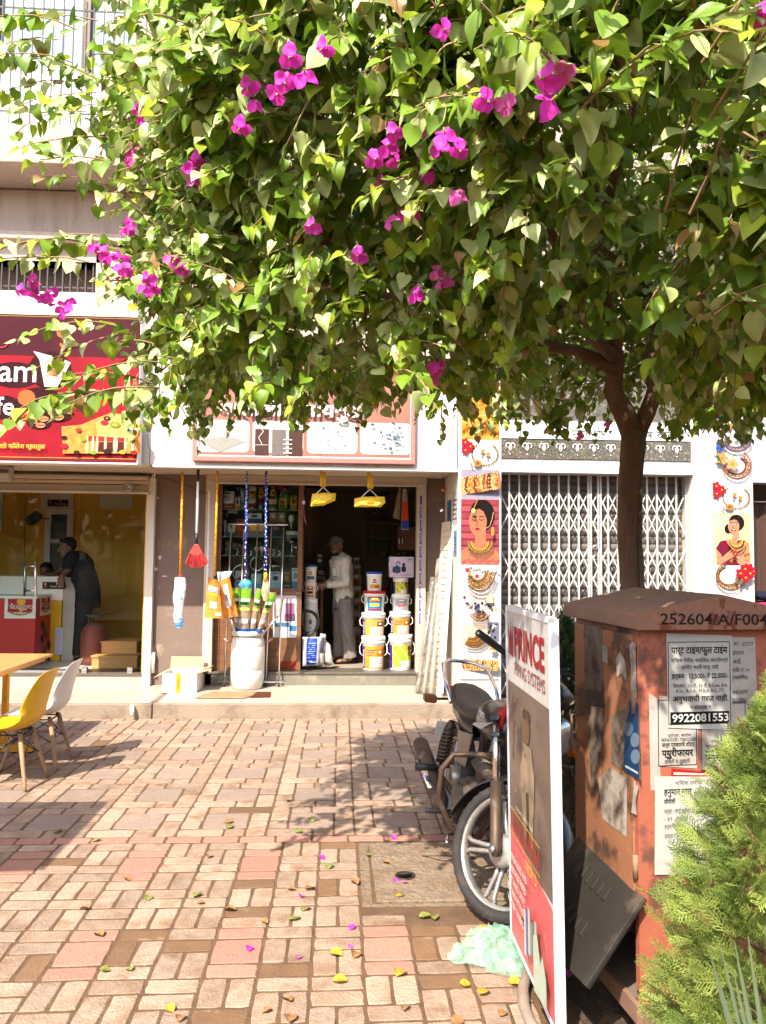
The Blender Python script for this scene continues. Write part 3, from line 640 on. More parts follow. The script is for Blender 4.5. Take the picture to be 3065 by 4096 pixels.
# the leaves that show largest are parts of the crown, the rest is one mass
P_ = np.array([tuple(p) for p in pos]); T_ = np.array([tuple(p) for p in tipd]); N_ = np.array([tuple(p) for p in nrm]); S_ = np.array(siz); H_ = np.array(shp); K_ = np.array(mtl)
rel = P_-np.array((0, 0, CAMZ)); dep = rel@np.array(fwd); uu = CX+F*(rel@np.array(rgt))/dep; vv = CY-F*(rel@np.array(up))/dep
keep = dep > 1.15
seen = keep & (uu > 20) & (uu < 3045) & (vv > 20) & (vv < 4000)
fr, _ = field(P_); score = np.where(seen & (fr > .8), S_/dep, 0)
big = set(np.argsort(-score)[:298].tolist())
crown_b = MB(); crown_me = None
allv = []; allf = []; allm = []; base = 0
B_ = np.cross(T_, N_)
for sh in range(6):
    idx = np.array([i for i in np.nonzero((H_ == sh) & keep)[0] if i not in big]); V0, F0 = LS[sh]
    W = P_[idx][:, None, :]+S_[idx][:, None, None]*(V0[None, :, 0:1]*B_[idx][:, None, :]+V0[None, :, 1:2]*T_[idx][:, None, :]+V0[None, :, 2:3]*N_[idx][:, None, :])
    nv = len(V0); Fa = np.array(F0); FF = (Fa[None]+(np.arange(len(idx))*nv)[:, None, None]+base).reshape(-1, 4)
    allv.append(W.reshape(-1, 3)); allf.append(FF); allm.append(np.repeat(K_[idx], len(F0))); base += len(idx)*nv
me = bpy.data.meshes.new('crown'); me.from_pydata(np.vstack(allv).tolist(), [], np.vstack(allf).tolist())
for m in LM: me.materials.append(m)
me.polygons.foreach_set('material_index', np.concatenate(allm).astype(np.int32)); me.polygons.foreach_set('use_smooth', np.ones(len(me.polygons), bool)); me.update()
crown = tag(link('crown', me, tree), kind='stuff')
for i in big:
    o = link('leaf', leaf_mesh(int(H_[i]), int(K_[i])), crown); s = S_[i]
    o.matrix_basis = Matrix(((B_[i][0]*s, T_[i][0]*s, N_[i][0]*s, P_[i][0]), (B_[i][1]*s, T_[i][1]*s, N_[i][1]*s, P_[i][1]), (B_[i][2]*s, T_[i][2]*s, N_[i][2]*s, P_[i][2]), (0, 0, 0, 1)))
tag(tw.build('twigs', tree), kind='stuff')
# magenta flowers: three papery bracts each
M_mag = [mat('magenta bract', (.80, .050, .55), .6, var=.15, scale=30, trans=.35), mat('pink bract', (.84, .13, .52), .6, var=.15, scale=30, trans=.35)]
fl = [(635,108),(618,140),(660,157),(605,180),(530,208),(520,240),(578,208),(525,262),(345,235),(310,243),(290,325),(424,355),(432,390),(866,280),(850,305),(838,330),(840,360),(870,380),(915,280),(945,292),(960,320),(985,318),(970,400),(880,425),(850,450),(848,470),(660,515),(787,545),(945,595),(968,612),(905,678),(940,795),(215,533),(245,582),(272,572),(382,558),(335,615),(265,475),(70,625),(110,632),(120,665),(75,645),(135,655),(1200,180),(1225,200),(1215,215),(1090,225),(1110,285),(975,75),(1605,10),(1250,935),(1300,915),(700,85)]
def first_hit(u, v):
    d = ray(u, v); o = Vector((0, 0, CAMZ)); best = None
    for t in np.arange(1.2, 6, .04):
        p = np.array([tuple(o+d*t)])
        if field(p)[0][0] < 1.05: return o+d*(t-.27)
    return o+d*(4.0 if v > 1500 else 3.2)
def bract_mesh(m, sc_):
    b = MB()
    for k in range(3):
        a = 2.09*k+random.uniform(-.3, .3); mt = Matrix.Rotation(a, 3, 'Z')@Matrix.Rotation(random.uniform(-.75, -.35), 3, 'X')
        def pf(s, t):
            w_ = .52*math.sin(math.pi*min(1, t*.92+.06))**.8*(1-.25*t); x = (s-.5)*2*w_; y = t*1.0; z = .30*abs(s-.5)*2*w_+.10*math.sin(7*t+3*s)-.15*t*t
            return mt@Vector((x, y, z))*sc_
        b.grid(pf, 5, 6, m)
    b.tube([(0, 0, -.5*sc_), (0, 0, .4*sc_)], sc_*.07, LM[2], 4); return b.mesh('flower')
FMS = [bract_mesh(M_mag[k % 2 if k < 2 else 0], .042) for k in range(5)]
for (dx, dy) in fl:
    p = first_hit(dx*1.852, dy*1.852)
    for k in range(3 if p.y > 2.6 and dy < 900 else 1):
        o = link('flower', random.choice(FMS), tree)
        o.matrix_basis = Matrix.LocRotScale(p+Vector((random.gauss(0, .028), random.gauss(0, .02), random.gauss(0, .028))), Euler((R(random.uniform(60, 150)), random.uniform(-.6, .6), random.uniform(-.8, .8)), 'XYZ'), Vector((1, 1, 1))*random.uniform(.75, 1.1)*(.6 if dy > 900 else 1))

# ================================================================== CONIFERS, SPIKY PLANT
def spray_shape():
    """flat fern-like spray of a thuja: unit length along +y"""
    v = []; f = []
    def strip(p, q, w):
        k = len(v); d = (q-p).normalized(); s = Vector((d.y, -d.x, 0))*w
        v.extend([p-s, p+s, (p+q)/2+s*1.1+Vector((0, 0, .01)), q, (p+q)/2-s*1.1+Vector((0, 0, .01))]); f.append((k, k+1, k+2, k+3, k+4))
    strip(Vector((0, 0, 0)), Vector((0, 1, -.06)), .012)
    for i in range(9):
        t = .10+.095*i; L = .40*math.sin(math.pi*min(.97, .25+.72*t))
        for s in (1, -1):
            a = R(42+random.uniform(-8, 8)); p = Vector((0, t, -.05*t*t)); d = Vector((s*math.sin(a), math.cos(a), 0)); q = p+d*L+Vector((0, 0, random.uniform(-.05, .03)))
            strip(p, q, .0115)
            for j in range(3):
                tt = .3+.24*j; pp = p.lerp(q, tt); aa = a+s*0+R(38)*(1 if j % 2 else -1); dd = Vector((s*math.sin(aa), math.cos(aa), 0)); strip(pp, pp+dd*L*.34*(1.1-tt*.5)+Vector((0, 0, random.uniform(-.03, .03))), .0105)
    return np.array([tuple(q) for q in v]), f
SPR = [spray_shape() for _ in range(3)]
def conifer(name, label, base, h, rad, n, size, mats, profile, seed, part='foliage'):
    rr = random.Random(seed); root = thing(name, label, 'shrub', base); b = MB()
    bx, by, bz = base
    b.tube([(bx, by, bz-.02), (bx+.01, by, bz+h*.5), (bx, by+.01, bz+h*.95)], [.03, .02, .006], M_bark, 7)
    for k in range(26):
        z = h*rr.uniform(.08, .85); a = rr.uniform(0, 6.28); r = rad*profile(z/h)*.8
        b.tube([(bx, by, bz+z), (bx+math.cos(a)*r*.5, by+math.sin(a)*r*.5, bz+z+.05), (bx+math.cos(a)*r, by+math.sin(a)*r, bz+z+.16)], [.008, .006, .002], M_bark, 4)
    b.build('trunk', root)
    av, af, am = [], [], []; k0 = 0
    for i in range(n):
        t = rr.random()**.85; z = h*t; a = rr.uniform(0, 6.28); q = rr.uniform(.35, 1.0)**.55; r = rad*profile(t)*q*(1+.22*mnoise.noise(Vector((math.cos(a)*2.2, math.sin(a)*2.2, z*6+seed))))
        o = Vector((math.cos(a), math.sin(a), 0)); td = (o*1.0+Vector((0, 0, rr.uniform(.05, 1.15)))+Vector((rr.gauss(0, .3), rr.gauss(0, .3), rr.gauss(0, .25)))).normalized()
        hint = Vector((rr.gauss(0, 1), rr.gauss(0, 1), rr.gauss(.3, .8))); nn = (hint-td*hint.dot(td)).normalized(); s = size*rr.uniform(.6, 1.2); bb = td.cross(nn)
        V0, F0 = SPR[i % 3]; p = Vector((bx, by, bz+z))+o*(r-size*.5)
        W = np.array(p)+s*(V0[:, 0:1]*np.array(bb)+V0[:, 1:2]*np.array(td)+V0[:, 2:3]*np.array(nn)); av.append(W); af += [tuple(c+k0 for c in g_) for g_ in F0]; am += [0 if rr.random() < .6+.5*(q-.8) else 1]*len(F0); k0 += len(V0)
    me = bpy.data.meshes.new(part); me.from_pydata(np.vstack(av).tolist(), [], af)
    for m in mats: me.materials.append(m)
    me.polygons.foreach_set('material_index', am); me.update()
    tag(link(part, me, root), kind='stuff'); return root
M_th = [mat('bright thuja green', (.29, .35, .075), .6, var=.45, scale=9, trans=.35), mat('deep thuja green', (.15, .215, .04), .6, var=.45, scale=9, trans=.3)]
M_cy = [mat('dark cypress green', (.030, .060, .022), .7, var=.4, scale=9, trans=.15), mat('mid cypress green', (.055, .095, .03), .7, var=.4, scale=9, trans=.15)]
prof = lambda t: (math.sin(math.pi*min(1, .30+.70*t))**.6)*(1 if t < .7 else 1-.2*(t-.7)/.3)
cx_, cy_ = X(3165, 2.02, 3400), 2.02
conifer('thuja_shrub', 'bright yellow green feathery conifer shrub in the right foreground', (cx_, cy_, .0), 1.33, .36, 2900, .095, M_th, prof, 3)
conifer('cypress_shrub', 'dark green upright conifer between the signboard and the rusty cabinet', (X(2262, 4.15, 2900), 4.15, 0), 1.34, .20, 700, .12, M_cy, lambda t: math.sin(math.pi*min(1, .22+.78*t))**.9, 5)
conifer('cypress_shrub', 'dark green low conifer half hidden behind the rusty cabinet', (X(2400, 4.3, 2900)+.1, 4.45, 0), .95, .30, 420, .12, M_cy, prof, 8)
M_spk = mat('grey green blade leaf', (.16, .21, .11), .5, var=.2, trans=.15)
sp = thing('spiky_plant', 'grey green plant with stiff pointed blades at the bottom right corner', 'plant', (X(3150, 1.45, 4200), 1.45, 0))
bp = Vector((X(3190, 1.45, 4500), 1.47, .33))
for (u, v) in ((2835, 3800), (2880, 3785), (2935, 3760), (2930, 3870), (2990, 3740), (2800, 4040), (3060, 3700), (2870, 3950), (3100, 3750)):
    tip = at(u, v, 1.36+random.uniform(-.06, .06)); b = MB(); mid = bp.lerp(tip, .5)+Vector((0, 0, .015))
    def bf(s, t):
        c = bp.lerp(tip, t)+Vector((0, 0, .04*math.sin(math.pi*t))); d = (tip-bp).normalized(); sd = d.cross(Vector((0, -1, 0))).normalized(); w_ = .011*(1-t)**.6
        return c+sd*(s-.5)*2*w_+Vector((0, -.004*(1-abs(s-.5)*2), 0))
    b.grid(bf, 3, 8, M_spk); b.build('blade', sp)
b = MB(); b.tube([bp-Vector((0, 0, .35)), bp+Vector((0, 0, .02))], [.02, .025], M_bark, 7); b.build('stem', sp)
INK[0] = .66                                     # outdoor print colours darkened so full sun doesn't wash them out
# ================================================================== SIGNS
def cafe_sign():
    p0 = at(-900, 1835, YF-.18); p1 = at(567, 1262, YF-.18); w = p1.x-p0.x; h = p1.z-p0.z; y = YF-.18
    t = thing('cafe_signboard', 'dark red cafe signboard with pizza slice and coffee beans', 'signboard', (p1.x-.6, y, p0.z))
    b = MB(); b.box(p0.x, p1.x, y, YF-.01, p0.z, p1.z, M_white); b.build('box', t, bevel=.006)
    pr = facing(0, y, 0)
    def q(u, v): a = at(u, v, y); return a.x, a.z
    def s(px): return px*y/F
    x0, z0 = p0.x+.01, p0.z+.02; x1, z1 = p1.x-.008, p1.z-.02
    pr.rect(x0, z0, x1, z1, mat('sign red print', (.24, .006, .014), .45, var=.4, scale=1.5, detail=2, spec=.12))
    pr.rect(x0, q(0, 1420)[1], x1, z1, mat('sign maroon print', (.050, .004, .009), .45, var=.35, scale=1.8, detail=2, spec=.12))
    pr.rect(x0, z0, x1, z0+.035, '#7a0d1d'); pr.rect(x0, z0+.035, x1, z0+.041, '#e0b040'); pr.rect(x0, z1-.022, x1, z1-.018, '#e0b040')
    # soft dark clouds behind the graphics
    for u, v, a_, b_ in ((60, 1500, 100, 52), (200, 1480, 85, 75), (20, 1630, 60, 48), (160, 1600, 90, 50), (230, 1655, 62, 34), (158, 1690, 48, 28)):
        x, z = q(u, v); pr.oval(x, z, s(a_), s(b_), mat('sign smoky print', (.028, .003, .005), .5, var=.4, spec=.1))
    x, z = q(146, 1528); pr.text('am', x, z, s(88), '#f4efec', align='r', bold=.012)
    x, z = q(58, 1660); pr.text('fe', x, z, s(70), '#f4efec', align='r', bold=.012)
    # cup with swirl
    cup = [(135, 1405), (165, 1420), (175, 1500), (195, 1540), (240, 1540), (300, 1420), (280, 1450), (250, 1440), (232, 1510), (215, 1470), (210, 1425)]
    pr.poly([q(a, c) for a, c in [(135, 1405), (210, 1425), (230, 1510), (262, 1440), (285, 1452), (232, 1548), (180, 1548), (160, 1440)]], '#f2ddcb')
    pr.poly([q(a, c) for a, c in [(220, 1440), (255, 1432), (228, 1500)]], '#8c4520')
    x, z = q(108, 1592); pr.oval(x, z, s(34), s(32), '#dd6a2e'); pr.ring(q(140, 1590)[0], q(140, 1590)[1], s(60), s(42), s(10), '#dd6a2e', 230, 340)
    pr.poly([q(a, c) for a, c in [(228, 1326), (250, 1330), (272, 1365), (272, 1390), (255, 1405), (262, 1375), (245, 1352), (232, 1345)]], '#cf6f35')
    for a, c in ((248, 1383), (290, 1378)): x, z = q(a, c); pr.oval(x, z, s(6), s(11), '#cf6f35', rot=.5)
    pr.ring(q(5, 1375)[0], q(5, 1375)[1], s(28), s(18), s(4), '#d43a45', 200, 380)
    for a, c, r_ in ((135, 1682, .5), (178, 1677, -.1), (165, 1702, 0), (212, 1655, .4), (228, 1633, 1.2), (240, 1672, -.2), (275, 1645, .5), (258, 1635, .3)):
        x, z = q(a, c); pr.oval(x, z, s(19), s(11), '#d98a5c', rot=-r_); pr.line([(x-s(15)*math.cos(r_), z+s(15)*math.sin(r_)), (x+s(15)*math.cos(r_), z-s(15)*math.sin(r_))], s(3), '#3a1208')
    # pizza
    pr.poly([q(a, c) for a, c in [(250, 1708), (330, 1700), (400, 1670), (455, 1650), (520, 1668), (563, 1700), (563, 1815), (255, 1815)]], mat('pizza cheese print', (.50, .20, .035), .5, var=.5, scale=16, spec=.2))
    pr.poly([q(a, c) for a, c in [(385, 1690), (455, 1655), (530, 1680), (560, 1730), (500, 1755), (395, 1745)]], mat('pizza pale cheese print', (.56, .31, .09), .5, var=.45, scale=22, spec=.2))
    pr.poly([q(a, c) for a, c in [(360, 1745), (540, 1755), (545, 1770), (350, 1765)]], '#b3261c'); pr.poly([q(a, c) for a, c in [(390, 1770), (500, 1770), (500, 1808), (390, 1808)]], '#5c1a0c')
    for a in (352, 375, 392, 425, 465, 505, 535): x, z = q(a, 1780); pr.oval(x, z, s(5 if a != 465 else 9), s(36), '#f0d9a6')
    for a, c, col, r_ in ((432, 1675, '#241310', 14), (432, 1675, '#c9803a', 6), (503, 1680, '#241310', 14), (422, 1692, '#b81c38', 15), (465, 1700, '#7f9a2a', 20), (465, 1700, '#c3a54a', 11), (262, 1752, '#241310', 12), (262, 1786, '#b81c2a', 16), (340, 1760, '#7fa235', 12), (433, 1807, '#2a120c', 16), (312, 1815-4, '#35140c', 12), (495, 1810, '#b5a23a', 14), (380, 1812, '#86a83a', 12), (540, 1812, '#a3222a', 14), (320, 1722, '#a83a1c', 12)):
        x, z = q(a, c); pr.oval(x, z, s(r_), s(r_*.62), col)
    x, z = q(187, 1797); pr.text('मराठी कॉलेज म्हसरुळ', x, z, s(17), '#f0cf45', align='r', bold=.012)
    pr.done('printed_face', t)
    # small surveillance camera on the corner of the sign
    c = thing('security_camera', 'small white bullet camera on the corner of the red sign', 'camera', at(530, 1722, y-.10))
    a = at(520, 1722, y-.13); e = at(566, 1716, y-.02); b = MB(); b.lathe([(.0, -.06), (.024, -.055), (.026, .05), (.018, .06)], a, M_white, 12, 'y'); b.build('body', c)
    b = MB(); b.tube([a+Vector((0, .03, 0)), e], .008, M_white, 6); b.build('bracket', c); b = MB(); b.lathe([(.016, -.066), (.016, -.058)], a, M_black, 10, 'y'); b.build('lens', c)
cafe_sign()
def hardware_sign():
    y = YF-.07; t = None
    def q(u, v): a = at(u, v, y); return a.x, a.z
    x0, z0 = q(768, 1843); x1, _ = q(1662, 1843); z1 = q(1200, 1400)[1]
    t = thing('hardware_signboard', 'pale pink framed signboard with four white product panels over the hardware shop', 'signboard', ((x0+x1)/2, y, z0))
    b = MB(); b.box(x0, x1, y, YF-.001, z0, z1, C('#d98a80')); b.build('frame', t, bevel=.008)
    pr = facing(0, y, 0); pr.rect(x0+.05, z0+.05, x1-.05, z1-.05, '#f0e2dc'); pr.rect(x0+.06, z0+.068, x1-.06, z1-.06, mat('sign brown print', (.28, .12, .085), .45, var=.2, scale=2))
    zp0, zp1 = q(1200, 1813)[1], q(1200, 1686)[1]
    us = [(788, 997), (1010, 1213), (1228, 1430), (1440, 1643)]
    for ua, ub in us: pr.rrect(q(ua, 1800)[0], zp0, q(ub, 1800)[0], zp1, .05, '#e9e7e3')
    def s(px): return px*y/F
    for k in range(3):   # sheets of board
        pr.poly([q(a, c+k*22) for a, c in [(790, 1718), (905, 1700), (985, 1722), (880, 1765)]], ['#b9b5ad', '#cfcac2', '#a9a59c'][k])
    for ua in (1020, 1088, 1155):
        pr.rect(q(ua, 1800)[0], q(0, 1803)[1], q(ua+55, 1800)[0], q(0, 1697)[1], '#55372f' if ua != 1088 else '#7d746e')
    pr.line([q(1050, 1780), q(1035, 1750), q(1055, 1725), q(1040, 1710)], .008, '#d8cfc8')
    for v in (1712, 1780): pr.line([q(1022, v), q(1073, v)], .006, '#d8cfc8')
    for k in range(4): pr.rect(q(1165, 0)[0], q(0, 1795-18*k)[1], q(1200, 0)[0], q(0, 1790-18*k)[1], '#d8cfc8')
    rr = random.Random(4)
    for k in range(34):
        u = 1255+rr.random()*160; v = 1695+rr.random()*112; a = q(u, v); pr.line([a, (a[0]+s(rr.uniform(-14, 14)), a[1]+s(rr.uniform(2, 12)))], s(rr.uniform(2, 5)), rr.choice(['#8a857f', '#a79f97', '#6d7b74']))
    for k in range(22):
        u = 1490+rr.random()*115; v = 1695+rr.random()*108; x, z = q(u, v); pr.oval(x, z, s(rr.uniform(4, 10)), s(rr.uniform(3, 8)), rr.choice(['#7e97a6', '#4f6470', '#9db2bd']), n=8)
    x, z = q(1442, 1672); pr.text('बालाजी प्लायवुड', x, z, s(48), '#f4efe9', align='r', w=s(560), bold=.03)
    pr.done('printed_face', t)
hardware_sign()

# ================================================================== POSTER STRIPS WITH JEWELLERY
def necklace(pr, cx, cz, rx, rz, col, n=26, t0=200, t1=520, r=.012, drop=0, dcol=None):
    pr.ring(cx, cz, rx, rz, r*.9, col, t0, t1)
    for i in range(n):
        t = R(t0+(t1-t0)*i/(n-1)); f_ = 1.0 if not drop else 1+.35*max(0, -math.sin(t))
        pr.oval(cx+rx*math.cos(t), cz+rz*math.sin(t), r*f_, r*f_, col if i % 2 else (dcol or '#8a5418'), n=8)
        if drop and math.sin(t) < -.1: pr.oval(cx+(rx+drop)*math.cos(t), cz+(rz+drop)*math.sin(t), r*.8, r*1.1, dcol or col, n=8)
def flower(pr, x, z, r, col, core='#e8c23a', n=5):
    for k in range(n): t = 6.283*k/n; pr.oval(x+r*.55*math.cos(t), z+r*.55*math.sin(t), r*.55, r*.42, col, n=9, rot=t)
    pr.oval(x, z, r*.22, r*.22, core, n=8)
GOLD = '#a8701f'; LG = '#c9963a'
def bangles(pr, x0, x1, zc, h, tilt):
    n = 17
    for i in range(n):
        x = x0+(x1-x0)*i/(n-1); z = zc+tilt*(i/(n-1)-.5); pr.oval(x, z, .030, h/2, random.choice(['#c08a3a', '#b87848', '#9a5a24', '#d9b070', '#7a3a2a', '#caa25c']), n=14); 
        for k in range(5): pr.oval(x-.008, z-h*.4+h*.2*k, .007, .009, random.choice(['#f0dcae', '#5c2c1c', '#e3c58a']), n=6)
def bride(pr, x0, x1, z0, z1, smile):
    w, h = x1-x0, z1-z0
    def q(a, b_): return x0+a*w, z0+b_*h
    skin = '#c47c5c' if not smile else '#cf9070'; hair = '#1b1110'
    if not smile:
        for k in range(9): a, b_ = q(0, 1-.105*k); pr.rect(x0, b_-h*.085, x1, b_-h*.004, '#b8545c' if k % 2 else '#a5404c')
    pr.poly([q(a, b_) for a, b_ in ([(0, 0), (0, .18), (.2, .28), (.38, .33), (.66, .33), (.85, .26), (1, .16), (1, 0)] if not smile else [(.1, 0), (.08, .28), (.18, .42), (.38, .5), (.62, .5), (.8, .44), (.95, .3), (.95, 0)])], skin)
    if smile:
        pr.poly([q(a, b_) for a, b_ in [(.08, .32), (.2, .46), (.34, .48), (.42, .36), (.55, .34), (.66, .48), (.8, .5), (.86, .40), (.55, .12), (.7, 0), (.25, 0), (.22, .2)]], '#7c1638'); pr.line([q(.25, .14), q(.8, .5)], .014, '#d9b06a'); pr.line([q(.3, .08), q(.85, .46)], .008, '#d9b06a')
        pr.poly([q(a, b_) for a, b_ in [(.1, .1), (.2, .02), (.62, .2), (.8, .42), (.72, .45), (.5, .26)]], skin); pr.poly([q(a, b_) for a, b_ in [(.85, .1), (.96, .1), (.93, .42), (.8, .5), (.78, .4)]], skin)
        pr.line([q(.44, .06), q(.55, .14)], .03, GOLD); pr.line([q(.8, .19), q(.95, .22)], .03, GOLD)
    hx, hy = (.46, .68) if not smile else (.56, .77); sx = .25 if not smile else .155; sy = .24 if not smile else .155
    pr.oval(*q(hx+sx*.35, hy+sy*.30), w*sx*1.32, h*sy*1.02, hair, n=24)
    if smile: pr.oval(*q(hx-sx*1.0, hy-sy*.45), w*.10, h*.09, hair); 
    pr.poly([q(a, b_) for a, b_ in [(hx-sx*.3, hy-sy*.9), (hx+sx*.75, hy-sy*.6), (hx+sx*.8, hy-sy*1.6), (hx-sx*.4, hy-sy*1.7)]], skin)
    pr.oval(*q(hx-.02, hy-.02), w*sx*.93, h*sy*.98, skin, n=26)
    pr.poly([q(hx+sx*a, hy+sy*b_) for a, b_ in [(-.75, .55), (-.4, .95), (.1, 1.05), (.7, .85), (1.05, .3), (1.0, -.3), (.8, .1), (.5, .55), (0, .72), (-.45, .62)]], hair)
    for s in (-.45, .30):                           # eyes and brows, a mouth
        cx, cz = q(hx+s*sx, hy+sy*.05)
        if smile: pr.oval(cx, cz, w*.032, h*.012, '#f3ece6'); pr.oval(cx, cz, w*.016, h*.011, '#24130f')
        else: pr.ring(cx, cz+h*.01, w*.075, h*.03, .006, '#2a1212', 200, 340)
        pr.ring(cx, cz+h*.005*(6 if smile else 4), w*(.05 if smile else .085), h*.025, .006, '#2a1714', 30, 150)
    pr.line([q(hx-.10*sx-.02, hy), q(hx-.16*sx-.03, hy-sy*.32), q(hx-.02, hy-sy*.36)], .005, '#9a5540')
    pr.oval(*q(hx-.06*sx-.02, hy-sy*.58), w*(.07 if smile else .055), h*.018, '#a3202e')
    if smile: pr.oval(*q(hx-.06*sx-.02, hy-sy*.575), w*.05, h*.008, '#f4ece6')
    cx, cz = q(hx+.02, .34 if not smile else .47)
    for k in range(5 if not smile else 4):
        rr_ = (w*.19+w*.035*k) if not smile else w*(.12+.03*k)
        for i in range(15):
            t = R(185+170*i/14); pr.oval(cx+rr_*math.cos(t), cz+(rr_*.75+(.02 if not smile else .1*k*h*.2))*math.sin(t), .009, .011, ['#b98730', '#d6b062', '#6f3a1a', '#c79a44', '#4d6a3c'][k], n=7)
    if not smile:
        pr.oval(*q(.30, .82), .022, .026, '#dcc08a'); pr.line([q(.30, .84), q(.42, 1.0)], .008, '#c79a44')
        for k in range(6): pr.oval(*q(.24+.025*k, .765-.008*abs(2.5-k)), .005, .009, '#7d8f5a', n=6)
        pr.line([q(.82, .80), q(.78, .68), q(.72, .58), q(.55, .52)], .006, '#d9bd84'); pr.oval(*q(.80, .50), .018, .05, '#c79a44')
        for k in range(14): flower(pr, *q(.05+.068*k, .03+.015*(k % 3)), .016, '#b5465a')
    else: flower(pr, *q(.52, .22), .03, '#b03038'); flower(pr, *q(.52, .33), .014, '#b03038')
def poster_strip(name, label, u0, u1, vs, kinds):
    y = YF-.012; xa_, xb_ = X(u0, YF), X(u1, YF); zs_ = [Z(v, YF, (u0+u1)/2) for v in vs]
    t = thing(name, label, 'poster', ((xa_+xb_)/2, y, zs_[-1])); b = MB(); b.box(xa_, xb_, y, YF-.002, zs_[-1], zs_[0], M_white); b.build('backing_board', t)
    for i, k in enumerate(kinds):
        z1, z0 = zs_[i], zs_[i+1]; pr = facing(0, y, 0); x0, x1 = xa_+.006, xb_-.006; cx, cz, w, h = (x0+x1)/2, (z0+z1)/2, x1-x0, z1-z0
        bg = {'gold': mat('poster orange print', (.72, .24, .03), .45, var=.4, scale=14), 'bride': '#8e2f3c', 'lady': mat('poster glow print', (.85, .52, .24), .45, var=.3, scale=6), 'bangles': '#a99fb4', 'brown': '#e5ddd2', 'beads': mat('poster wood print', (.60, .47, .42), .5, var=.12, scale=4, stretch=(6, 1, 1))}.get(k, '#e6e3e2')
        pr.rect(x0, z0+.002, x1, z1-.002, bg)
        if k == 'gold':
            for r_ in range(4):
                for i_ in range(12): pr.rect(x0+w*.03+w*.08*i_, cz-h*.34+h*.11*r_+.015*math.sin(i_), x0+w*.09+w*.08*i_, cz-h*.25+h*.11*r_+.015*math.sin(i_), random.choice(['#d9921f', '#c2761a', '#e3ad3a', '#9b5512']))
            for i_ in range(9): pr.oval(x0+w*(.5+.05*i_), z0+h*(.62+.02*(i_ % 3)), .014, .014, random.choice(['#a3202a', '#c44a35']))
        elif k in ('set1', 'set2'):
            necklace(pr, cx+w*.12, cz+h*.02, w*.34, h*.38, '#a87f46', t0=130, t1=410, r=.010, dcol='#7d5a2c')
            for k2 in range(3): flower(pr, x0+w*(.10+.13*(k2 % 2)), z1-h*(.10+.13*k2), w*.11, '#c2172f')
            for k2 in (0, 1): pr.oval(cx+w*(.06+.14*k2), cz+h*(.12-.10*k2), w*.055, h*.06, '#b58a44'); pr.oval(cx+w*(.03+.14*k2), cz+h*(.02-.10*k2), w*.03, h*.05, '#8f6a34')
            pr.oval(cx-w*.08, cz-h*.30, w*.11, h*.11, '#b88a40'); pr.oval(cx-w*.08, cz-h*.30, w*.05, h*.05, '#8a6030')
            for k2 in range(5): pr.line([(cx-w*(.22+.02*k2), cz-h*.30), (cx-w*(.28-.03*k2), cz-h*.44)], .004, '#7d5a2c')
        elif k == 'bangles': bangles(pr, x0+w*.06, x1-w*.06, cz+h*.03, h*.62, h*.18)
        elif k == 'bangles2': bangles(pr, x0+w*.12, x1-w*.10, cz, h*.40, 0)
        elif k in ('bride', 'lady'): bride(pr, x0, x1, z0, z1, k == 'lady')
        elif k == 'collar':
            for r_ in range(6): necklace(pr, cx-w*.05, cz+h*.30, w*(.20+.045*r_), h*(.36+.07*r_), ['#b8862f', '#9b6d22', '#c99b45', '#8a5d1d', '#b88a35', '#5a2a30'][r_], n=22, t0=190+8*r_, t1=350, r=.009)
            for k2 in range(3): pr.oval(x0+w*(.15+.12*k2), z1-h*(.22+.10*k2), w*.055, h*.07, ['#c22a45', '#b7d08a', '#d03a4c'][k2])
        elif k == 'beads':
            for i_ in range(46):
                a_ = random.gauss(0, .09), random.gauss(0, .10); c_ = random.choice([(.30, .62), (.74, .60), (.52, .30)]); pr.oval(x0+w*(c_[0]+a_[0]), z0+h*(c_[1]+a_[1]), w*.035, w*.035, random.choice(['#22223f', '#1c1712', '#caa85a', '#e8e0d0', '#3c3f7a', '#8f5f2a']), n=9)
            pr.ring(x0+w*.28, z0+h*.74, w*.20, h*.20, .006, '#b9b2c4'); pr.rect(x0+w*.66, z0+h*.66, x0+w*.84, z0+h*.97, '#cfc5b2')
            for r_ in range(5): necklace(pr, x0+w*.48, z0+h*.36, w*(.10+.04*r_), h*(.12+.05*r_), ['#3a2413', '#9a6a30', '#2c1b12', '#b8864a', '#2c1b12'][r_], n=14, t0=200, t1=340, r=.007)
        elif k == 'brown':
            pr.oval(cx-w*.1, cz, w*.40, h*.46, '#e0c9b4'); pr.rect(x0+w*.70, z0+h*.30, x1, z1-.002, '#7f7d92')
            for i_ in range(16): pr.oval(x0+w*(.72+.26*random.random()), z0+h*(.45+.5*random.random()), .012, .012, random.choice(['#23253f', '#3a2413', '#e8e4dc', '#7d8f3a']))
            for r_ in range(6): necklace(pr, x0+w*.30, z0+h*.62, w*(.14+.05*r_), h*(.20+.05*r_), ['#a5702e', '#7a4a1c', '#b98842', '#6b3d18', '#8d5a26', '#4a2a14'][r_], n=16, t0=240, t1=350, r=.009)
            flower(pr, x1-w*.18, z0+h*.14, w*.10, '#d9952f')
        elif k in ('blue', 'red', 'roses', 'petal'):
            dc = {'blue': '#4d4a86', 'red': '#8c5a2f', 'roses': '#8a3a44', 'petal': '#3f5fb5'}[k]
            if k != 'petal':
                for r_ in range(3): necklace(pr, cx+w*(.12 if k != 'red' else -.1), cz+h*.12, w*(.26+.05*r_), h*(.30+.09*r_), [dc, '#9a8a9a' if k == 'blue' else '#b98a50', dc][r_], n=26, t0=(190 if k != 'red' else 110), t1=(420 if k == 'roses' else 380 if k == 'blue' else 350), r=.010)
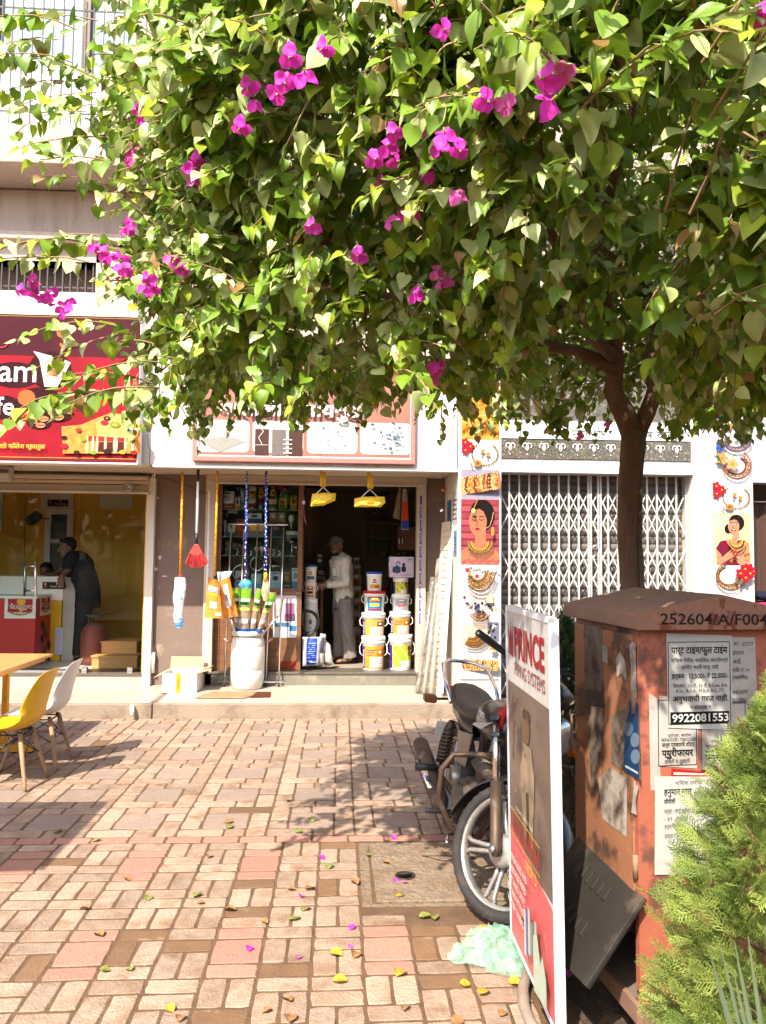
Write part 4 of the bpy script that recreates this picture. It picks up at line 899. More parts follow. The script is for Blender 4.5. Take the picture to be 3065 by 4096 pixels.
            if k == 'blue': flower(pr, x0+w*.18, z0+h*.35, w*.13, '#2f55c4'); flower(pr, x1-w*.18, z1-h*.1, w*.12, '#2f55c4'); flower(pr, cx+w*.1, z1-h*.16, w*.07, '#a3268f')
            if k == 'roses': flower(pr, x0+w*.22, z1-h*.16, w*.15, '#e39a5a', '#c2703a'); flower(pr, x0+w*.48, z1-h*.36, w*.15, '#e8a468', '#c2703a'); pr.poly([(x0+w*.4, z1-h*.15), (x0+w*.55, z1-h*.02), (x0+w*.6, z1-h*.05)], '#4d7a3a'); pr.poly([(x0, z1-h*.1), (x0+w*.12, z1-h*.05), (x0+w*.2, z1-h*.3)], '#3f6a35')
            if k == 'red':
                for k2 in range(5): flower(pr, x1-w*(.12+.12*(k2 % 3)), z1-h*(.12+.15*(k2 // 2)), w*.13, '#c2172f')
                for k2 in (0, 1): pr.oval(cx+w*(.03+.11*k2), cz+h*(.0-.05*k2), w*.045, h*.10, '#7d6a4a')
            if k == 'petal': flower(pr, x0+w*.72, cz-h*.1, w*.24, '#4a6fd0', '#5aa08a'); flower(pr, x0+w*.25, z1-h*.3, w*.12, '#8c3a3a')
        pr.done('printed_picture', t)
poster_strip('poster_strip', 'tall strip of jewellery pictures with a bride looking down, left of the folding gate', 1840, 1998, [1500, 1662, 1760, 1879, 1997, 2256, 2372, 2487, 2600, 2717], ['gold', 'gold', 'set1', 'bangles', 'bride', 'collar', 'beads', 'brown', 'bangles2'])
poster_strip('poster_strip', 'tall jewellery picture strip with a smiling sari woman, right of the folding gate', 2848, 3008, [1620, 1731, 1818, 1934, 2053, 2261, 2377, 2490, 2600], ['set1', 'blue', 'roses', 'set2', 'lady', 'red', 'petal', 'beads'])
# notices on the return of the poster pillar
st = thing('wall_notices', 'paper notices and blue stickers pasted on the side of the poster pillar', 'notice', (PX[0], 8.7, 1.9))
for y0, y1, z0, z1, col, tx in ((8.25, 8.62, 2.05, 2.42, '#d9d6d0', 'NOTICE'), (8.72, 9.05, 1.75, 2.35, '#3f7fae', ''), (8.3, 8.5, 1.70, 1.98, '#6fa3c7', ''), (8.55, 8.70, 1.80, 1.95, '#d8d4d2', '')):
    pr = Print((PX[0], y1, z0), (0, -1, 0), (0, 0, 1), (-1, 0, 0)); W, H = y1-y0, z1-z0; pr.rect(0, 0, W, H, col)
    for k in range(5): pr.rect(W*.1, H*(.15+.14*k), W*(.9-.1*(k % 2)), H*(.2+.14*k), '#5b7fa5' if k % 2 else '#8f4a4a')
    pr.done('paper', st)

# ================================================================== FOLDING GATE AND SHUTTER
gx0, gx1 = PX[1]+.006, PX[2]-.012; gy = YF+.16; gz0, gz1 = .17, zl0+.02
M_grey = mat('white painted steel strip', (.50, .48, .455), .5, var=.10, scale=7, dirt=((.36, .15, .06), .62, .70, 9))
gate = thing('folding_gate', 'white collapsible scissor gate with rust spots closed across the shop', 'gate', ((gx0+gx1)/2, gy, gz0))
nb = 19; dx = (gx1-gx0)/nb
vm = MB(); vm.box(-.009, .009, -.008, .008, gz0, gz1, M_grey); vme = vm.mesh('upright')
for k in range(nb+1):
    o = link('upright', vme, gate); o.location = (gx0+k*dx, gy-.014, 0)
    if k in (9, 10): o2 = link('upright', vme, gate); o2.location = (gx0+k*dx+.028, gy-.014, 0)
hh = .46; lm = {}
tiers = [.30, .86, 1.42, 1.98]
for s in (-1, 1):
    b = MB(); b.bar((-dx*s, 0, 0), (dx*s, 0, hh), .014, .004, M_grey, (0, 1, 0)); lm[s] = b.mesh('lattice_strip')
for tz in [Z(2330, gy, 2390)-1.27, Z(2330, gy, 2390)-.69, Z(2330, gy, 2390)-.08, Z(2330, gy, 2390)+.53]:
    for k in range(1, nb):
        for s in (-1, 1):
            o = link('lattice_strip', lm[s], gate); o.location = (gx0+k*dx, gy-.002+.006*s, tz)
b = MB(); b.lathe([(.0, -.03), (.026, -.026), (.03, 0), (.026, .012), (0, .016)], at(2380, 2188, gy-.03), M_chrome, 14, 'y'); b.build('padlock', gate)
shut = thing('rolling_shutter', 'grey corrugated rolling shutter behind the folding gate', 'shutter', ((gx0+gx1)/2, gy+.13, .17))
M_shut = mat('grey brown shutter steel', (.155, .132, .118), .5, metal=.2, var=.12, scale=4, dirt=((.16, .12, .09), .5, .75, 3))
def slat(name='slat'):
    prof = [(0, 0), (-.012, .018), (-.016, .04), (-.012, .062), (0, .078), (.004, .084)]
    b = MB(); n = len(prof); b.add([(x, y, z) for x in (gx0-.02, gx1+.03) for y, z in prof], [(i, n+i, n+i+1, i+1) for i in range(n-1)], M_shut, True); return b.mesh(name)
sm_ = slat()
for k in range(int((gz1-.17)/.0845)+1):
    o = link('slat', sm_, shut); o.location = (0, gy+.115, .17+k*.0845)
b = MB(); b.box(gx0-.1, gx1+.1, gy+.2, gy+.22, .1, gz1+.3, M_dark); b.build('backing', shut)
b = MB(); b.box(gx0-.02, gx1+.02, gy-.03, gy+.1, .155, .17, M_steel); b.build('floor_track', gate)
# merchandise of the next shop
cu = thing('hanging_curtain', 'long dark brown hanging curtain at the far right edge', 'curtain', (x3+.5, YF+.35, .3))
b = MB(); b.grid(lambda s, t: (x3+.02+s*1.6, YF+.35+.03*math.sin(s*60)+.02*math.sin(s*23+t*2), .55+t*1.78), 90, 6, mat('dark brown fabric', (.055, .026, .018), .9, var=.5, stretch=(14, 1, .3), scale=4)); b.build('cloth', cu)
b = MB(); b.tube([(x3, YF+.33, 2.36), (x3+1.7, YF+.33, 2.36)], .012, M_chrome, 8); b.build('rail', cu)
pk = thing('folded_clothes', 'pink and navy folded clothes at the right edge behind the cabinet', 'clothes', (x3+.3, YF+.2, .3))
for i, (c_, zz_) in enumerate((('#1d2336', 1.30), ('#b8325a', 1.19), ('#d0597c', 1.09), ('#22252e', .98), ('#c9c4bd', .88))):
    b = MB(); b.obox((x3+.30, YF+.12, zz_), (.55, .30, .09), C(c_, .9), (0, 0, .05*(i % 2)), .03); b.build('garment', pk, bevel=.02)
b = MB(); b.box(x3+.05, x3+.8, YF+.0, YF+.3, .16, .83, M_wood); b.build('stand', pk)
INK[0] = 1.0
# ================================================================== CAFE INTERIOR AND FRONT
def c2(x, y): return x*.4834, 1850+y*.4834          # pixel in the enlarged cafe view -> photograph
def c3(x, y): return 750+x*.4293, 1850+y*.4293
def c4(x, y): return 1150+x*.4295, 1850+y*.4295
def c7(x, y): return 1650+x*.5877, 2400+y*.5877
def rectY(pr, uv0, uv1, Y, col):
    a = at(*uv0, Y); b_ = at(*uv1, Y); pr.rect(min(a.x, b_.x), min(a.z, b_.z), max(a.x, b_.x), max(a.z, b_.z), col)
M_fr = mat('white window frame', (.62, .57, .49), .5, var=.06, dirt=((.42, .32, .22), .6, .8, 6))
cf = thing('cafe_shopfront', 'glass cafe front with a white frame and long steel door handles', 'shopfront', (X(280, YW), YW, zc))
a = at(575, 2690, YW); e_ = at(606, 1945, YW)
b = MB(); b.box(a.x, a.x+.095, YW-.08, YW+.06, .16, Z(1915, YW, 590), M_fr); b.build('door_frame', cf, bevel=.005)
b = MB(); b.box(a.x-.028, a.x-.002, YW-.01, YW+.05, zc, Z(1968, YW, 580), mat('orange door stop', (.70, .30, .03), .6)); b.build('door_jamb', cf)
zg = Z(1972, YW, 300)
b = MB(); b.box(X(312, YW), a.x-.03, YW+.02, YW+.03, zc+.03, zg, M_glass); b.build('glass_pane', cf)
b = MB(); b.box(-5.8, X(141, YW), YW+.05, YW+.06, zc+.02, zg, M_glass); gd = b.build('glass_door', cf)
for u in (101, 143):
    yy = YW+.0 if u == 143 else YW+.11
    p = at(u, 2245, yy); q = at(u-1, 2385, yy); b = MB(); b.tube([p, q], .016, M_steel, 10); b.build('handle', gd)
b = MB()
for v in (2265, 2363): b.tube([at(101, v, YW+.11), at(143, v, YW)], .010, M_steel, 8)
tag(b.build('handle_bolts', gd), kind='stuff')
b = MB()
for u in (337, 520): p = at(u, 2672, YW); b.box(p.x-.03, p.x+.03, YW-.005, YW+.05, zc, zc+.06, M_steel)
tag(b.build('patch_fitting', cf), kind='stuff')
b = MB(); b.box(-5.8, -3.05, YW+.03, YW+.08, zc, zc+.02, M_steel); b.build('floor_rail', cf)
# lock ring on the shutter box
b = MB(); p = at(512, 1950, YW-.17); b.lathe([(.04, -.01), (.055, 0), (.04, .01), (.03, 0), (.04, -.01)], p, M_steel, 16, 'y', cap=False); b.tube([p, p+Vector((.07, .03, .03))], .012, M_steel, 6); b.build('shutter_lock', cf)
# back door of the room
dr = thing('cafe_inner_door', 'narrow white framed glazed door in the orange cafe wall', 'door', at(230, 2500, yc1))
b = MB(); p, q = at(166, 2560, yc1-.06), at(297, 2036, yc1-.06)
b.box(p.x, p.x+.09, yc1-.09, yc1-.03, p.z, q.z, M_white); b.box(q.x-.09, q.x, yc1-.09, yc1-.03, p.z, q.z, M_white); b.box(p.x+.09, q.x-.09, yc1-.09, yc1-.03, q.z-.09, q.z, M_white)
zm = at(230, 2165, yc1).z; b.box(p.x+.09, q.x-.09, yc1-.09, yc1-.03, zm-.03, zm+.03, M_white); b.build('frame', dr, bevel=.004)
b = MB(); b.box(p.x+.09, q.x-.09, yc1-.06, yc1-.05, p.z, q.z-.09, mat('smoked pane', (.035, .033, .03), .15)); b.build('pane', dr)
def plate(name, label, uv0, uv1, Y, txt, col='#25160f', tc='#d8cfc2', par=None):
    p, q = at(*uv0, Y), at(*uv1, Y); t = thing(name, label, 'sign', ((p.x+q.x)/2, Y, q.z)); b = MB(); b.box(p.x, q.x, Y-.012, Y, q.z, p.z, C(col)); b.build('plate', t)
    pr = facing(0, Y-.012, 0); w = q.x-p.x; h = p.z-q.z; pr.text(txt, p.x+w*.35, q.z+h*.22, h*.30, tc, w=w*.58); pr.oval(p.x+w*.64, q.z+h*.75, h*.13, h*.13, '#cfc7ba'); pr.rect(p.x+w*.06, q.z+h*.2, p.x+w*.2, q.z+h*.5, '#a3502a'); pr.oval(p.x+w*.13, q.z+h*.70, w*.05, h*.12, '#cfc7ba'); pr.done('lettering', t)
plate('wall_sign', 'dark No Smoking plate above the inner cafe door', c2(398, 308), c2(565, 363), yc1-.045, 'No Smoking')
tb = thing('tilted_speaker', 'small black box speaker tilted on the cafe wall', 'speaker', at(136, 2072, 11.3)); p = at(136, 2072, 11.3)
b = MB(); b.obox(p, (.20, .12, .13), M_black, (0, R(-36), 0), .01); b.build('case', tb); b = MB(); b.tube([p, p+Vector((-.05, .7, .02))], .012, M_black, 6); b.build('bracket', tb)
# counter
ct = thing('cafe_counter', 'white and yellow order counter inside the cafe', 'counter', at(200, 2600, 10.3)); Yk = 10.25
b = MB(); p, q = at(*c2(-500, 1135), Yk), at(*c2(592, 945), Yk); b.box(p.x, q.x-.10, Yk, Yk+.5, p.z, q.z, M_cwhite); b.build('front_panel', ct, bevel=.006)
b = MB(); b.box(q.x-.10, q.x+.05, Yk+.01, Yk+.52, zc, q.z-.01, mat('counter end grey', (.40, .37, .31), .6)); b.build('end_panel', ct)
b = MB(); y2 = at(*c2(455, 1600), Yk); b.box(p.x, q.x-.12, Yk+.02, Yk+.5, zc, p.z-.002, mat('counter yellow', (.78, .44, .02), .45)); b.build('lower_panel', ct)
wp(*[c2(455, 0)[0], c2(528, 0)[0]], c2(0, 1365)[1], c2(0, 1590)[1], Yk+.015, mat('counter lilac panel', (.50, .52, .62), .5), 'inset_panel', ct, .012)
plate('counter_sign', 'dark Order Here plate on the white counter', c2(356, 988), c2(541, 1046), Yk-.002, 'Order Here')
# red ice-cream freezer
Yz = 9.78; p, q = at(*c2(-260, 1700), Yz), at(*c2(303, 1128), Yz)
fz = thing('ice_cream_freezer', 'red ice cream freezer with white logo panels by the cafe counter', 'freezer', (q.x-.4, Yz+.25, zc))
M_fred = mat('freezer red', (.50, .012, .02), .35, var=.08); b = MB(); b.box(p.x, q.x, Yz, Yz+.62, zc+.05, q.z, M_fred); b.build('cabinet', fz, bevel=.012)
b = MB(); b.box(p.x-.01, q.x+.012, Yz-.012, Yz+.63, q.z+.001, q.z+.035, M_white); b.build('lid', fz, bevel=.006)
def logo(pr, a0, b0, w, h):
    pr.rect(a0, b0, a0+w, b0+h, '#e8e4de'); pr.rect(a0+w*.10, b0+h*.30, a0+w*.90, b0+h*.95, '#a01c28')
    pr.oval(a0+w*.53, b0+h*.82, w*.14, h*.17, '#e5a92c'); pr.poly([(a0+w*.42, b0+h*.55), (a0+w*.64, b0+h*.55), (a0+w*.53, b0+h*.22)], '#e5a92c')
    pr.poly([(a0+w*.10, b0+h*.32), (a0+w*.3, b0+h*.18), (a0+w*.5, b0+h*.14), (a0+w*.7, b0+h*.18), (a0+w*.9, b0+h*.32), (a0+w*.9, b0+h*.42), (a0+w*.7, b0+h*.28), (a0+w*.5, b0+h*.24), (a0+w*.3, b0+h*.28), (a0+w*.10, b0+h*.42)], '#9c6b25')
    pr.text('Hangyo', a0+w*.5, b0+h*.50, h*.22, '#f3efe9', 'c', w=w*.86, bold=.05); pr.text('Hangyo', a0+w*.5, b0+h*.51, h*.20, '#a01c28', 'c', w=w*.80, bold=.012, slant=.1); pr.text('ICE CREAM', a0+w*.5, b0+h*.19, h*.07, '#f0d9a5', 'c', w=w*.5)
pr = facing(0, Yz-.001, 0); s0 = at(*c2(36, 1290), Yz); s1 = at(*c2(300, 1122), Yz); logo(pr, s0.x, s0.z, s1.x-s0.x, s1.z-s0.z); pr.done('logo_panel', fz)
pr = Print((q.x+.001, Yz+.12, s0.z+.02), (0, 1, 0), (0, 0, 1), (1, 0, 0)); logo(pr, 0, 0, .36, s1.z-s0.z-.02)
for k in range(9): pr.oval(.10+.06*(k % 3)+.12*(k // 5), -.12-.055*k, .05, .05, random.choice(['#3a2012', '#8c6a45', '#d8c6ac', '#5a3820']))
pr.done('side_print', fz)
# gas cylinder and wooden step boxes behind the pane
lp = thing('gas_cylinder', 'dull red gas cylinder standing behind the cafe glass', 'gas cylinder', at(*c2(775, 1650), 9.95)); p = at(*c2(775, 1640), 9.95); p.z = zc
b = MB(); b.lathe([(.13, 0), (.155, .03), (.16, .06), (.16, .38), (.14, .45), (.09, .50), (.03, .52)], p, mat('gas red paint', (.16, .035, .025), .6, var=.3, scale=7), 22); b.build('body', lp)
b = MB(); b.lathe([(.10, .46), (.10, .50), (.09, .50), (.09, .46)], p, M_iron, 18, cap=False)
for k in range(3): t = 2.1*k; b.tube([p+Vector((.10*math.cos(t), .10*math.sin(t), .48)), p+Vector((.10*math.cos(t), .10*math.sin(t), .61))], .008, M_iron, 6)
b.lathe([(.11, .60), (.11, .62), (.095, .62), (.095, .60)], p, M_iron, 18, cap=False); b.build('collar', lp)
for nm, lb, (ua, va), (ub, vb_), yy in (('wooden_box', 'lower plywood step box behind the cafe glass', c2(757, 1718), c2(1135, 1600), 9.6), ('wooden_box', 'upper plywood step box behind the cafe glass', c2(830, 1600), c2(1133, 1480), 9.85)):
    p, q = at(ua, va, yy), at(ub, vb_, yy); t = thing(nm, lb, 'box', ((p.x+q.x)/2, yy, p.z)); zb_ = zc if 'lower' in lb else p.z
    b = MB(); b.box(p.x, q.x, yy, yy+.38, zb_, q.z-.02, M_ply); b.build('sides', t, bevel=.003); b = MB(); b.box(p.x-.012, q.x+.012, yy-.012, yy+.39, q.z-.02, q.z, M_ply); b.build('lid', t, bevel=.003)
    if 'upper' in lb: b = MB(); b.box(p.x+.02, q.x-.02, yy+.02, yy+.36, zc, p.z, M_ply); b.build('riser', t)
# flood lamp under the fascia at the left edge, conduit and wires
fl_ = thing('flood_lamp', 'grey square flood lamp under the fascia at the left edge', 'lamp', at(24, 1895, 8.6)); p, q = at(-45, 1925, 8.6), at(50, 1868, 8.6)
b = MB(); b.box(p.x, q.x, 8.58, 8.66, p.z, q.z, mat('grey lamp casing', (.34, .32, .30), .5)); b.build('housing', fl_, bevel=.01); pr = facing(0, 8.58, 0); pr.rect(p.x+.03, p.z+.03, q.x-.03, q.z-.03, '#b9b2a4'); pr.rect(p.x+.03, (p.z+q.z)/2+.01, q.x-.03, q.z-.03, '#57504a'); pr.done('lens', fl_)
b = MB(); b.tube([(q.x-.06, 8.62, q.z), (q.x+.02, 8.7, q.z+.03), (q.x-.02, 8.9, ztop)], .008, M_black, 6); b.build('bracket', fl_)
wr = thing('hanging_wire', 'thin dark wire looping from the fascia down beside the cafe frame', 'wire', at(605, 1800, 8.18))
b = MB(); b.tube([at(590, 1735, 8.15), at(592, 1780, 8.15), at(601, 1800, 8.15), at(597, 1850, 8.15), at(606, 1870, 8.17)], .004, M_black, 5); b.build('cable', wr)
b = MB(); b.tube([at(608, 1893, 9.1), at(700, 1925, 9.15), at(790, 1957, 9.2), at(830, 1975, 9.22)], .005, M_black, 5); b.build('cable_run', wr)
b = MB(); b.tube([at(612, 1868, 8.6), at(620, 1900, 8.6), at(617, 1925, 8.6), at(608, 1918, 8.6), at(616, 1890, 8.6)], .006, M_white, 6); b.build('cable_loop', wr)
pp = thing('drain_pipe', 'short cream drain pipe stub against the brown wall', 'pipe', at(614, 2695, YW-.04)); b = MB(); b.tube([at(613, 2692, YW-.05), at(614, 2616, YW-.05), at(614, 2610, YW+.02)], .022, M_fr, 10); b.build('tube', pp)
p2_ = thing('drain_pipe', 'small cream drain spout in the platform kerb', 'pipe', at(530, 2860, 8.05)); b = MB(); b.tube([at(530, 2822, 8.16), at(529, 2830, 8.08), at(530, 2862, 8.06)], .024, M_fr, 10); b.build('tube', p2_)
for u, v, a_, b_ in ((640, 2230, 7, 9), (622, 2277, 10, 8), (632, 1992, 5, 6), (660, 2305, 14, 3), (618, 2620, 16, 34), (640, 2600, 20, 26)):
    pr = facing(0, YW, 0); c = at(u, v, YW); k_ = YW/F; pr.poly([(c.x+a_*k_*math.cos(t_)*random.uniform(.6, 1.1), c.z+b_*k_*math.sin(t_)*random.uniform(.6, 1.1)) for t_ in [6.283*i/11 for i in range(11)]], M_plaster if v < 2500 else M_cement); pr.done('plaster_patch', bld)

# ================================================================== HARDWARE SHOP: DISPLAY CASE
dc = thing('display_case', 'wooden display case with glass shelves of fittings in the hardware shop door', 'display case', at(1030, 2680, 9.4))
Yd = 9.34; pL, pR = at(*c3(232, 1935), Yd), at(*c3(1082, 205), Yd); zcab = at(*c3(650, 1180), Yd).z; zt_ = pR.z
b = MB(); b.box(pL.x, pR.x, Yd, Yd+.40, FL, zcab, M_wood); b.build('base_cabinet', dc, bevel=.004)
for x0, x1 in ((pL.x, pL.x+.075), (pR.x-.055, pR.x)): b = MB(); b.box(x0, x1, Yd-.012, Yd+.42, FL+.002, zt_, M_wood); b.build('side_post', dc, bevel=.004)
b = MB(); b.box(pL.x+.08, pR.x-.06, Yd-.02, Yd-.001, zcab-.035, zcab+.012, M_wood); b.build('counter_edge', dc)
b = MB(); b.box(pL.x+.05, pR.x-.03, Yd+.40, Yd+.42, zcab, zt_, mat('dark green back panel', (.06, .072, .058), .5)); b.build('back_panel', dc)
b = MB(); b.box(pL.x+.078, pR.x-.058, Yd+.0, Yd+.006, zcab+.014, zt_, M_glass); b.build('glass_front', dc)
shelf_y = {}
M_shglass = mat('green shelf glass', (.16, .26, .20), .1, var=.05)
for k, yy in enumerate((440, 690, 867, 1176)):
    zz = at(*c3(650, yy), Yd+.05).z; shelf_y[k] = zz
    if k < 3: b = MB(); b.box(pL.x+.076, pR.x-.056, Yd+.02, Yd+.40, zz-.010, zz, M_shglass); b.build('shelf', dc)
# posters on the wooden front
pr = facing(0, Yd-.001, 0)
for (x0, y0, x1, y1, col) in ((795, 1240, 1030, 1480, '#cbb9c4'), (800, 1480, 1030, 1630, '#c9d3d8'), (910, 1310, 1000, 1480, '#8f5a78'), (950, 1520, 1015, 1570, '#2f6fa5'), (815, 1490, 950, 1530, '#3f6f9a'), (1012, 1240, 1026, 1400, '#4aa3c9'), (905, 1410, 1005, 1478, '#6a3f5c'), (865, 1850, 1028, 1925, '#7a2f1c')):
    a_, b_ = at(*c3(x0, y1), Yd), at(*c3(x1, y0), Yd); k_ = pr.k; pr = facing(0, Yd-.001, 0); pr.k = k_; pr.rect(a_.x, a_.z, b_.x, b_.z, col); pr.done('sticker', dc)
a_ = at(*c3(905, 1222), Yd-.02); pr = facing(0, Yd-.021, 0); pr.text('Power Tool Brand', a_.x, a_.z, .018, '#c9bfae'); pr.done('lettering', dc)
cnt = [0]
def good(kind, x0, y0, x1, y1, cols, label, Y=None, depth=.10, txt=None, top=None, cat='packaged goods'):
    """one article on the shelves: box, jar, tin or bottle with its label print"""
    Y = Y or (Yd+.12+.03*(cnt[0] % 3)); cnt[0] += 1; p, q = at(*c3(x0, y1), Y), at(*c3(x1, y0), Y)
    zs_ = min(list(shelf_y.values())+[FL], key=lambda s_: abs(s_-p.z)) if top is None else None
    if zs_ is not None and abs(zs_-p.z) < .06: dz_ = zs_+.001-p.z; p.z += dz_; q.z += dz_
    w, h = q.x-p.x, q.z-p.z; cx = (p.x+q.x)/2; t = thing({'box': 'carton', 'jar': 'plastic_jar', 'can': 'spray_can', 'tin': 'paint_tin', 'bottle': 'bottle', 'bulb': 'light_bulb', 'tap': 'water_tap'}[kind], label, cat, (cx, Y, p.z), 'goods on the display shelves')
    if kind == 'box':
        b = MB(); b.box(p.x, q.x, Y, Y+depth, p.z, q.z, C(cols[0])); b.build('carton_body', t, bevel=.002); pr = facing(p.x, Y, p.z)
        pr.rect(0, 0, w, h*.34, cols[1]); pr.oval(w*.5, h*.62, w*.26, h*.16, cols[2]); pr.rect(w*.1, h*.86, w*.75, h*.93, cols[2])
        if txt: pr.text(txt, w*.5, h*.12, h*.10, '#f3eee6', 'c', w=w*.8)
        pr.done('label_print', t)
    elif kind in ('jar', 'tin', 'can'):
        r = w/2; prof = {'jar': [(r*.9, 0), (r*.97, h*.05), (r*.97, h*.72), (r*.85, h*.80), (r*.85, h*.82)], 'tin': [(r*.95, 0), (r*.95, h*.86), (r*.98, h*.87)], 'can': [(r*.9, 0), (r*.92, h*.70), (r*.55, h*.78)]}[kind]
        c = (cx, Y+r, p.z); b = MB(); b.lathe(prof, c, C(cols[0]), 20); b.build('container', t)
        b = MB(); b.lathe([(r*.975, h*.12), (r*.985, h*.13), (r*.985, h*.55), (r*.975, h*.56)], c, C(cols[1]), 20, cap=False); lb_ = b.build('label_band', t)
        pr = facing(cx, Y+r-r*.99, p.z); pr.rect(-r*.35, h*.30, r*.35, h*.48, cols[2]); pr.rect(-r*.3, h*.17, r*.3, h*.25, '#d8d2c6'); pr.done('label_print', t)
        b = MB(); b.lathe([(r*.9, h*.80), (r*.95, h*.82), (r*.95, h*.97), (r*.85, h)] if kind != 'can' else [(r*.5, h*.78), (r*.5, h), (r*.45, h)], c, C(cols[3] if len(cols) > 3 else cols[0]), 20); b.build('cap', t)
    elif kind == 'bottle':
        b = MB(); b.obox((cx, Y+.06, p.z+h*.42), (w*.9, .10, h*.84), C(cols[0], .35), ch=.02); b.build('container', t, bevel=.01); b = MB(); b.lathe([(w*.16, h*.84), (w*.16, h)], (cx-w*.2, Y+.06, p.z), C(cols[0]), 12); b.build('cap', t)
        b = MB(); b.tube([(cx+w*.05, Y+.06, p.z+h*.82), (cx+w*.3, Y+.06, p.z+h*.97), (cx+w*.48, Y+.06, p.z+h*.8), (cx+w*.47, Y+.06, p.z+h*.4)], .014, C(cols[0], .35), 8); b.build('grip', t)
        pr = facing(cx-w*.3, Y+.009, p.z); pr.rect(0, h*.15, w*.55, h*.62, cols[1]); pr.rect(0, h*.15, w*.55, h*.33, cols[2]); pr.done('label_print', t)
    elif kind == 'bulb':
        b = MB(); c = (cx, Y+w*.5, p.z); b.lathe([(w*.14, 0), (w*.16, h*.16), (w*.22, h*.30), (w*.30, h*.45)], c, M_steel, 14); b.build('cap', t); b = MB(); b.lathe([(w*.30, h*.45), (w*.46, h*.62), (w*.5, h*.78), (w*.4, h*.93), (w*.1, h)], c, M_white, 16); b.build('globe', t)
    elif kind == 'tap':
        b = MB(); c = Vector((cx, Y+.05, p.z)); b.lathe([(w*.28, 0), (w*.30, .006), (.012, .012), (.012, h*.7), (.016, h*.72), (.016, h*.9)], c, M_chrome, 12); b.tube([c+Vector((0, 0, h*.6)), c+Vector((w*.3, -.01, h*.62)), c+Vector((w*.42, -.015, h*.35))], .010, M_chrome, 8); b.build('spout', t); b = MB(); b.tube([c+Vector((-w*.4, 0, h)), c+Vector((w*.4, 0, h))], .007, M_chrome, 6); b.build('handle', t)
    return t
W_, O_ = '#e3ded4', '#b8471d'
good('box', 295, 262, 435, 432, (W_, '#b5402a', '#2c2a2a'), 'white and orange faucet carton at the left of the top shelf', txt='Health Faucet')
good('box', 442, 314, 491, 432, ('#d9d6cf', '#d8a31f', '#2a5da5'), 'narrow yellow and blue carton beside the faucet carton')
good('can', 495, 278, 534, 432, ('#d8d5cf', '#cfcac2', '#2d2d2d', '#e6e2da'), 'slim white spray can on the top shelf')
good('jar', 557, 326, 641, 436, (W_, '#b5452a', '#3c3a72', W_), 'white jar with red label, lower of the left pair on the top shelf')
good('jar', 560, 214, 640, 324, (W_, '#cf8a24', '#3c3a5a', W_), 'white jar with orange label stacked on another jar on the top shelf', top=1)
good('jar', 645, 340, 719, 436, ('#2b5f9c', '#2b6fb0', '#d8c02a', '#b3202a'), 'blue jar with red lid in the middle of the top shelf')
good('tin', 658, 228, 716, 338, ('#c98f1c', '#d6a72e', '#332a26'), 'yellow tin standing on the blue jar', top=1)
good('jar', 750, 330, 836, 436, (W_, '#5f9a3c', '#c23a2a', W_), 'white jar with rainbow label on the top shelf')
good('tin', 766, 214, 830, 326, ('#8a5a20', '#d69c28', '#332a26'), 'brown and yellow tin stacked on the white jar', top=1)
good('bottle', 845, 284, 936, 436, ('#7fb51e', '#c9372a', '#1f5a2c'), 'bright green handled bottle on the top shelf')
good('box', 958, 296, 1022, 436, ('#cfa12c', '#c08a1c', '#4d2f1a'), 'yellow carton at the right end of the top shelf')
good('box', 295, 537, 361, 688, (W_, '#2a63b0', '#26262a'), 'white and blue carton at the left of the second shelf')
good('box', 373, 580, 449, 688, ('#cfcac0', '#3a6a4a', '#c2b02a'), 'grey carton with coiled hose picture on the second shelf')
good('box', 459, 528, 531, 688, ('#c2512a', '#b5431f', '#8a2f14'), 'orange carton on the second shelf')
good('box', 560, 560, 722, 688, ('#b9b6b0', '#a9a6a0', '#c9c6c0'), 'pale grey wide carton on the second shelf', depth=.16)
good('box', 556, 474, 690, 545, ('#dfe3e6', '#2f5f9e', '#3b444c'), 'white and blue flat carton lying on the pale grey carton', top=1, Y=Yd+.14)
good('box', 748, 560, 880, 688, ('#5c4148', '#39506a', '#8a5a62'), 'dark carton with purple print on the second shelf')
for x0, lb in ((760, 'left'), (840, 'right')): good('box', x0, 467, x0+75, 556, ('#9a7a52', '#84653f', '#cfcabe'), lb+' padlock on a brown card on the second shelf', top=1, Y=Yd+.10, depth=.02)
good('bulb', 938, 484, 995, 618, (W_,), 'large white light bulb standing on the second shelf', top=1); good('box', 918, 634, 1030, 688, ('#cfcfca', '#3f7a4f', '#e8e4da'), 'small bulb carton at the right of the second shelf')
for x0, lb in ((620, 'left'), (671, 'right')): good('bulb', x0, 778, x0+44, 862, (W_,), lb+' one of two round white bulbs on the third shelf')
for k, x0 in enumerate((330, 440, 570, 735, 780, 835)): good('tap', x0, 795+12*(k % 3), x0+36, 862, (W_,), ['first', 'second', 'third', 'fourth', 'fifth', 'sixth'][k]+' small chrome fitting from the left on the third shelf', cat='fitting')
good('tap', 905, 735, 1040, 862, (W_,), 'large chrome mixer tap at the right of the third shelf', cat='fitting')
good('box', 590, 1040, 692, 1174, ('#a9d0dc', '#7fb5cf', '#e6eef0'), 'pale blue carton on the bottom shelf'); good('box', 770, 1020, 872, 1174, ('#d5e3e8', '#a5cfe0', '#3f5f70'), 'white carton with blue bottles on the bottom shelf', txt='ARTE')
good('box', 968, 985, 1046, 1174, ('#dfe2e4', '#5fa0cf', '#8f9aa5'), 'white and blue upright carton at the right of the bottom shelf'); good('box', 890, 1015, 962, 1174, ('#7a5f4a', '#3c2f28', '#a58a6a'), 'stack of small brown cartons on the bottom shelf', txt='TOOLS')
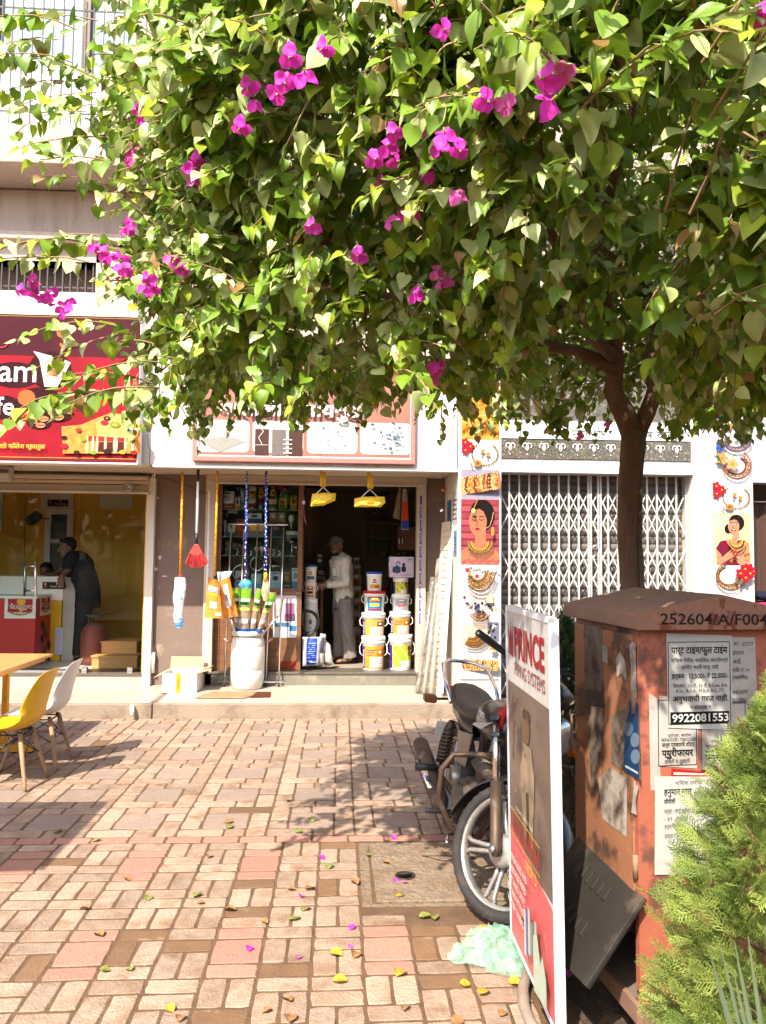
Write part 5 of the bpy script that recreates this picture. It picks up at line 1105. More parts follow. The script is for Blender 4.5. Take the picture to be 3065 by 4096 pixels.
good('jar', 438, 1060, 482, 1174, ('#9a3f7f', '#c7b0c2', '#7a2f66', '#d9d4d0'), 'purple and white tube on the bottom shelf'); good('box', 445, 1010, 560, 1090, ('#dcd7d6', '#b03a4a', '#e5e1dc'), 'white and red carton behind the towel rings', top=1, Y=Yd+.3)
for (x, y, r_, lb) in ((648, 945, 62, 'upper chrome towel ring hanging inside the case'), (500, 1030, 74, 'lower left chrome towel ring hanging inside the case')):
    t = thing('towel_ring', lb, 'towel ring', at(*c3(x, y), Yd+.06)); c = at(*c3(x, y), Yd+.06); rr_ = r_*.4293*Yd/F
    b = MB(); b.tube([c+Vector((rr_*math.cos(R(a_)), 0, rr_*math.sin(R(a_)))) for a_ in range(0, 361, 20)], .006, M_chrome, 7, cap=False); b.build('ring', t); b = MB(); b.lathe([(.02, 0), (.02, .02)], c+Vector((0, 0, rr_)), M_chrome, 10, 'y'); b.build('rosette', t)
t = thing('towel_ring', 'oblong chrome towel holder hanging inside the case', 'towel ring', at(*c3(795, 1000), Yd+.05)); b = MB(); b.tube([at(*c3(x, y), Yd+.05) for x, y in ((720, 965), (860, 965), (875, 1000), (850, 1050), (725, 1050), (705, 1000), (720, 965))], .006, M_chrome, 7); b.build('ring', t); b = MB(); b.lathe([(.02, 0), (.02, .02)], at(*c3(790, 965), Yd+.05), M_chrome, 10, 'y'); b.build('rosette', t)
fb = thing('artificial_flower', 'small magenta artificial flower on the top shelf', 'flower', at(*c3(880, 280), Yd+.15)); b = MB(); p = at(*c3(880, 245), Yd+.16)
for k in range(30): b.ball(p+Vector((random.gauss(0, .025), random.gauss(0, .02), random.gauss(0, .025))), .014, M_mag[0], 6)
b.build('petals', fb); b = MB(); b.tube([p-Vector((0, 0, .04)), p], .005, LM[0], 5); b.build('stem', fb)
# patterned purple tape on both door posts
for lb, u0_, u1_, v0, v1 in (('purple tape with white lettering on the left door post', c3(178, 0)[0], c3(214, 0)[0], c3(0, 265)[1], c3(0, 1740)[1]), ('purple tape with white lettering on the right door post', c4(1226, 0)[0], c4(1254, 0)[0], c4(0, 308)[1], c4(0, 1500)[1])):
    p, q = at(u0_, v1, YW-.03), at(u1_, v0, YW-.03); t = thing('door_post', lb, 'door post', (p.x, YW, FL)); left_ = 'left' in lb
    b = MB(); b.box(p.x-.05 if left_ else p.x-.035, q.x+.06 if left_ else q.x+.055, YW-.03, YW+.12, .17 if not left_ else .16, ztop-.005, M_beige); b.build('post', t, bevel=.004)
    if left_: b = MB(); b.box(p.x-.02, p.x+.0, YW-.034, YW-.028, .3, q.z, M_white); b.build('white_strip', t)
    pr = facing(0, YW-.03, 0); pr.rect(p.x, p.z, q.x, q.z, mat('purple tape print', (.13, .035, .36), .4, var=.1)); n_ = int((q.z-p.z)/.16)
    for k in range(n_): pr.text('asianpaints', (p.x+q.x)/2+.012, p.z+.015+.16*k, .020, '#ded6ea', rot=R(90), w=.10); pr.oval((p.x+q.x)/2, p.z+.135+.16*k, .010, .012, '#ded6ea', n=8)
    pr.done('tape_print', t)

# ================================================================== BUCKETS
def bucket(lb, x0, y0, x1, y1, Y, cols, style, zb=None, lidc='#e6e3dc', handle=True):
    p, q = at(*c4(x0, y1), Y), at(*c4(x1, y0), Y); w, h = q.x-p.x, q.z-p.z; r = w/2; cx = (p.x+q.x)/2; z = p.z if zb is None else zb; h = q.z-z
    t = thing('paint_bucket', lb, 'bucket', (cx, Y+r, z), 'paint buckets'); c = (cx, Y+r, z); M_b = mat('bucket white', (.76, .75, .72), .42, var=.04)
    b = MB(); b.lathe([(r*.82, 0), (r*.84, h*.02), (r*.92, h*.78), (r*.97, h*.79), (r*.98, h*.86), (r*.94, h*.87)], c, M_b, 28); b.build('tub', t)
    b = MB(); b.lathe([(r*.97, h*.87), (r*1.0, h*.875), (r*1.0, h*.94), (r*.95, h*.985), (r*.8, h*.985), (r*.78, h*.96)], c, C(lidc, .45), 28); b.build('lid', t)
    def band(f0, f1, t0, t1, col, lift=.0015):
        vs = []; n = 14; mm = C(col) if isinstance(col, str) else col; m_ = MB()
        for f_ in (f0, f1):
            rr_ = r*(.84+.08*f_/.78)+lift
            for i in range(n+1): a_ = R(t0+(t1-t0)*i/n); vs.append((cx+rr_*math.sin(a_), Y+r-rr_*math.cos(a_), z+h*f_))
        m_.add(vs, [(i, i+1, n+2+i, n+1+i) for i in range(n)], mm, True); return m_
    pm = MB()
    def merge(m_): pm.add(m_.v, m_.f, m_.mats[0], True)
    if style == 'paint':
        merge(band(.06, .70, -80, -52, '#4a2478')); merge(band(.06, .70, -51, 80, cols[0], .0012)); merge(band(.10, .40, -20, 62, '#e3dfd6', .002))
        for k in range(3): merge(band(.44+.07*k, .47+.07*k, -38, -5+8*k, cols[1], .0022))
        merge(band(.45, .62, 18, 58, cols[2], .0022)); merge(band(.50, .58, 26, 44, '#e8ddc8', .0028))
        for k in range(4): merge(band(.14+.06*k, .155+.06*k, 0-10*(k % 2), 50, '#8d8a84', .0028))
    elif style == 'checks':
        merge(band(.06, .70, -80, -52, '#4a2478'))
        for i in range(9):
            for j in range(6): merge(band(.10+.10*j, .195+.10*j, -50+13*i, -37.4+13*i, ['#a9b52c', '#d0a52a', '#7fae3a'][(i*2+j*3) % 3] if (i+j) % 4 else '#d9d36a'))
        merge(band(.10, .28, 0, 60, '#dcd8cc', .002)); merge(band(.42, .60, 40, 52, '#3a2438', .0024)); merge(band(.58, .68, 34, 58, '#3a2438', .0024))
    elif style == 'label':
        merge(band(.08, .72, -44, 44, cols[0])); merge(band(.52, .72, -30, 30, cols[1], .002)); merge(band(.30, .44, -28, 28, cols[2], .002)); merge(band(.12, .20, -36, 36, cols[1], .002))
        merge(band(.62, .68, -16, 16, '#e8e2d6', .003))
    elif style == 'plain':
        merge(band(.14, .34, -36, 46, cols[0])); merge(band(.52, .60, -12, 12, cols[1], .002)); merge(band(.42, .47, -18, 18, cols[2], .002)); merge(band(.18, .26, 0, 34, '#8c5a1c', .003))
    pm.build('label_print', t)
    def word(s_, f_, hh_, col, w_): pr = facing(cx, Y+r*.06, z); pr.k = r*.06+.004; pr.text(s_, 0, h*f_, hh_, col, 'c', w=w_); pr.done('lettering', t)
    if style == 'label': word(cols[3], .56 if len(cols[3]) < 7 else .34, h*.10, cols[4], r*.9)
    if style in ('paint',): pr = facing(cx-r*.80, Y+r*.42, z+h*.12); pr.U = Vector((0, 0, 1)); pr.V = Vector((-.62, .78, 0)); pr.N = Vector((-.78, -.62, 0)); pr.text('asianpaints', 0, -.012, .026, '#e6def0', w=h*.5); pr.done('lettering', t)
    if handle:
        for s_ in (-1, 1):
            b = MB(); b.tube([(cx+s_*r*.98, Y+r*.9, z+h*.80), (cx+s_*r*1.14, Y+r*.75, z+h*.66), (cx+s_*r*1.10, Y+r*.45, z+h*.50), (cx+s_*r*.90, Y+r*.30, z+h*.44)], .004, M_white, 5); b.build('handle', t)
    return q.z-h*.015
Ya = YW+.06
z_ = bucket('bottom bucket of the left front stack, orange label', 688, 1622, 920, 1932, Ya, ('#c98a22', '#5a4a6a', '#b3541f'), 'paint', FL)
z_ = bucket('second bucket up in the left front stack, teal and orange label', 690, 1402, 922, 1622, Ya, ('#d29a2c', '#2f8f8a', '#3f2f62'), 'paint', z_)
z_ = bucket('bucket with red lid and blue label in the left front stack', 706, 1196, 922, 1402, Ya+.01, ('#1f74a5', '#b32a35', '#d8b92a', 'UNICAL', '#e8d23a'), 'label', z_, '#b3202c')
bucket('small white jar with blue lid on top of the left front stack', 735, 1016, 890, 1196, Ya+.03, ('#c98a22', '#a33a2a', '#3c3f5a'), 'plain', z_, '#27479a', False)
z_ = bucket('bottom bucket of the right front stack, green and yellow checks', 945, 1606, 1178, 1932, Ya, ('#c98a22', '#5a4a6a', '#b3541f'), 'checks', FL)
z_ = bucket('second bucket up in the right front stack, orange label', 955, 1392, 1160, 1606, Ya, ('#cc8d20', '#5a4a6a', '#b3541f'), 'paint', z_)
z_ = bucket('small bucket with grey label in the right front stack', 975, 1228, 1150, 1392, Ya+.02, ('#a5a3a8', '#8a8fa5', '#b35a45', 'STICKALL', '#24408a'), 'label', z_)
zp = bucket('top bucket of the right front stack, green checks, under the pump box', 985, 1066, 1135, 1228, Ya+.03, ('#c98a22',), 'checks', z_, handle=False)
t = thing('pump_carton', 'purple grey water pump carton on top of the right bucket stack', 'carton', at(*c4(1065, 1066), Ya)); p, q = at(*c4(952, 1066), Ya), at(*c4(1178, 880), Ya)
b = MB(); b.box(p.x, q.x, Ya, Ya+.22, zp, q.z, mat('pump carton print', (.46, .38, .50), .5, var=.25, scale=5)); b.build('carton_body', t, bevel=.003); pr = facing(p.x, Ya, zp); w, h = q.x-p.x, q.z-zp
pr.rect(w*.12, h*.22, w*.45, h*.5, '#26334a'); pr.oval(w*.30, h*.38, w*.13, h*.20, '#31465f'); pr.oval(w*.58, h*.40, w*.10, h*.16, '#1f2630'); pr.oval(w*.58, h*.62, w*.06, h*.09, '#1f2630'); pr.ring(w*.35, h*.62, w*.09, h*.16, .010, '#1f2630', 0, 180); pr.rect(w*.74, h*.78, w*.94, h*.92, '#3f8a96'); pr.text('Lubi', w*.84, h*.81, h*.07, '#e8ecec', 'c'); pr.text('SELF PRIMING PUMP', w*.70, h*.08, h*.06, '#2a2230', 'c', w=w*.5); pr.done('label_print', t)
b = MB(); b.tube([(p.x+.02, Ya-.005, q.z-.03), (p.x-.005, Ya-.01, q.z-.08), (p.x+.01, Ya-.006, q.z-.18)], .005, M_white, 5); b.build('carry_strap', t)
zz = None
for i, (x0, y0, x1, y1) in enumerate(((580, 1540, 690, 1692), (580, 1392, 690, 1540), (594, 1276, 690, 1392), (600, 1156, 692, 1276), (598, 1052, 692, 1156), (604, 960, 686, 1052), (610, 885, 672, 955))):
    zz = bucket(['lowest', 'second', 'third', 'fourth', 'fifth', 'sixth', 'topmost'][i]+' bucket of the dim stack inside, just right of the standing man', x0, y0, x1, y1, 10.95, ('#b98a1f' if i < 5 else '#8f8a80', '#8a5a2a', '#6a4a1f', ['PAINT', 'ROYALE', 'TRACTOR', 'TRACTOR', 'PREMIUM', 'STICK', 'APEX'][i], '#3a2a1a'), 'label', zz if zz else FL, handle=False)
zz = bucket('white bucket low behind the coil beside the display case', 150, 1262, 280, 1480, 9.62, ('#c9c4bc', '#2f5f8a', '#b5aea2'), 'plain', FL+.18)
zz = bucket('bucket with black and red label left of the standing man', 150, 1112, 272, 1262, 9.62, ('#c9b9a5', '#b3341f', '#2a2422', 'STICKALL', '#1c1a1a'), 'label', zz)
bucket('white jar with blue lid left of the standing man', 155, 952, 276, 1112, 9.62, ('#2f6f96', '#a33a2a', '#24304a'), 'plain', zz, '#27579a', False)
b = MB(); t = thing('wooden_crate', 'dark crate under the buckets left of the standing man', 'crate', at(*c4(215, 1700), 9.75)); p, q = at(*c4(150, 1600), 9.6), at(*c4(285, 1400), 9.6); b.box(p.x, q.x, 9.62, 9.9, FL, FL+.18, M_wood); b.build('crate_body', t)
t = thing('hose_coil', 'black coiled pipe standing behind the blue sack', 'hose', at(*c4(200, 1600), 9.5)); c = at(*c4(180, 1490), 9.50); b = MB()
for k in range(3):
    rr_ = .150-.010*k; b.tube([c+Vector((rr_*math.cos(R(a_)), .02*k, rr_*math.sin(R(a_)))) for a_ in range(0, 361, 15)], .011, M_black, 8, cap=False)
b.build('coil', t)
def sack(lb, corners, Y, thick, m, col, prints):
    """filled sack: puffed quadrilateral"""
    P4 = [at(*c4(x, y), Y) for x, y in corners]; t = thing('cement_sack', lb, 'sack', ((P4[0]+P4[1])/2)); b = MB()
    def fn(sgn):
        def f_(s, tt):
            p = P4[0].lerp(P4[1], s).lerp(P4[3].lerp(P4[2], s), tt); e = (max(0, math.sin(math.pi*s))*max(0, math.sin(math.pi*tt)))**.45
            return p+Vector((0, sgn*thick*e+.012*mnoise.noise(Vector((p.x*18, sgn, p.z*18))), 0))
        return f_
    b.grid(fn(-1), 14, 16, m); b.grid(fn(1), 14, 16, m); b.build('bag', t); 
    pr = MB()
    for a0, b0, a1, b1, cc in prints:
        ff = fn(-1); pr.grid(lambda s, tt: ff(a0+(a1-a0)*s, b0+(b1-b0)*tt)+Vector((0, -.004, 0)), 9, 9, C(cc))
    if prints: pr.build('label_print', t)
    return t
sack('blue and silver cement sack beside the display case', [(140, 1896), (296, 1890), (318, 1625), (142, 1625)], 9.36, .07, C('#b9bcc2', .4), None, [(.25, .05, .80, .97, '#1a3a9a')]+[(.30, .30+.07*k, .74, .32+.07*k, '#93a5d8') for k in range(8)]+[(.28, .12, .78, .20, '#aab4cf')])
sack('silver bag standing beside the blue sack at the man', [(285, 1890), (340, 1885), (360, 1600), (305, 1590)], 9.40, .05, C('#a5a39e', .35), None, [(.2, .4, .8, .9, '#3a3c4c')])
sack('slumped white sack in front of the man', [(330, 1860), (430, 1890), (400, 1700), (345, 1640)], 9.45, .06, C('#cfc6b8', .7), None, [])
# shelving and rods at the back
sh = thing('wall_shelf', 'grey wooden shelf unit with small parts at the back of the hardware shop', 'shelf', at(*c4(950, 1050), 12.2)); Ys = 12.2; M_shf = mat('dull shelf wood', (.20, .155, .115), .7, var=.15)
for x in (738, 955, 1200): p, q = at(*c4(x, 1500), Ys), at(*c4(x+22, 565), Ys); b = MB(); b.box(p.x, q.x, Ys, Ys+.35, FL, q.z, M_shf); b.build('upright', sh)
for y in (575, 720, 882): p, q = at(*c4(762, y), Ys), at(*c4(1200, y-14), Ys); b = MB(); b.box(p.x, q.x, Ys+.01, Ys+.35, p.z, q.z, M_shf); b.build('shelf_board', sh)
rr = random.Random(3)
for lvl in (720-14, 882-14):
    for k in range(13):
        p = at(*c4(785+30*k+rr.uniform(-8, 8), lvl), Ys+.08); s_ = rr.uniform(.03, .07); t = thing('small_part', 'small fitting on the '+['upper', 'lower'][lvl > 800]+' board of the back shelf, '+['leftmost', 'second', 'third', 'fourth', 'fifth', 'sixth', 'seventh', 'eighth', 'ninth', 'tenth', 'eleventh', 'twelfth', 'thirteenth'][k]+' from the left', 'fitting', p, 'loose fittings on the back shelf'); b = MB(); b.obox(p+Vector((0, .05, s_*.5)), (s_, s_, s_*rr.uniform(.7, 1.4)), C(rr.choice(['#8a7a5c', '#a59a88', '#6a5a44', '#9a8f80'])), (0, 0, rr.uniform(-.4, .4)), .004); b.build('piece', t)
for k, y in enumerate((238, 298, 470, 528)):
    t = thing('towel_rail', ['highest', 'second highest', 'third highest', 'lowest'][k]+' chrome towel rail on the back wall of the hardware shop', 'towel rail', at(*c4(830, y), 12.8)); p, q = at(*c4(730, y), 12.8), at(*c4(930, y), 12.8); b = MB(); b.tube([p, q], .018, M_chrome, 8); b.build('bar', t)
    b = MB(); [b.lathe([(.03, 0), (.03, .06)], e+Vector((0, .02, 0)), M_chrome, 8, 'y') for e in (p,)]; b.build('mount', t); b = MB(); b.lathe([(.03, 0), (.03, .06)], q+Vector((0, .02, 0)), M_chrome, 8, 'y'); b.build('mount', t)
kt = thing('wall_cabinet', 'dark brown wall cabinet with chrome handles on the right inside the shop', 'cabinet', at(*c4(1120, 800), 10.6)); p, q = at(*c4(1030, 810), 10.6), at(*c4(1230, 600), 10.6); b = MB(); b.box(p.x, q.x, 10.6, 11.2, p.z, q.z, M_wood); b.build('carcass', kt, bevel=.004)
for x in (1042, 1072): b = MB(); b.tube([at(*c4(x, 690), 10.57), at(*c4(x, 690), 10.54), at(*c4(x-2, 755), 10.54), at(*c4(x-2, 755), 10.57)], .010, M_chrome, 6); b.build('handle', kt)
for k in range(4):   # tall sheets leaning at the left
    t = thing('board_sheet', ['first', 'second', 'third', 'fourth'][k]+' tall dark board leaning behind the display case, counted from the left', 'board', at(*c4(200+30*k, 1700), 10.6+.4*k)); p = at(*c4(170+28*k, 240), 10.4+.35*k); b = MB(); b.obox((p.x+.05, 10.4+.35*k, (FL+p.z)/2), (.09, .03, p.z-FL), mat('board sheet %d' % k, (.10+.02*k, .065, .04), .6, var=.2, stretch=(6, 1, 1)), (R(-2), 0, 0), .003); b.build('panel', t)
for i, (x0, y0, x1, y1, col, lb) in enumerate(((268, 838, 330, 975, '#1f2126', 'dark upright carton behind the blue lidded jar'), (275, 1000, 345, 1060, '#4d3524', 'brown carton under the dark upright carton'))):
    p, q = at(*c4(x0, y1), 10.1), at(*c4(x1, y0), 10.1); t = thing('carton', lb, 'carton', p); b = MB(); b.box(p.x, q.x, 10.1, 10.3, p.z, q.z, C(col)); b.build('carton_body', t, bevel=.003); pr = facing(p.x, 10.1, p.z); w, h = q.x-p.x, q.z-p.z; pr.rect(w*.15, h*.7, w*.85, h*.85, '#8a8a90'); pr.oval(w*.5, h*.45, w*.3, h*.12, '#a5a29c'); pr.done('label_print', t)
t = thing('side_table', 'dark side table carrying the cartons behind the jar', 'table', at(*c4(300, 1100), 10.2)); p, q = at(*c4(255, 1075), 10.1), at(*c4(350, 1062), 10.1); b = MB(); b.box(p.x, q.x, 10.05, 10.45, p.z-.02, q.z, M_wood); b.build('top', t)
for dx_ in (.02, q.x-p.x-.05): b = MB(); b.box(p.x+dx_, p.x+dx_+.03, 10.1, 10.13, FL, p.z-.02, M_wood); b.build('leg', t)
pz = at(*c4(300, 1000), 10.1)

# ================================================================== THINGS HANGING OVER THE DOOR
rod = thing('hanging_rod', 'thin steel rod under the fascia from which mops and brooms hang', 'rod', at(900, 1872, 8.45)); zr = at(1000, 1880, 8.45).z; b = MB(); b.tube([(X(648, 8.45), 8.45, zr+.03), (X(1480, 8.45), 8.45, zr+.03)], .008, M_beige, 8); b.build('bar', rod)
for u in (650, 1080, 1478): x = X(u, 8.45); b = MB(); b.tube([(x, 8.45, zr+.03), (x, 8.45, ztop)], .005, M_steel, 6); b.build('hanger', rod)
def dots(mb, p, q, r, cols, n, rr):
    for k in range(n):
        t_ = (k+rr.random())/n; c = p.lerp(q, t_); a_ = rr.uniform(-1.2, 1.2); mb.ball(c+Vector((math.sin(a_)*r, -math.cos(a_)*r, 0)), (.007, .003, .009), rr.choice(cols), 6)
def stick(lb, uv0, uv1, Y, base, cols, r=.013):
    t = thing('mop', lb, 'mop', at(*uv1, Y)); p, q = at(*uv0, Y), at(*uv1, Y); b = MB(); b.tube([p, q], r, C(base, .4), 10); b.build('handle', t); m_ = MB(); dots(m_, p, q, r, [C(c_) for c_ in cols], 44 if len(cols) > 1 else 16, random.Random(int(uv0[0]))); tag(m_.build('handle_pattern', t), kind='stuff')
    b = MB(); b.tube([p, p+Vector((0, 0, .03)), p+Vector((.012, 0, .045)), p+Vector((0, 0, .055))], .003, M_steel, 5); b.build('hook', t); return t, q
def bagged(t, q, prof, m, name='mop_head', flat=.55):
    b = MB(); vs = []; n = 16
    b.grid(lambda s, tt: Vector((q.x+prof(tt)[1]+prof(tt)[0]*math.cos(6.2832*s)*(1+.12*math.sin(9*tt+4*s)), q.y+prof(tt)[0]*flat*math.sin(6.2832*s), q.z-prof(tt)[2])), n, 14, m, wrap=True); return b.build(name, t)
t, q = stick('mop on a yellow flowered stick with a white and blue bagged head', c2(1512, 80), c2(1492, 950), 8.45, '#d99a2a', ['#a3281c'])
h = (at(718, 2310, 8.45)-at(718, 2512, 8.45)).z
b = MB(); b.lathe([(.014, .03), (.022, 0), (.026, -.02)], q, C('#b5293a'), 12); b.build('ferrule', t)
bagged(t, q, lambda tt: ((.03+.045*math.sin(math.pi*min(1, .15+.8*tt)))*(1-.25*tt), -.01*tt, h*.72*tt), film('white mop wrap', '#e4e6ea', .9, .35)); 
bagged(t, q-Vector((0, 0, h*.50)), lambda tt: (.052*(1-.1*tt), -.01, h*.40*tt), film('clear mop wrap', '#dfeaf2', .55, .2), 'wrapper'); bagged(t, q-Vector((.0, 0, h*.80)), lambda tt: (.048*(1-.3*tt)+.006*math.sin(20*tt), 0, h*.20*tt), film('blue mop wrap', '#2f8fd0', .9, .3), 'wrapper_tail')
pr = facing(q.x-.03, 8.42, q.z-h*.32); pr.text('SONI', 0, 0, .03, '#4a4f7a'); pr.rect(-.005, -.06, .065, -.035, '#3f8fc9'); pr.done('lettering', t)
# red broom
t = thing('broom', 'red fan shaped broom hanging on a white handle', 'broom', at(*c3(100, 985), 8.45)); p, q = at(*c3(101, 75), 8.45), at(*c3(85, 755), 8.45); b = MB(); b.tube([p, q], .0135, M_white, 10); b.build('handle', t)
b = MB(); b.tube([p-Vector((0, 0, .12)), p+Vector((0, 0, .01))], .0155, M_black, 10); b.tube([p, p+Vector((0, 0, .05))], .005, M_black, 6); b.build('grip', t); b = MB(); b.tube([q+Vector((0, 0, .11)), q-Vector((0, 0, .0))], .0155, M_black, 10); b.build('socket', t)
M_rb = mat('red plastic', (.50, .045, .04), .45, var=.1); top = at(*c3(82, 760), 8.45); hd = [at(*c3(x, y), 8.445) for x, y in ((66, 762), (102, 762), (145, 845), (110, 868), (60, 868), (14, 845))]
b = MB(); b.prism(hd, (0, 1, 0), .03, M_rb); b.build('head', t, bevel=.006)
b = MB()
for k in range(130):
    s_ = random.random(); p0 = at(*c3(20+120*s_, 845+18*math.sin(math.pi*s_)), 8.46+random.uniform(-.02, .02)); p1 = at(*c3(-20+225*s_, 915+70*math.sin(math.pi*min(1, .12+.8*s_))), 8.46+random.uniform(-.03, .03)); b.tube([p0, p0.lerp(p1, .6), p1], [.0035, .0032, .002], M_rb, 3, cap=False)
tag(b.build('bristles', t), kind='stuff')
stick('yellow flowered mop stick hanging at the left edge of the display case', c3(282, 78), c3(255, 1055), 8.47, '#d99a2a', ['#b3391c'])
W1 = ['#d8d4e0', '#d8d4e0', '#a52a5a', '#d8d4e0']
t, q = stick('blue flowered mop stick with a blue bagged head, left of two', c3(553, 84), c3(541, 1090), 8.47, '#1d3f96', W1); bagged(t, q, lambda tt: (.018+.055*math.sin(math.pi*min(1, .1+.75*tt)), 0, .10*tt), film('teal mop wrap', '#3fa0b8', .9, .3))
t, q = stick('blue flowered mop stick with a yellow bagged brush, right of two', c3(735, 82), c3(729, 1040), 8.47, '#1d3f96', W1); b = MB(); b.lathe([(.014, .02), (.022, 0), (.020, -.08)], q, C('#d0a22c'), 12); b.build('ferrule', t); bagged(t, q-Vector((0, 0, .05)), lambda tt: (.02+.022*math.sin(math.pi*tt), 0, .24*tt), film('clear brush wrap', '#cdb68c', .75, .25))
for k, (a_, c_, dd, lb) in enumerate((((330, 75), (335, 345), 0, 'left'), ((768, 95), (768, 362), 1, 'right'))):
    t = thing('wiper_set', 'yellow wrapped floor wiper set hanging over the door, '+lb+' of two', 'wiper', at(*c4(*c_), 8.47)); M_yw = mat('crinkled yellow wrap', (.82, .50, .03), .3, var=.2, scale=40, bump=.6, bscale=60)
    p0 = at(*c4(a_[0], a_[1]), 8.47); p1 = at(*c4(a_[0]+5, a_[1]+150), 8.47); b = MB()
    for dx_ in (-.014, .016): b.tube([p0+Vector((dx_, 0, -.02 if dx_ > 0 else 0)), p1+Vector((dx_, 0, 0))], .019, M_yw, 8, jit=.15)
    b.build('handle_pack', t); tr_ = [at(*c4(c_[0]+x, y+(20 if k else 0)), 8.47) for x, y in ((0, 230), (-85, 310), (80, 310))]; b = MB(); b.tube([tr_[1], tr_[0], tr_[2]], .006, M_white, 6); b.build('hanger', t)
    pk_ = [(215, 395), (232, 292), (330, 283), (452, 287), (445, 355), (340, 400), (220, 410)] if not k else [(622, 410), (625, 335), (705, 318), (905, 318), (912, 375), (870, 415), (640, 415)]
    b = MB(); P7 = [at(*c4(x, y), 8.47) for x, y in pk_]; cen = sum(P7, Vector())/7
    def puff(sg):
        n_ = len(P7); vs = [p_ for p_ in P7]+[p_.lerp(cen, .30)+Vector((0, sg*.034+random.uniform(-.006, .006), random.uniform(-.006, .006))) for p_ in P7]+[cen+Vector((0, sg*.042, 0))]
        b.add(vs, [(i, (i+1) % n_, n_+(i+1) % n_, n_+i) for i in range(n_)]+[(n_+i, n_+(i+1) % n_, 2*n_) for i in range(n_)], M_yw, False)
    puff(-1); puff(1); o = b.build('wiper_pack', t)
    if k: pr = facing(at(*c4(742, 380), 8.42).x, 8.425, at(*c4(742, 380), 8.42).z); pr.rect(0, 0, .08, .026, '#c08a2a'); pr.text('wonder', .04, .005, .014, '#7a4a14', 'c'); pr.done('lettering', t)
am = thing('lemon_chilli_charm', 'string of red chillies with a lemon hanging at the pillar', 'charm', at(*c4(1448, 260), 8.5)); p = at(*c4(1446, 75), 8.5); q = at(*c4(1448, 250), 8.5); b = MB(); b.tube([p, q, at(*c4(1440, 450), 8.5)], .002, M_black, 4); b.build('thread', am)
for k in range(7): b = MB(); c = q+Vector((random.uniform(-.03, .03), 0, .02-.008*k+random.uniform(0, .05))); b.tube([c, c+Vector((random.uniform(-.03, .03), -.01, -.03))], [.006, .002], C('#a8281c'), 5); b.build('chilli', am)
b = MB(); b.ball(q-Vector((0, 0, .01)), .014, C('#c9952a'), 8); b.build('lemon', am); b = MB(); b.prism([at(*c4(x, y), 8.5) for x, y in ((1422, 458), (1452, 448), (1440, 420))], (0, 1, 0), .004, C('#d8d2c8')); b.build('charcoal_tag', am)
# packets hanging inside on the right
t = thing('broom_packet', 'orange and blue broom packet hanging inside the right door post', 'packet', at(*c4(1095, 630), 9.5)); b = MB(); P4 = [at(*c4(x, y), 9.5) for x, y in ((1060, 625), (1135, 628), (1112, 245), (1075, 245))]; b.prism(P4, (0, 1, 0), .05, C('#b9b3ac', .3)); b.build('packet', t, bevel=.01)
for (y0, y1, cc) in ((265, 355, '#8a8d90'), (360, 540, '#b8401c'), (540, 618, '#1f4596')):
    f0 = (625-y1)/380; f1 = (625-y0)/380; b = MB(); b.quad(*[e+Vector((0, -.003, 0)) for e in (P4[0].lerp(P4[3], f0), P4[1].lerp(P4[2], f0), P4[1].lerp(P4[2], f1), P4[0].lerp(P4[3], f1))], C(cc)); b.build('label_print', t)
t = thing('broom_packet', 'brown grass broom in clear wrap hanging beside the orange packet', 'packet', at(*c4(1020, 530), 9.55)); b = MB(); b.prism([at(*c4(x, y), 9.56) for x, y in ((985, 510), (1050, 535), (1065, 230), (1040, 230))], (0, 1, 0), .06, mat('broom grass', (.20, .14, .085), .8, var=.4, stretch=(20, 1, 2))); b.build('packet', t, bevel=.012)
rp = thing('power_cord', 'pink white cord loop hanging on the display case post', 'cord', at(*c4(150, 300), 9.3)); b = MB(); b.tube([at(*c4(x, y), 9.3) for x, y in ((130, 300), (140, 278), (152, 330), (150, 420), (160, 500), (178, 585))], .005, C('#9a5a6a'), 6); b.tube([at(*c4(x, y), 9.3) for x, y in ((130, 300), (128, 400), (140, 470), (170, 560))], .005, C('#9a5a6a'), 6); b.build('loop', rp); b = MB(); b.obox(at(*c4(152, 372), 9.29), (.03, .02, .045), M_white, ch=.004); b.build('plug', rp)

# ================================================================== IN FRONT OF THE DOOR
Yb = 9.03; p, q = at(*c3(375, 2115), 8.84), at(*c3(712, 1590), 8.84); r = (q.x-p.x)/2; cx = (p.x+q.x)/2; h = .66; zb = .160
br = thing('plastic_drum', 'big white plastic drum full of wrapped brooms by the shop door', 'drum', (cx, Yb, zb)); M_dr = mat('off white drum plastic', (.62, .58, .52), .45, var=.07, scale=4, dirt=((.40, .34, .27), .6, .8, 5))
b = MB(); b.lathe([(r*.78, 0), (r*.86, .012), (r*.97, .12), (r*.985, .21), (r*.97, .215), (r*.985, .22), (r, .36), (r*.99, .48), (r*.975, .485), (r*.985, .49), (r*.93, .56), (r*.86, .585), (r*.86, h*.90), (r*.82, h*.9), (r*.80, .4)], (cx, Yb, zb), M_dr, 36); b.build('body', br)
b = MB(); b.lathe([(r*.88, h-.055), (r*.95, h-.05), (r*.96, h-.012), (r*.90, h), (r*.82, h), (r*.82, h-.03)], (cx, Yb, zb), M_dr, 36, cap=False); b.build('rim', br)
for s_ in (-1, 1): b = MB(); x = cx+s_*r; b.tube([(x-s_*.02, Yb, zb+h-.14), (x+s_*.05, Yb-.02, zb+h-.12), (x+s_*.075, Yb-.02, zb+h-.09)], .012, C('#b58a80'), 8); b.build('handle', br)
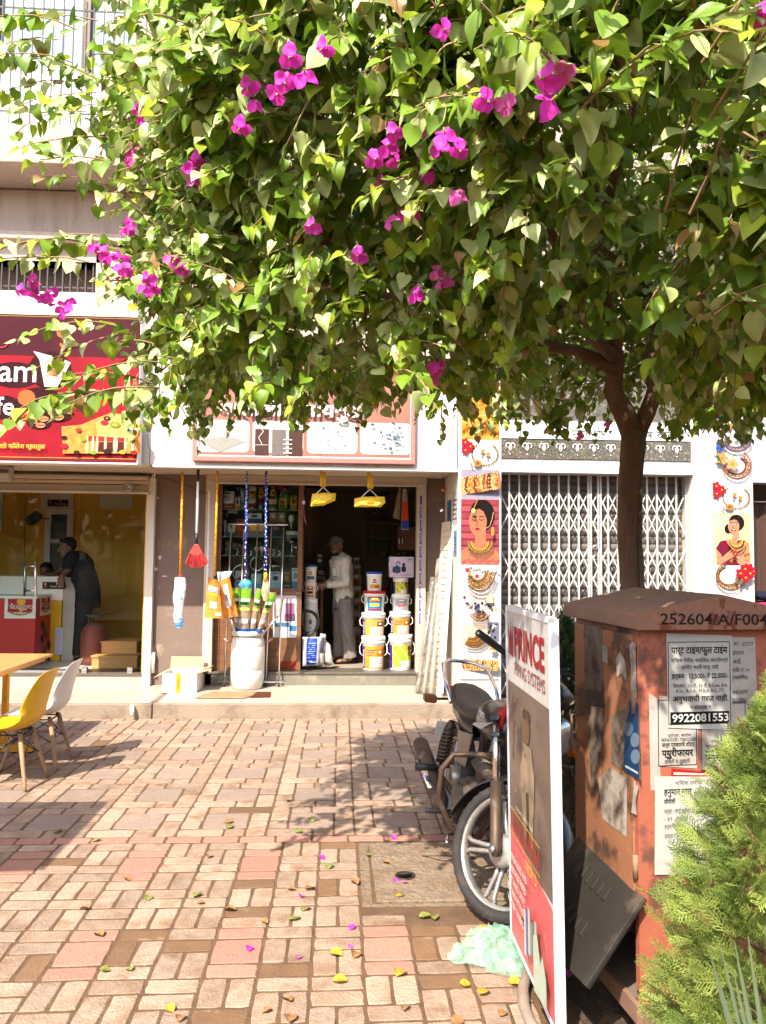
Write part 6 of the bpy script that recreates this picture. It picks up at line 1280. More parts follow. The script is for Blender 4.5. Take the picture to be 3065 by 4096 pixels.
def pouch(lb, cor, Y, thick, prints, m, stick_=None, name='broom_packet', txt=None):
    P4 = [at(*c3(x, y), Y) for x, y in cor]; t = thing(name, lb, 'packet', (P4[0]+P4[1])/2, 'wrapped brooms in the drum')
    def fn(sg): return lambda s, tt: P4[0].lerp(P4[1], s).lerp(P4[3].lerp(P4[2], s), tt)+Vector((0, sg*thick*(math.sin(math.pi*s))**.6+.006*mnoise.noise(Vector((s*7, tt*9, sg*3+cor[0][0]))), 0))
    b = MB(); b.grid(fn(-1), 9, 14, m); b.grid(fn(1), 9, 14, m); b.build('pouch', t); pm = MB(); f1 = fn(-1); k = 0
    for a0, b0, a1, b1, cc in prints: k += 1; pm.grid(lambda s, tt: f1(a0+(a1-a0)*s, b0+(b1-b0)*tt)+Vector((0, -.002-.0008*k, 0)), 7, 7, C(cc, .3))
    pm.build('label_print', t)
    if txt:
        s_, f0, rot_, hh_, cc, ww = txt; c = P4[0].lerp(P4[1], .5).lerp(P4[3].lerp(P4[2], .5), f0); pr = facing(c.x, Y-thick-.006, c.z); pr.text(s_, 0, 0, hh_, cc, 'c', rot=rot_, w=ww); pr.done('lettering', t)
    if stick_: b = MB(); b.tube([at(*c3(*e), Y) for e in stick_], .012, M_steel, 8); b.build('handle', t)
M_or = mat('orange packet film', (.72, .24, .03), .28, var=.25, scale=25, bump=.4); M_gr = mat('clear packet film', (.30, .22, .15), .25, var=.35, scale=25, bump=.4, stretch=(8, 1, 1))
pouch('orange clip mop packet hanging at the left of the drum', [(160, 1448), (328, 1450), (292, 1100), (192, 1068)], 8.62, .03, [(.12, .66, .88, .80, '#d9d0d8'), (.15, .56, .85, .64, '#d8a52a'), (.3, .25, .75, .42, '#c9b8a8'), (.62, .06, .95, .14, '#e3dcd2')], M_or, txt=('VEGA', .67, -.06, .035, '#8a2a5a', .12), name='mop_packet')
pouch('orange Samarthya broom packet leaning out of the drum', [(335, 1452), (475, 1432), (390, 1062), (300, 1110)], 8.80, .035, [(.30, .25, .72, .86, '#d8d4cc')], M_or, [(402, 1440), (445, 1600)], txt=('Samarthya', .28, R(-68.0), .045, '#22284a', .27))
pouch('blue and white wrapped brush behind the orange packets', [(300, 1190), (350, 1170), (420, 1010), (275, 1020)], 8.86, .02, [(.1, .1, .5, .5, '#2f6fb0')], film('bluish wrap', '#c9d8e0', .8))
GP = [(.06, .60, .94, .97, '#6fa52a'), (.10, .70, .90, .76, '#cfe3e8'), (.12, .62, .88, .68, '#1f3f2a'), (.05, .50, .95, .56, '#d8cf5a'), (.1, .22, .9, .32, '#c9c4bc'), (.02, .02, .98, .10, '#1f4f9a')]
pouch('green and brown broom packet upright at the centre of the drum', [(465, 1592), (570, 1590), (602, 1170), (490, 1160)], 8.92, .03, GP, M_gr, txt=('DUST FREE', .66, 0, .020, '#16281a', .085))
pouch('green and brown broom packet at the back left of the drum', [(440, 1580), (510, 1580), (488, 1160), (418, 1170)], 9.00, .028, GP, M_gr); pouch('green and brown broom packet leaning slightly right in the drum', [(570, 1588), (630, 1585), (700, 1190), (645, 1165)], 8.96, .028, GP, M_gr)
pouch('green and brown broom packet leaning far right out of the drum', [(640, 1588), (690, 1588), (836, 1215), (755, 1205)], 8.90, .026, GP, M_gr, txt=('ALU', .80, 0, .022, '#16281a', .04))
pouch('silvery wrapped brush head sticking out at the right of the drum', [(830, 1425), (870, 1440), (905, 1240), (815, 1300)], 8.90, .045, [], mat('silver film', (.62, .57, .52), .2, metal=.5, var=.3, scale=30, bump=.8, bscale=50), [(845, 1430), (700, 1600)], name='wrapped_brush')
# chrome drying rack leaning on the display case
rk = thing('drying_rack', 'folded chrome drying rack leaning on the display case behind the drum', 'drying rack', at(*c3(600, 2040), 9.16))
def rb(tt): return 9.13+.16*tt
zt2 = at(*c3(655, 575), 9.29)
tubes = [((410, 572), (345, 2035)), ((530, 572), (470, 2035)), ((655, 572), (600, 2035)), ((785, 572), (732, 2035)), ((900, 572), (850, 2035))]
for a_, c_ in tubes: b = MB(); p0 = at(*c3(*c_), 9.13); p0.z = .22; b.tube([at(*c3(*a_), 9.29), p0], .0105, M_chrome, 9); b.build('tube', rk)
b = MB(); b.tube([at(*c3(375, 575), 9.275), at(*c3(940, 580), 9.275)], .013, M_chrome, 8); b.build('top_bar', rk); b = MB(); e0, e1 = at(*c3(288, 2030), 9.12), at(*c3(912, 2030), 9.12); e0.z = e1.z = .215; b.tube([e0, e1], .013, M_chrome, 8); b.build('bottom_bar', rk)
for x in (342, 728, 850): b = MB(); c = at(*c3(x, 2052), 9.12); c.z = .184; b.lathe([(.018, -.012), (.024, -.008), (.024, .008), (.018, .012)], c, M_black, 12, 'x'); b.build('castor', rk)
b = MB(); c = at(*c3(652, 600), 9.25)
for k in range(5): b.tube([c+Vector((.0, 0, .0)), c+Vector((random.uniform(-.1, .1), -.02, random.uniform(-.02, .05))), c+Vector((random.uniform(-.09, .09), -.01, -.05))], .005, C('#cf9a1f'), 5)
b.build('yellow_cord', rk)
# carton, mats
p, q = at(*c2(1342, 1885), 8.72), at(*c2(1630, 1745), 8.72); t = thing('open_carton', 'open white cardboard carton with yellow tape on the platform', 'carton', ((p.x+q.x)/2, 8.9, .16)); M_wc = mat('white carton board', (.70, .66, .60), .85, var=.05); M_kr = mat('kraft board', (.50, .34, .19), .9, var=.1); zb = .1605; zq = q.z
b = MB(); x0, x1, y0, y1, th = p.x, q.x, 8.72, 9.12, .006
b.box(x0, x1, y0, y0+th, zb, zq, M_wc); b.box(x0, x1, y1-th, y1, zb, zq, M_wc); b.box(x0, x0+th, y0+th, y1-th, zb, zq, M_wc); b.box(x1-th, x1, y0+th, y1-th, zb, zq, M_wc); b.box(x0+th, x1-th, y0+th, y1-th, zb, zb+.01, M_kr); b.build('carton_body', t)
for a_, c_, d_ in (((x0, y1), (x1, y1), (.0, .03, .13)), ((x1, y0), (x1, y1), (.12, 0, .03)), ((x0, y0), (x0, y1), (-.10, 0, -.05))):
    b = MB(); P1, P2 = Vector((*a_, zq)), Vector((*c_, zq)); b.prism([P1, P2, P2+Vector(d_), P1+Vector(d_)], Vector(d_).cross(P2-P1), .004, M_kr); b.build('flap', t)
pr = facing(x0, y0, zb); w, h = x1-x0, zq-zb; pr.rect(w*.40, 0, w*.54, h, '#c9911c'); pr.text('FRAGILE', w*.49, h*.2, .02, '#8a4a14', rot=R(90)); pr.done('tape', t); b = MB(); b.tube([(x0+w*.3, y0, zq), (x0+w*.28, y0-.01, zq+.04), (x0+w*.4, y0+.02, zq+.01), (x0+w*.47, y0-.002, zq)], .012, C('#c9911c', .3), 5, flat=.2); b.build('loose_tape', t)
t = thing('door_mat', 'wrinkled orange brown sack mat on the platform edge', 'mat', at(960, 2780, 8.5)); q4 = [gz(*c, .166) for c in ((778, 2793), (985, 2793), (1040, 2768), (850, 2768))]
b = MB(); b.grid(lambda s, tt: q4[0].lerp(q4[1], s).lerp(q4[3].lerp(q4[2], s), tt)+Vector((.015*math.sin(9*tt+4*s), 0, .004+.010*abs(mnoise.noise(Vector((s*5, tt*4, 2)))))), 16, 8, mat('jute brown', (.36, .19, .095), .95, var=.25, scale=20, bump=.6)); b.build('cloth', t, solid=.006)
t = thing('door_mat', 'small ribbed brown rubber mat beside the sack mat', 'mat', at(1050, 2782, 8.5)); q4 = [gz(*c, .166) for c in ((1000, 2790), (1082, 2788), (1085, 2768), (1020, 2768))]
for k in range(8): b = MB(); s0_, s1_ = k/8+.01, (k+1)/8-.015; b.prism([q4[0].lerp(q4[1], s0_)-Vector((0, 0, .006)), q4[0].lerp(q4[1], s1_)-Vector((0, 0, .006)), q4[3].lerp(q4[2], s1_)-Vector((0, 0, .006)), q4[3].lerp(q4[2], s0_)-Vector((0, 0, .006))], (0, 0, 1), .010, C('#5a2f1c', .8)); b.build('rib', t)
# doors and wrapped pipes leaning on the pillar
ld = thing('leaning_door', 'cream louvred door panel leaning against the poster pillar', 'door', at(*c4(1430, 2150), 8.6)); T0, T1, B0, B1 = at(*c4(1448, 560), 8.95), at(*c4(1545, 545), 8.75), at(*c4(1345, 2110), 8.72), at(*c4(1428, 2150), 8.52); B0.z = B1.z = .161; nn = (T1-T0).cross(B0-T0).normalized(); nn = nn if nn.y < 0 else -nn; M_cream = mat('cream painted door', (.62, .53, .40), .6, var=.06)
def pan(s0, s1, t0, t1): return [B0.lerp(B1, s).lerp(T0.lerp(T1, s), t_) for s, t_ in ((s0, t0), (s1, t0), (s1, t1), (s0, t1))]
b = MB(); b.prism(pan(0, 1, 0, 1), nn, -.03, M_cream); b.build('leaf', ld, bevel=.003)
for s0, s1, t0, t1 in ((0, .22, 0, 1), (.78, 1, 0, 1), (.22, .78, 0, .05), (.22, .78, .95, 1), (.22, .78, .48, .52)): b = MB(); b.prism(pan(s0, s1, t0, t1), nn, .012, M_cream); b.build('rail', ld)
for k in range(22): b = MB(); tt = .06+.04*k+(.01 if k > 10 else 0); b.prism(pan(.22, .78, tt, tt+.022), nn, .008, M_cream); b.build('louvre', ld)
l2 = thing('leaning_door', 'plain white board edge leaning right of the louvred door', 'board', at(*c4(1500, 2140), 8.5)); b = MB(); Q = [at(*c4(x, y), yy) for x, y, yy in ((1430, 2148, 8.50), (1452, 2150, 8.45), (1560, 560, 8.55), (1540, 545, 8.60))]; b.prism(Q, (0, 1, 0), .03, M_white); b.build('leaf', l2)
wpz = thing('wrapped_pipes', 'bundle of pipes in crinkled clear plastic leaning by the shop door', 'pipe', at(*c4(1250, 2130), 8.6)); 
for k, (x0, x1, xx0, xx1) in enumerate(((1330, 1400, 1180, 1250), (1370, 1440, 1235, 1310), (1400, 1462, 1300, 1375))):
    Tq = at(*c4((x0+x1)/2, 1075+15*k), 9.0-.05*k); Bq = at(*c4((xx0+xx1)/2, 2120), 8.70-.06*k); Bq.z = .165; b = MB(); pts_ = [Bq.lerp(Tq, i/14) for i in range(15)]
    b.tube(pts_, [.048+.012*mnoise.noise(Vector((i*1.3, k*7, 0))) for i in range(15)], film('pipe wrap film', '#9a9084', .38, .25), 10, jit=.16); b.build('wrap', wpz)
    b = MB(); b.tube([Bq, Tq], .022, M_fr if k else M_steel, 10); b.build('pipe', wpz)
ck = thing('wrapped_pipe_bend', 'bent wrapped pipe end standing behind the clear bundle', 'pipe', at(*c4(1430, 1060), 8.9)); b = MB(); b.tube([at(*c4(x, y), 8.95) for x, y in ((1395, 1150), (1398, 990), (1410, 910), (1435, 882), (1460, 900), (1470, 980), (1468, 1150), (1440, 1700), (1400, 2100))], [.028]*9, film('grey pipe wrap', '#a59c90', .85, .25), 10); b.build('tube', ck)
# ================================================================== PEOPLE
M_skin = mat('brown skin', (.19, .095, .057), .55, var=.10, scale=20); M_hair = mat('black hair', (.012, .010, .010), .6, var=.3, scale=60, bump=.4); M_eye = C('#d8d0c6'); M_iris = C('#1a100c')
def fingers(mb, palm, d, side, upv, m, curl=.35, L=.075):
    """palm and five separate bent fingers"""
    d, side, upv = Vector(d).normalized(), Vector(side).normalized(), Vector(upv).normalized()
    for i, (o, l, r_) in enumerate(((-.030, .86, .0085), (-.010, 1.0, .009), (.010, .95, .009), (.030, .75, .0078))):
        a = palm+side*o+d*.035; b_ = a+d*L*l*.5+upv*-.010; c = b_+d*L*l*.35-upv*L*curl*.5; e = c+d*L*l*.18-upv*L*curl*.45
        mb.tube([a-d*.02, a, b_, c, e], [r_*1.1, r_*1.1, r_, r_*.9, r_*.6], m, 8)
    a = palm-side*.035-d*.02; mb.tube([a, a-side*.022+d*.025, a-side*.018+d*.055, a-side*.008+d*.068], [.013, .011, .010, .006], m, 8)
    capsule(mb, palm-d*.035, palm+d*.03, .030, .034, m, 10)
def head_shapes(mb, c, face, m, s=1.0):
    f = Vector(face).normalized(); sd = f.cross(Vector((0, 0, 1))).normalized(); rz = math.atan2(f.y, f.x)
    mb.ball(c+Vector((0, 0, .02*s))-f*.008, (.098*s, .078*s, .105*s), m, 20, (0, 0, rz)); mb.ball(c+f*.030*s-Vector((0, 0, .045*s)), (.062*s, .058*s, .072*s), m, 16, (0, 0, rz))
    mb.tube([c+f*.088*s+Vector((0, 0, .020*s)), c+f*.102*s-Vector((0, 0, .004*s)), c+f*.112*s-Vector((0, 0, .022*s)), c+f*.09*s-Vector((0, 0, .030*s))], [.008*s, .012*s, .017*s, .012*s], m, 8)
    for q in (-1, 1): mb.ball(c+sd*q*.078*s-f*.010-Vector((0, 0, .008*s)), (.018*s, .009*s, .030*s), m, 10, (0, 0, rz))
    mb.tube([c+f*.07*s+sd*-.025*s-Vector((0, 0, .052*s)), c+f*.093*s-Vector((0, 0, .052*s)), c+f*.07*s+sd*.025*s-Vector((0, 0, .052*s))], .010*s, m, 6)
    return f, sd
def face_bits(c, f, sd, par, moust=True, s=1.0):
    for q in (-1, 1):
        p = c+f*.083*s+sd*q*.031*s+Vector((0, 0, .010*s)); b = MB(); b.ball(p-f*.004*s, (.0085*s, .0085*s, .0055*s), M_eye, 8); b.ball(p+f*.0035*s, .0052*s, M_iris, 8); b.build('eye', par)
        b = MB(); b.tube([p+f*.008+sd*q*-.016*s+Vector((0, 0, .020*s)), p+f*.010+Vector((0, 0, .025*s)), p+f*.002+sd*q*.020*s+Vector((0, 0, .019*s))], .0045*s, M_hair, 6); b.build('eyebrow', par)
    if moust: b = MB(); b.tube([c+f*.080*s+sd*-.032*s-Vector((0, 0, .052*s)), c+f*.101*s+sd*-.012*s-Vector((0, 0, .041*s)), c+f*.101*s+sd*.012*s-Vector((0, 0, .041*s)), c+f*.080*s+sd*.032*s-Vector((0, 0, .052*s))], [.005*s, .010*s, .010*s, .005*s], M_hair, 7); b.build('moustache', par)
V3 = lambda x, y, z: Vector((x, y, z))
def wrinkle(me, amp, fx, fz, seed=0):
    nv = [v.normal.copy() for v in me.vertices]
    for v, n_ in zip(me.vertices, nv):
        c = v.co; v.co = c+n_*amp*(mnoise.noise(V3(c.x*fx+.5*c.z*fz, c.y*fx, c.z*fz+seed))+.5*mnoise.noise(V3(c.x*fx*2.3, c.y*fx*2.3, c.z*fz*2.1+c.x*9+seed)))
    return me
# --- the shopkeeper, seen three-quarter, turned to the left
Ym = 10.05; o0 = at(1369, 2644, Ym); o0.z = FL; B = lambda x, y, z: o0+V3(x, y, z)
mb = MB(); hc = B(-.095, -.03, 1.505); f, sd = head_shapes(mb, hc, (-.52, -.85, -.02), M_skin)
capsule(mb, B(-.06, .0, 1.30), B(-.085, -.01, 1.45), .058, .052, M_skin); capsule(mb, B(-.02, .02, .95), B(-.045, .02, 1.28), .12, .14, M_skin, 14); capsule(mb, B(0, .02, .84), B(-.02, .02, 1.0), .12, .11, M_skin)
sh1, el1, wr1 = B(.035, -.13, 1.31), B(.03, -.17, 1.03), B(-.20, -.22, 1.00); sh2, el2, wr2 = B(-.10, .15, 1.30), B(-.13, .14, 1.04), B(-.25, -.02, .99)
for a, e, w in ((sh1, el1, wr1), (sh2, el2, wr2)): capsule(mb, a, e, .048, .038, M_skin); capsule(mb, e, w, .038, .027, M_skin)
fingers(mb, wr1+V3(-.055, -.012, .0), (-.95, -.12, -.12), (.05, -.35, .9), (-.1, .9, .3), M_skin, .25); fingers(mb, wr2+V3(-.05, -.02, .01), (-.9, -.3, -.2), (.1, -.3, .9), (-.2, .9, .3), M_skin, .3)
for hx, hy, kx, ky, ax, ay in ((.03, -.06, .05, -.09, .09, -.08), (-.03, .10, -.04, .09, -.05, .10)):
    capsule(mb, B(hx, hy, .82), B(kx, ky, .46), .078, .056, M_skin); capsule(mb, B(kx, ky, .46), B(ax, ay, .09), .054, .036, M_skin); mb.tube([B(ax+.04, ay, .045), B(ax-.03, ay-.01, .045), B(ax-.12, ay-.03, .032), B(ax-.17, ay-.045, .026)], [.030, .038, .040, .022], M_skin, 10, flat=.7)
man = link('person', blob(mb, .0085, 2)); man.data.materials.clear(); man.data.materials.append(M_skin)
tag(man, 'man in a cap, pale striped shirt and grey trousers standing in the hardware shop', 'person'); face_bits(hc, f, sd, man)
M_shirt = mat('pale striped shirt', (.62, .60, .52), .85, var=.22, scale=9, stretch=(9, 9, .6), bump=.35, bscale=18); M_trs = mat('grey woven trousers', (.22, .185, .175), .9, var=.2, scale=30, bump=.4, bscale=14)
sb_ = MB(); sb_.tube([B(.015, .02, .76), B(.01, .02, .86), B(-.01, .02, 1.05), B(-.025, .02, 1.22), B(-.045, .015, 1.33), B(-.06, .01, 1.385), B(-.07, 0, 1.42)], [.150, .150, .152, .165, .160, .105, .068], M_shirt, 20, flat=.92)
for a, e, w, l in ((sh1, el1, wr1, .96), (sh2, el2, wr2, .9)): capsule(sb_, a+V3(0, .02, .01), e, .074, .060, M_shirt, 12); capsule(sb_, e, e.lerp(w, l), .058, .043, M_shirt, 12)
sb_.ball(B(-.045, .02, 1.30), (.12, .20, .10), M_shirt, 14)
for v in sb_.v: pass
link('shirt', wrinkle(blob(sb_, .011, 2), .011, 15, 9), man); bpy.data.objects['shirt'].data.materials.clear(); bpy.data.objects['shirt'].data.materials.append(M_shirt)
tb_ = MB(); tb_.tube([B(.01, .02, .70), B(.01, .02, .84), B(.0, .02, .92)], [.145, .138, .125], M_trs, 18)
for hx, hy, kx, ky, ax, ay in ((.03, -.06, .055, -.09, .095, -.08), (-.03, .10, -.04, .09, -.045, .10)): tb_.tube([B(hx, hy, .82), B((hx+kx)/2, (hy+ky)/2, .62), B(kx, ky, .45), B((kx+ax)/2+.01, ay, .27), B(ax, ay, .13), B(ax+.01, ay, .07)], [.105, .102, .092, .085, .086, .090], M_trs, 14, jit=.06)
o = link('trousers', wrinkle(blob(tb_, .011, 2), .013, 16, 7, 3), man); o.data.materials.clear(); o.data.materials.append(M_trs)
b = MB(); hf = hc+V3(0, 0, .03)-f*.008; rz = math.atan2(f.y, f.x)
b.grid(lambda s, t: hf+Matrix.Rotation(rz, 3, 'Z')@V3(.106*math.cos(6.2832*s)*math.cos(t*1.57), .088*math.sin(6.2832*s)*math.cos(t*1.57), .012+.088*math.sin(t*1.57)), 22, 8, mat('grey cap cloth', (.13, .10, .09), .9, var=.25, scale=30), wrap=True)
b.build('cap', man); b = MB(); b.grid(lambda s, t: hf+f*(.085+.075*t)+sd*(s-.5)*.15*(1-.35*t*t)+V3(0, 0, .022-.030*t-.02*(2*s-1)**2), 8, 5, _M['grey cap cloth']); b.build('cap_brim', man, solid=.004)
b = MB(); b.ball(hc-f*.022+V3(0, 0, .004), (.090, .083, .070), M_hair, 16, (0, 0, rz)); b.build('hair', man)
b = MB(); b.grid(lambda s, t: hc-V3(0, 0, .088+.040*t)+f*(.076-.03*t)*math.cos((s-.5)*2.2)+sd*.066*math.sin((s-.5)*2.2), 10, 5, C('#121214', .8)); b.build('face_mask', man, solid=.004)
for ax, ay in ((.09, -.08), (-.05, .10)):
    b = MB(); b.tube([B(ax+.045, ay, .012), B(ax-.06, ay-.015, .012), B(ax-.185, ay-.048, .012)], [.036, .042, .036], C('#1a110c', .8), 12, flat=.3); b.build('sandal', man); b = MB(); b.tube([B(ax-.09, ay-.065, .02), B(ax-.085, ay-.03, .075), B(ax-.08, ay+.02, .02)], .009, C('#1a110c', .8), 6); b.build('sandal_strap', man)
b = MB(); b.obox(B(-.10, -.125, 1.17), (.085, .006, .10), M_shirt, (0, 0, .12)); b.build('shirt_pocket', man)
# --- the customer leaning on the cafe counter
Yc = 10.42; K = lambda x, y, dy=0.0: at(*c2(x, y), Yc+dy)
mb = MB(); hc2 = K(552, 708, -.05); f2_, sd2 = head_shapes(mb, hc2, (-.72, -.66, -.12), M_skin, 1.05)
capsule(mb, K(610, 770), hc2-V3(-.01, 0, .06), .06, .055, M_skin); mb.tube([K(622, 775), K(655, 860), K(695, 980), K(715, 1090)], [.11, .14, .13, .13], M_skin, 16)
e1, h1 = K(560, 890, -.24), K(520, 962, -.30)
capsule(mb, K(600, 800, -.14), K(575, 880, -.2), .05, .042, M_skin); capsule(mb, K(575, 880, -.2), K(517, 935, -.28), .042, .030, M_skin); fingers(mb, K(515, 960, -.30), (.05, -.1, -1), (1, 0, 0), (0, 1, 0), M_skin, .2)
capsule(mb, K(590, 800, .16), K(500, 900, .18), .05, .04, M_skin); capsule(mb, K(500, 900, .18), K(440, 935, .05), .04, .03, M_skin); fingers(mb, K(425, 932, .03), (-1, -.2, 0), (0, 1, 0), (0, 0, 1), M_skin)
for dx, dy in ((0, -.09), (-25, .10)):
    kn, an = K(655+dx, 1370, dy), K(632+dx, 1555, dy); an.z = zc+.09; capsule(mb, K(705+dx, 1120, dy), kn, .085, .06, M_skin); capsule(mb, kn, an, .056, .038, M_skin); mb.tube([an+V3(.05, 0, -.05), an+V3(-.06, -.01, -.05), an+V3(-.16, -.03, -.06)], [.035, .042, .025], M_skin, 10, flat=.7)
m2 = link('person', blob(mb, .010, 2)); m2.data.materials.clear(); m2.data.materials.append(M_skin); tag(m2, 'man in dark clothes leaning on the cafe counter and looking out', 'person'); face_bits(hc2, f2_, sd2, m2, True, 1.05)
M_bk = mat('black shirt cloth', (.014, .015, .020), .9, var=.25, scale=10); M_bt = mat('black trousers cloth', (.010, .011, .014), .9, var=.2)
sb_ = MB(); sb_.tube([K(618, 742), K(620, 775), K(650, 850), K(690, 970), K(715, 1080), K(712, 1200)], [.075, .15, .19, .185, .180, .185], M_bk, 20); capsule(sb_, K(605, 800, -.12), K(572, 862, -.20), .085, .065, M_bk); capsule(sb_, K(600, 800, .14), K(545, 860, .18), .08, .062, M_bk); sb_.ball(K(625, 790), (.12, .23, .10), M_bk, 14)
o = link('shirt', wrinkle(blob(sb_, .013, 2), .012, 14, 8), m2); o.data.materials.clear(); o.data.materials.append(M_bk)
tb_ = MB(); tb_.tube([K(718, 1180), K(715, 1100)], [.17, .165], M_bt, 16)
for dx, dy in ((0, -.09), (-25, .10)): an = K(632+dx, 1555, dy); an.z = zc+.06; tb_.tube([K(708+dx, 1130, dy), K(690+dx, 1250, dy), K(658+dx, 1370, dy), an], [.125, .105, .085, .078], M_bt, 14)
o = link('trousers', blob(tb_, .013, 2), m2); o.data.materials.clear(); o.data.materials.append(M_bt)
def hairdo(c, f_, par, s=1.0): b = MB(); b.ball(c-f_*.030*s+V3(0, 0, .042*s), (.100*s, .088*s, .098*s), M_hair, 18, (0, 0, math.atan2(f_.y, f_.x))); b.ball(c+f_*.040*s+V3(0, 0, .092*s), (.055*s, .070*s, .035*s), M_hair, 12, (0, 0, math.atan2(f_.y, f_.x))); me_ = blob(b, .012, 1); me_.materials.clear(); me_.materials.append(M_hair); link('hair', me_, par)
hairdo(hc2, f2_, m2, 1.05)
for dx, dy in ((0, -.09), (-25, .10)): b = MB(); an = K(632+dx, 1555, dy); b.tube([V3(an.x+.06, an.y, zc+.02), V3(an.x-.06, an.y-.01, zc+.02), V3(an.x-.17, an.y-.03, zc+.02)], [.04, .05, .035], M_black, 10, flat=.5); b.build('shoe', m2)
# --- a second man, only his head above the counter
mb = MB(); hc3 = at(*c2(378, 905), 10.95); f3, sd3 = head_shapes(mb, hc3, (.15, -1, -.05), M_skin, .98); capsule(mb, hc3-V3(0, -.02, .22), hc3-V3(0, 0, .08), .06, .055, M_skin); capsule(mb, hc3-V3(0, -.03, .62), hc3-V3(0, -.03, .30), .14, .15, M_skin, 14)
for q in (-1, 1): capsule(mb, hc3+V3(q*.17, .03, -.26), hc3+V3(q*.22, -.02, -.52), .05, .04, M_skin); capsule(mb, hc3+V3(q*.22, -.02, -.52), hc3+V3(q*.10, -.22, -.56), .04, .03, M_skin); fingers(mb, hc3+V3(q*.07, -.27, -.56), (-q*.5, -1, 0), (q, 0, 0), (0, 0, 1), M_skin)
for q in (-1, 1): capsule(mb, hc3+V3(q*.10, .0, -.68), hc3+V3(q*.12, -.20, -.70), .08, .06, M_skin); capsule(mb, hc3+V3(q*.12, -.20, -.70), V3(hc3.x+q*.12, hc3.y-.2, zc+.1), .055, .04, M_skin)
m3 = link('person', blob(mb, .011, 2)); m3.data.materials.clear(); m3.data.materials.append(M_skin); tag(m3, 'man whose head just shows above the white cafe counter', 'person'); face_bits(hc3, f3, sd3, m3, True, .98); hairdo(hc3, f3, m3, .98)
sb_ = MB(); capsule(sb_, hc3-V3(0, -.03, .64), hc3-V3(0, -.03, .32), .155, .165, M_bk, 14); sb_.ball(hc3-V3(0, -.03, .27), (.22, .11, .09), M_bk, 14); [capsule(sb_, hc3+V3(q*.17, .03, -.26), hc3+V3(q*.21, 0, -.42), .07, .06, M_bk) for q in (-1, 1)]; o = link('shirt', blob(sb_, .014, 2), m3); o.data.materials.clear(); o.data.materials.append(M_bk)

# ================================================================== TABLE AND SHELL CHAIRS
def local(mb, name, root, bevel=0.0, solid=0.0):
    o = mb.build(name, None, bevel=bevel, solid=solid); o.parent = root; return o
tbl = thing('cafe_table', 'orange wood cafe table on yellow steel legs at the left edge', 'table', (-3.1, 6.4, 0)); M_ttop = mat('varnished table wood', (.56, .25, .085), .32, var=.22, scale=3, stretch=(8, 1, 1)); M_tyl = mat('yellow painted steel', (.66, .33, .025), .5, var=.08)
b = MB(); b.box(-3.52, -2.69, 5.55, 7.43, .725, .75, M_ttop); b.build('table_top', tbl, bevel=.004); b = MB(); b.box(-3.47, -2.74, 5.6, 7.38, .69, .7245, M_tyl); b.build('apron', tbl)
for y in (6.76, 5.95):
    b = MB(); b.box(-2.86, -2.815, y, y+.045, .04, .69, M_tyl); b.build('leg', tbl); b = MB(); b.box(-3.6, -2.60, y-.002, y+.05, .012, .06, M_tyl); b.build('foot_beam', tbl); b = MB(); b.box(-2.63, -2.59, y, y+.048, 0, .0115, M_black); b.build('foot_pad', tbl)
b = MB(); b.box(-2.85, -2.82, 5.98, 6.76, .10, .14, M_tyl); b.build('stretcher', tbl)
M_lwood = mat('weathered beech leg', (.33, .20, .11), .7, var=.25, scale=6, stretch=(1, 1, .3))
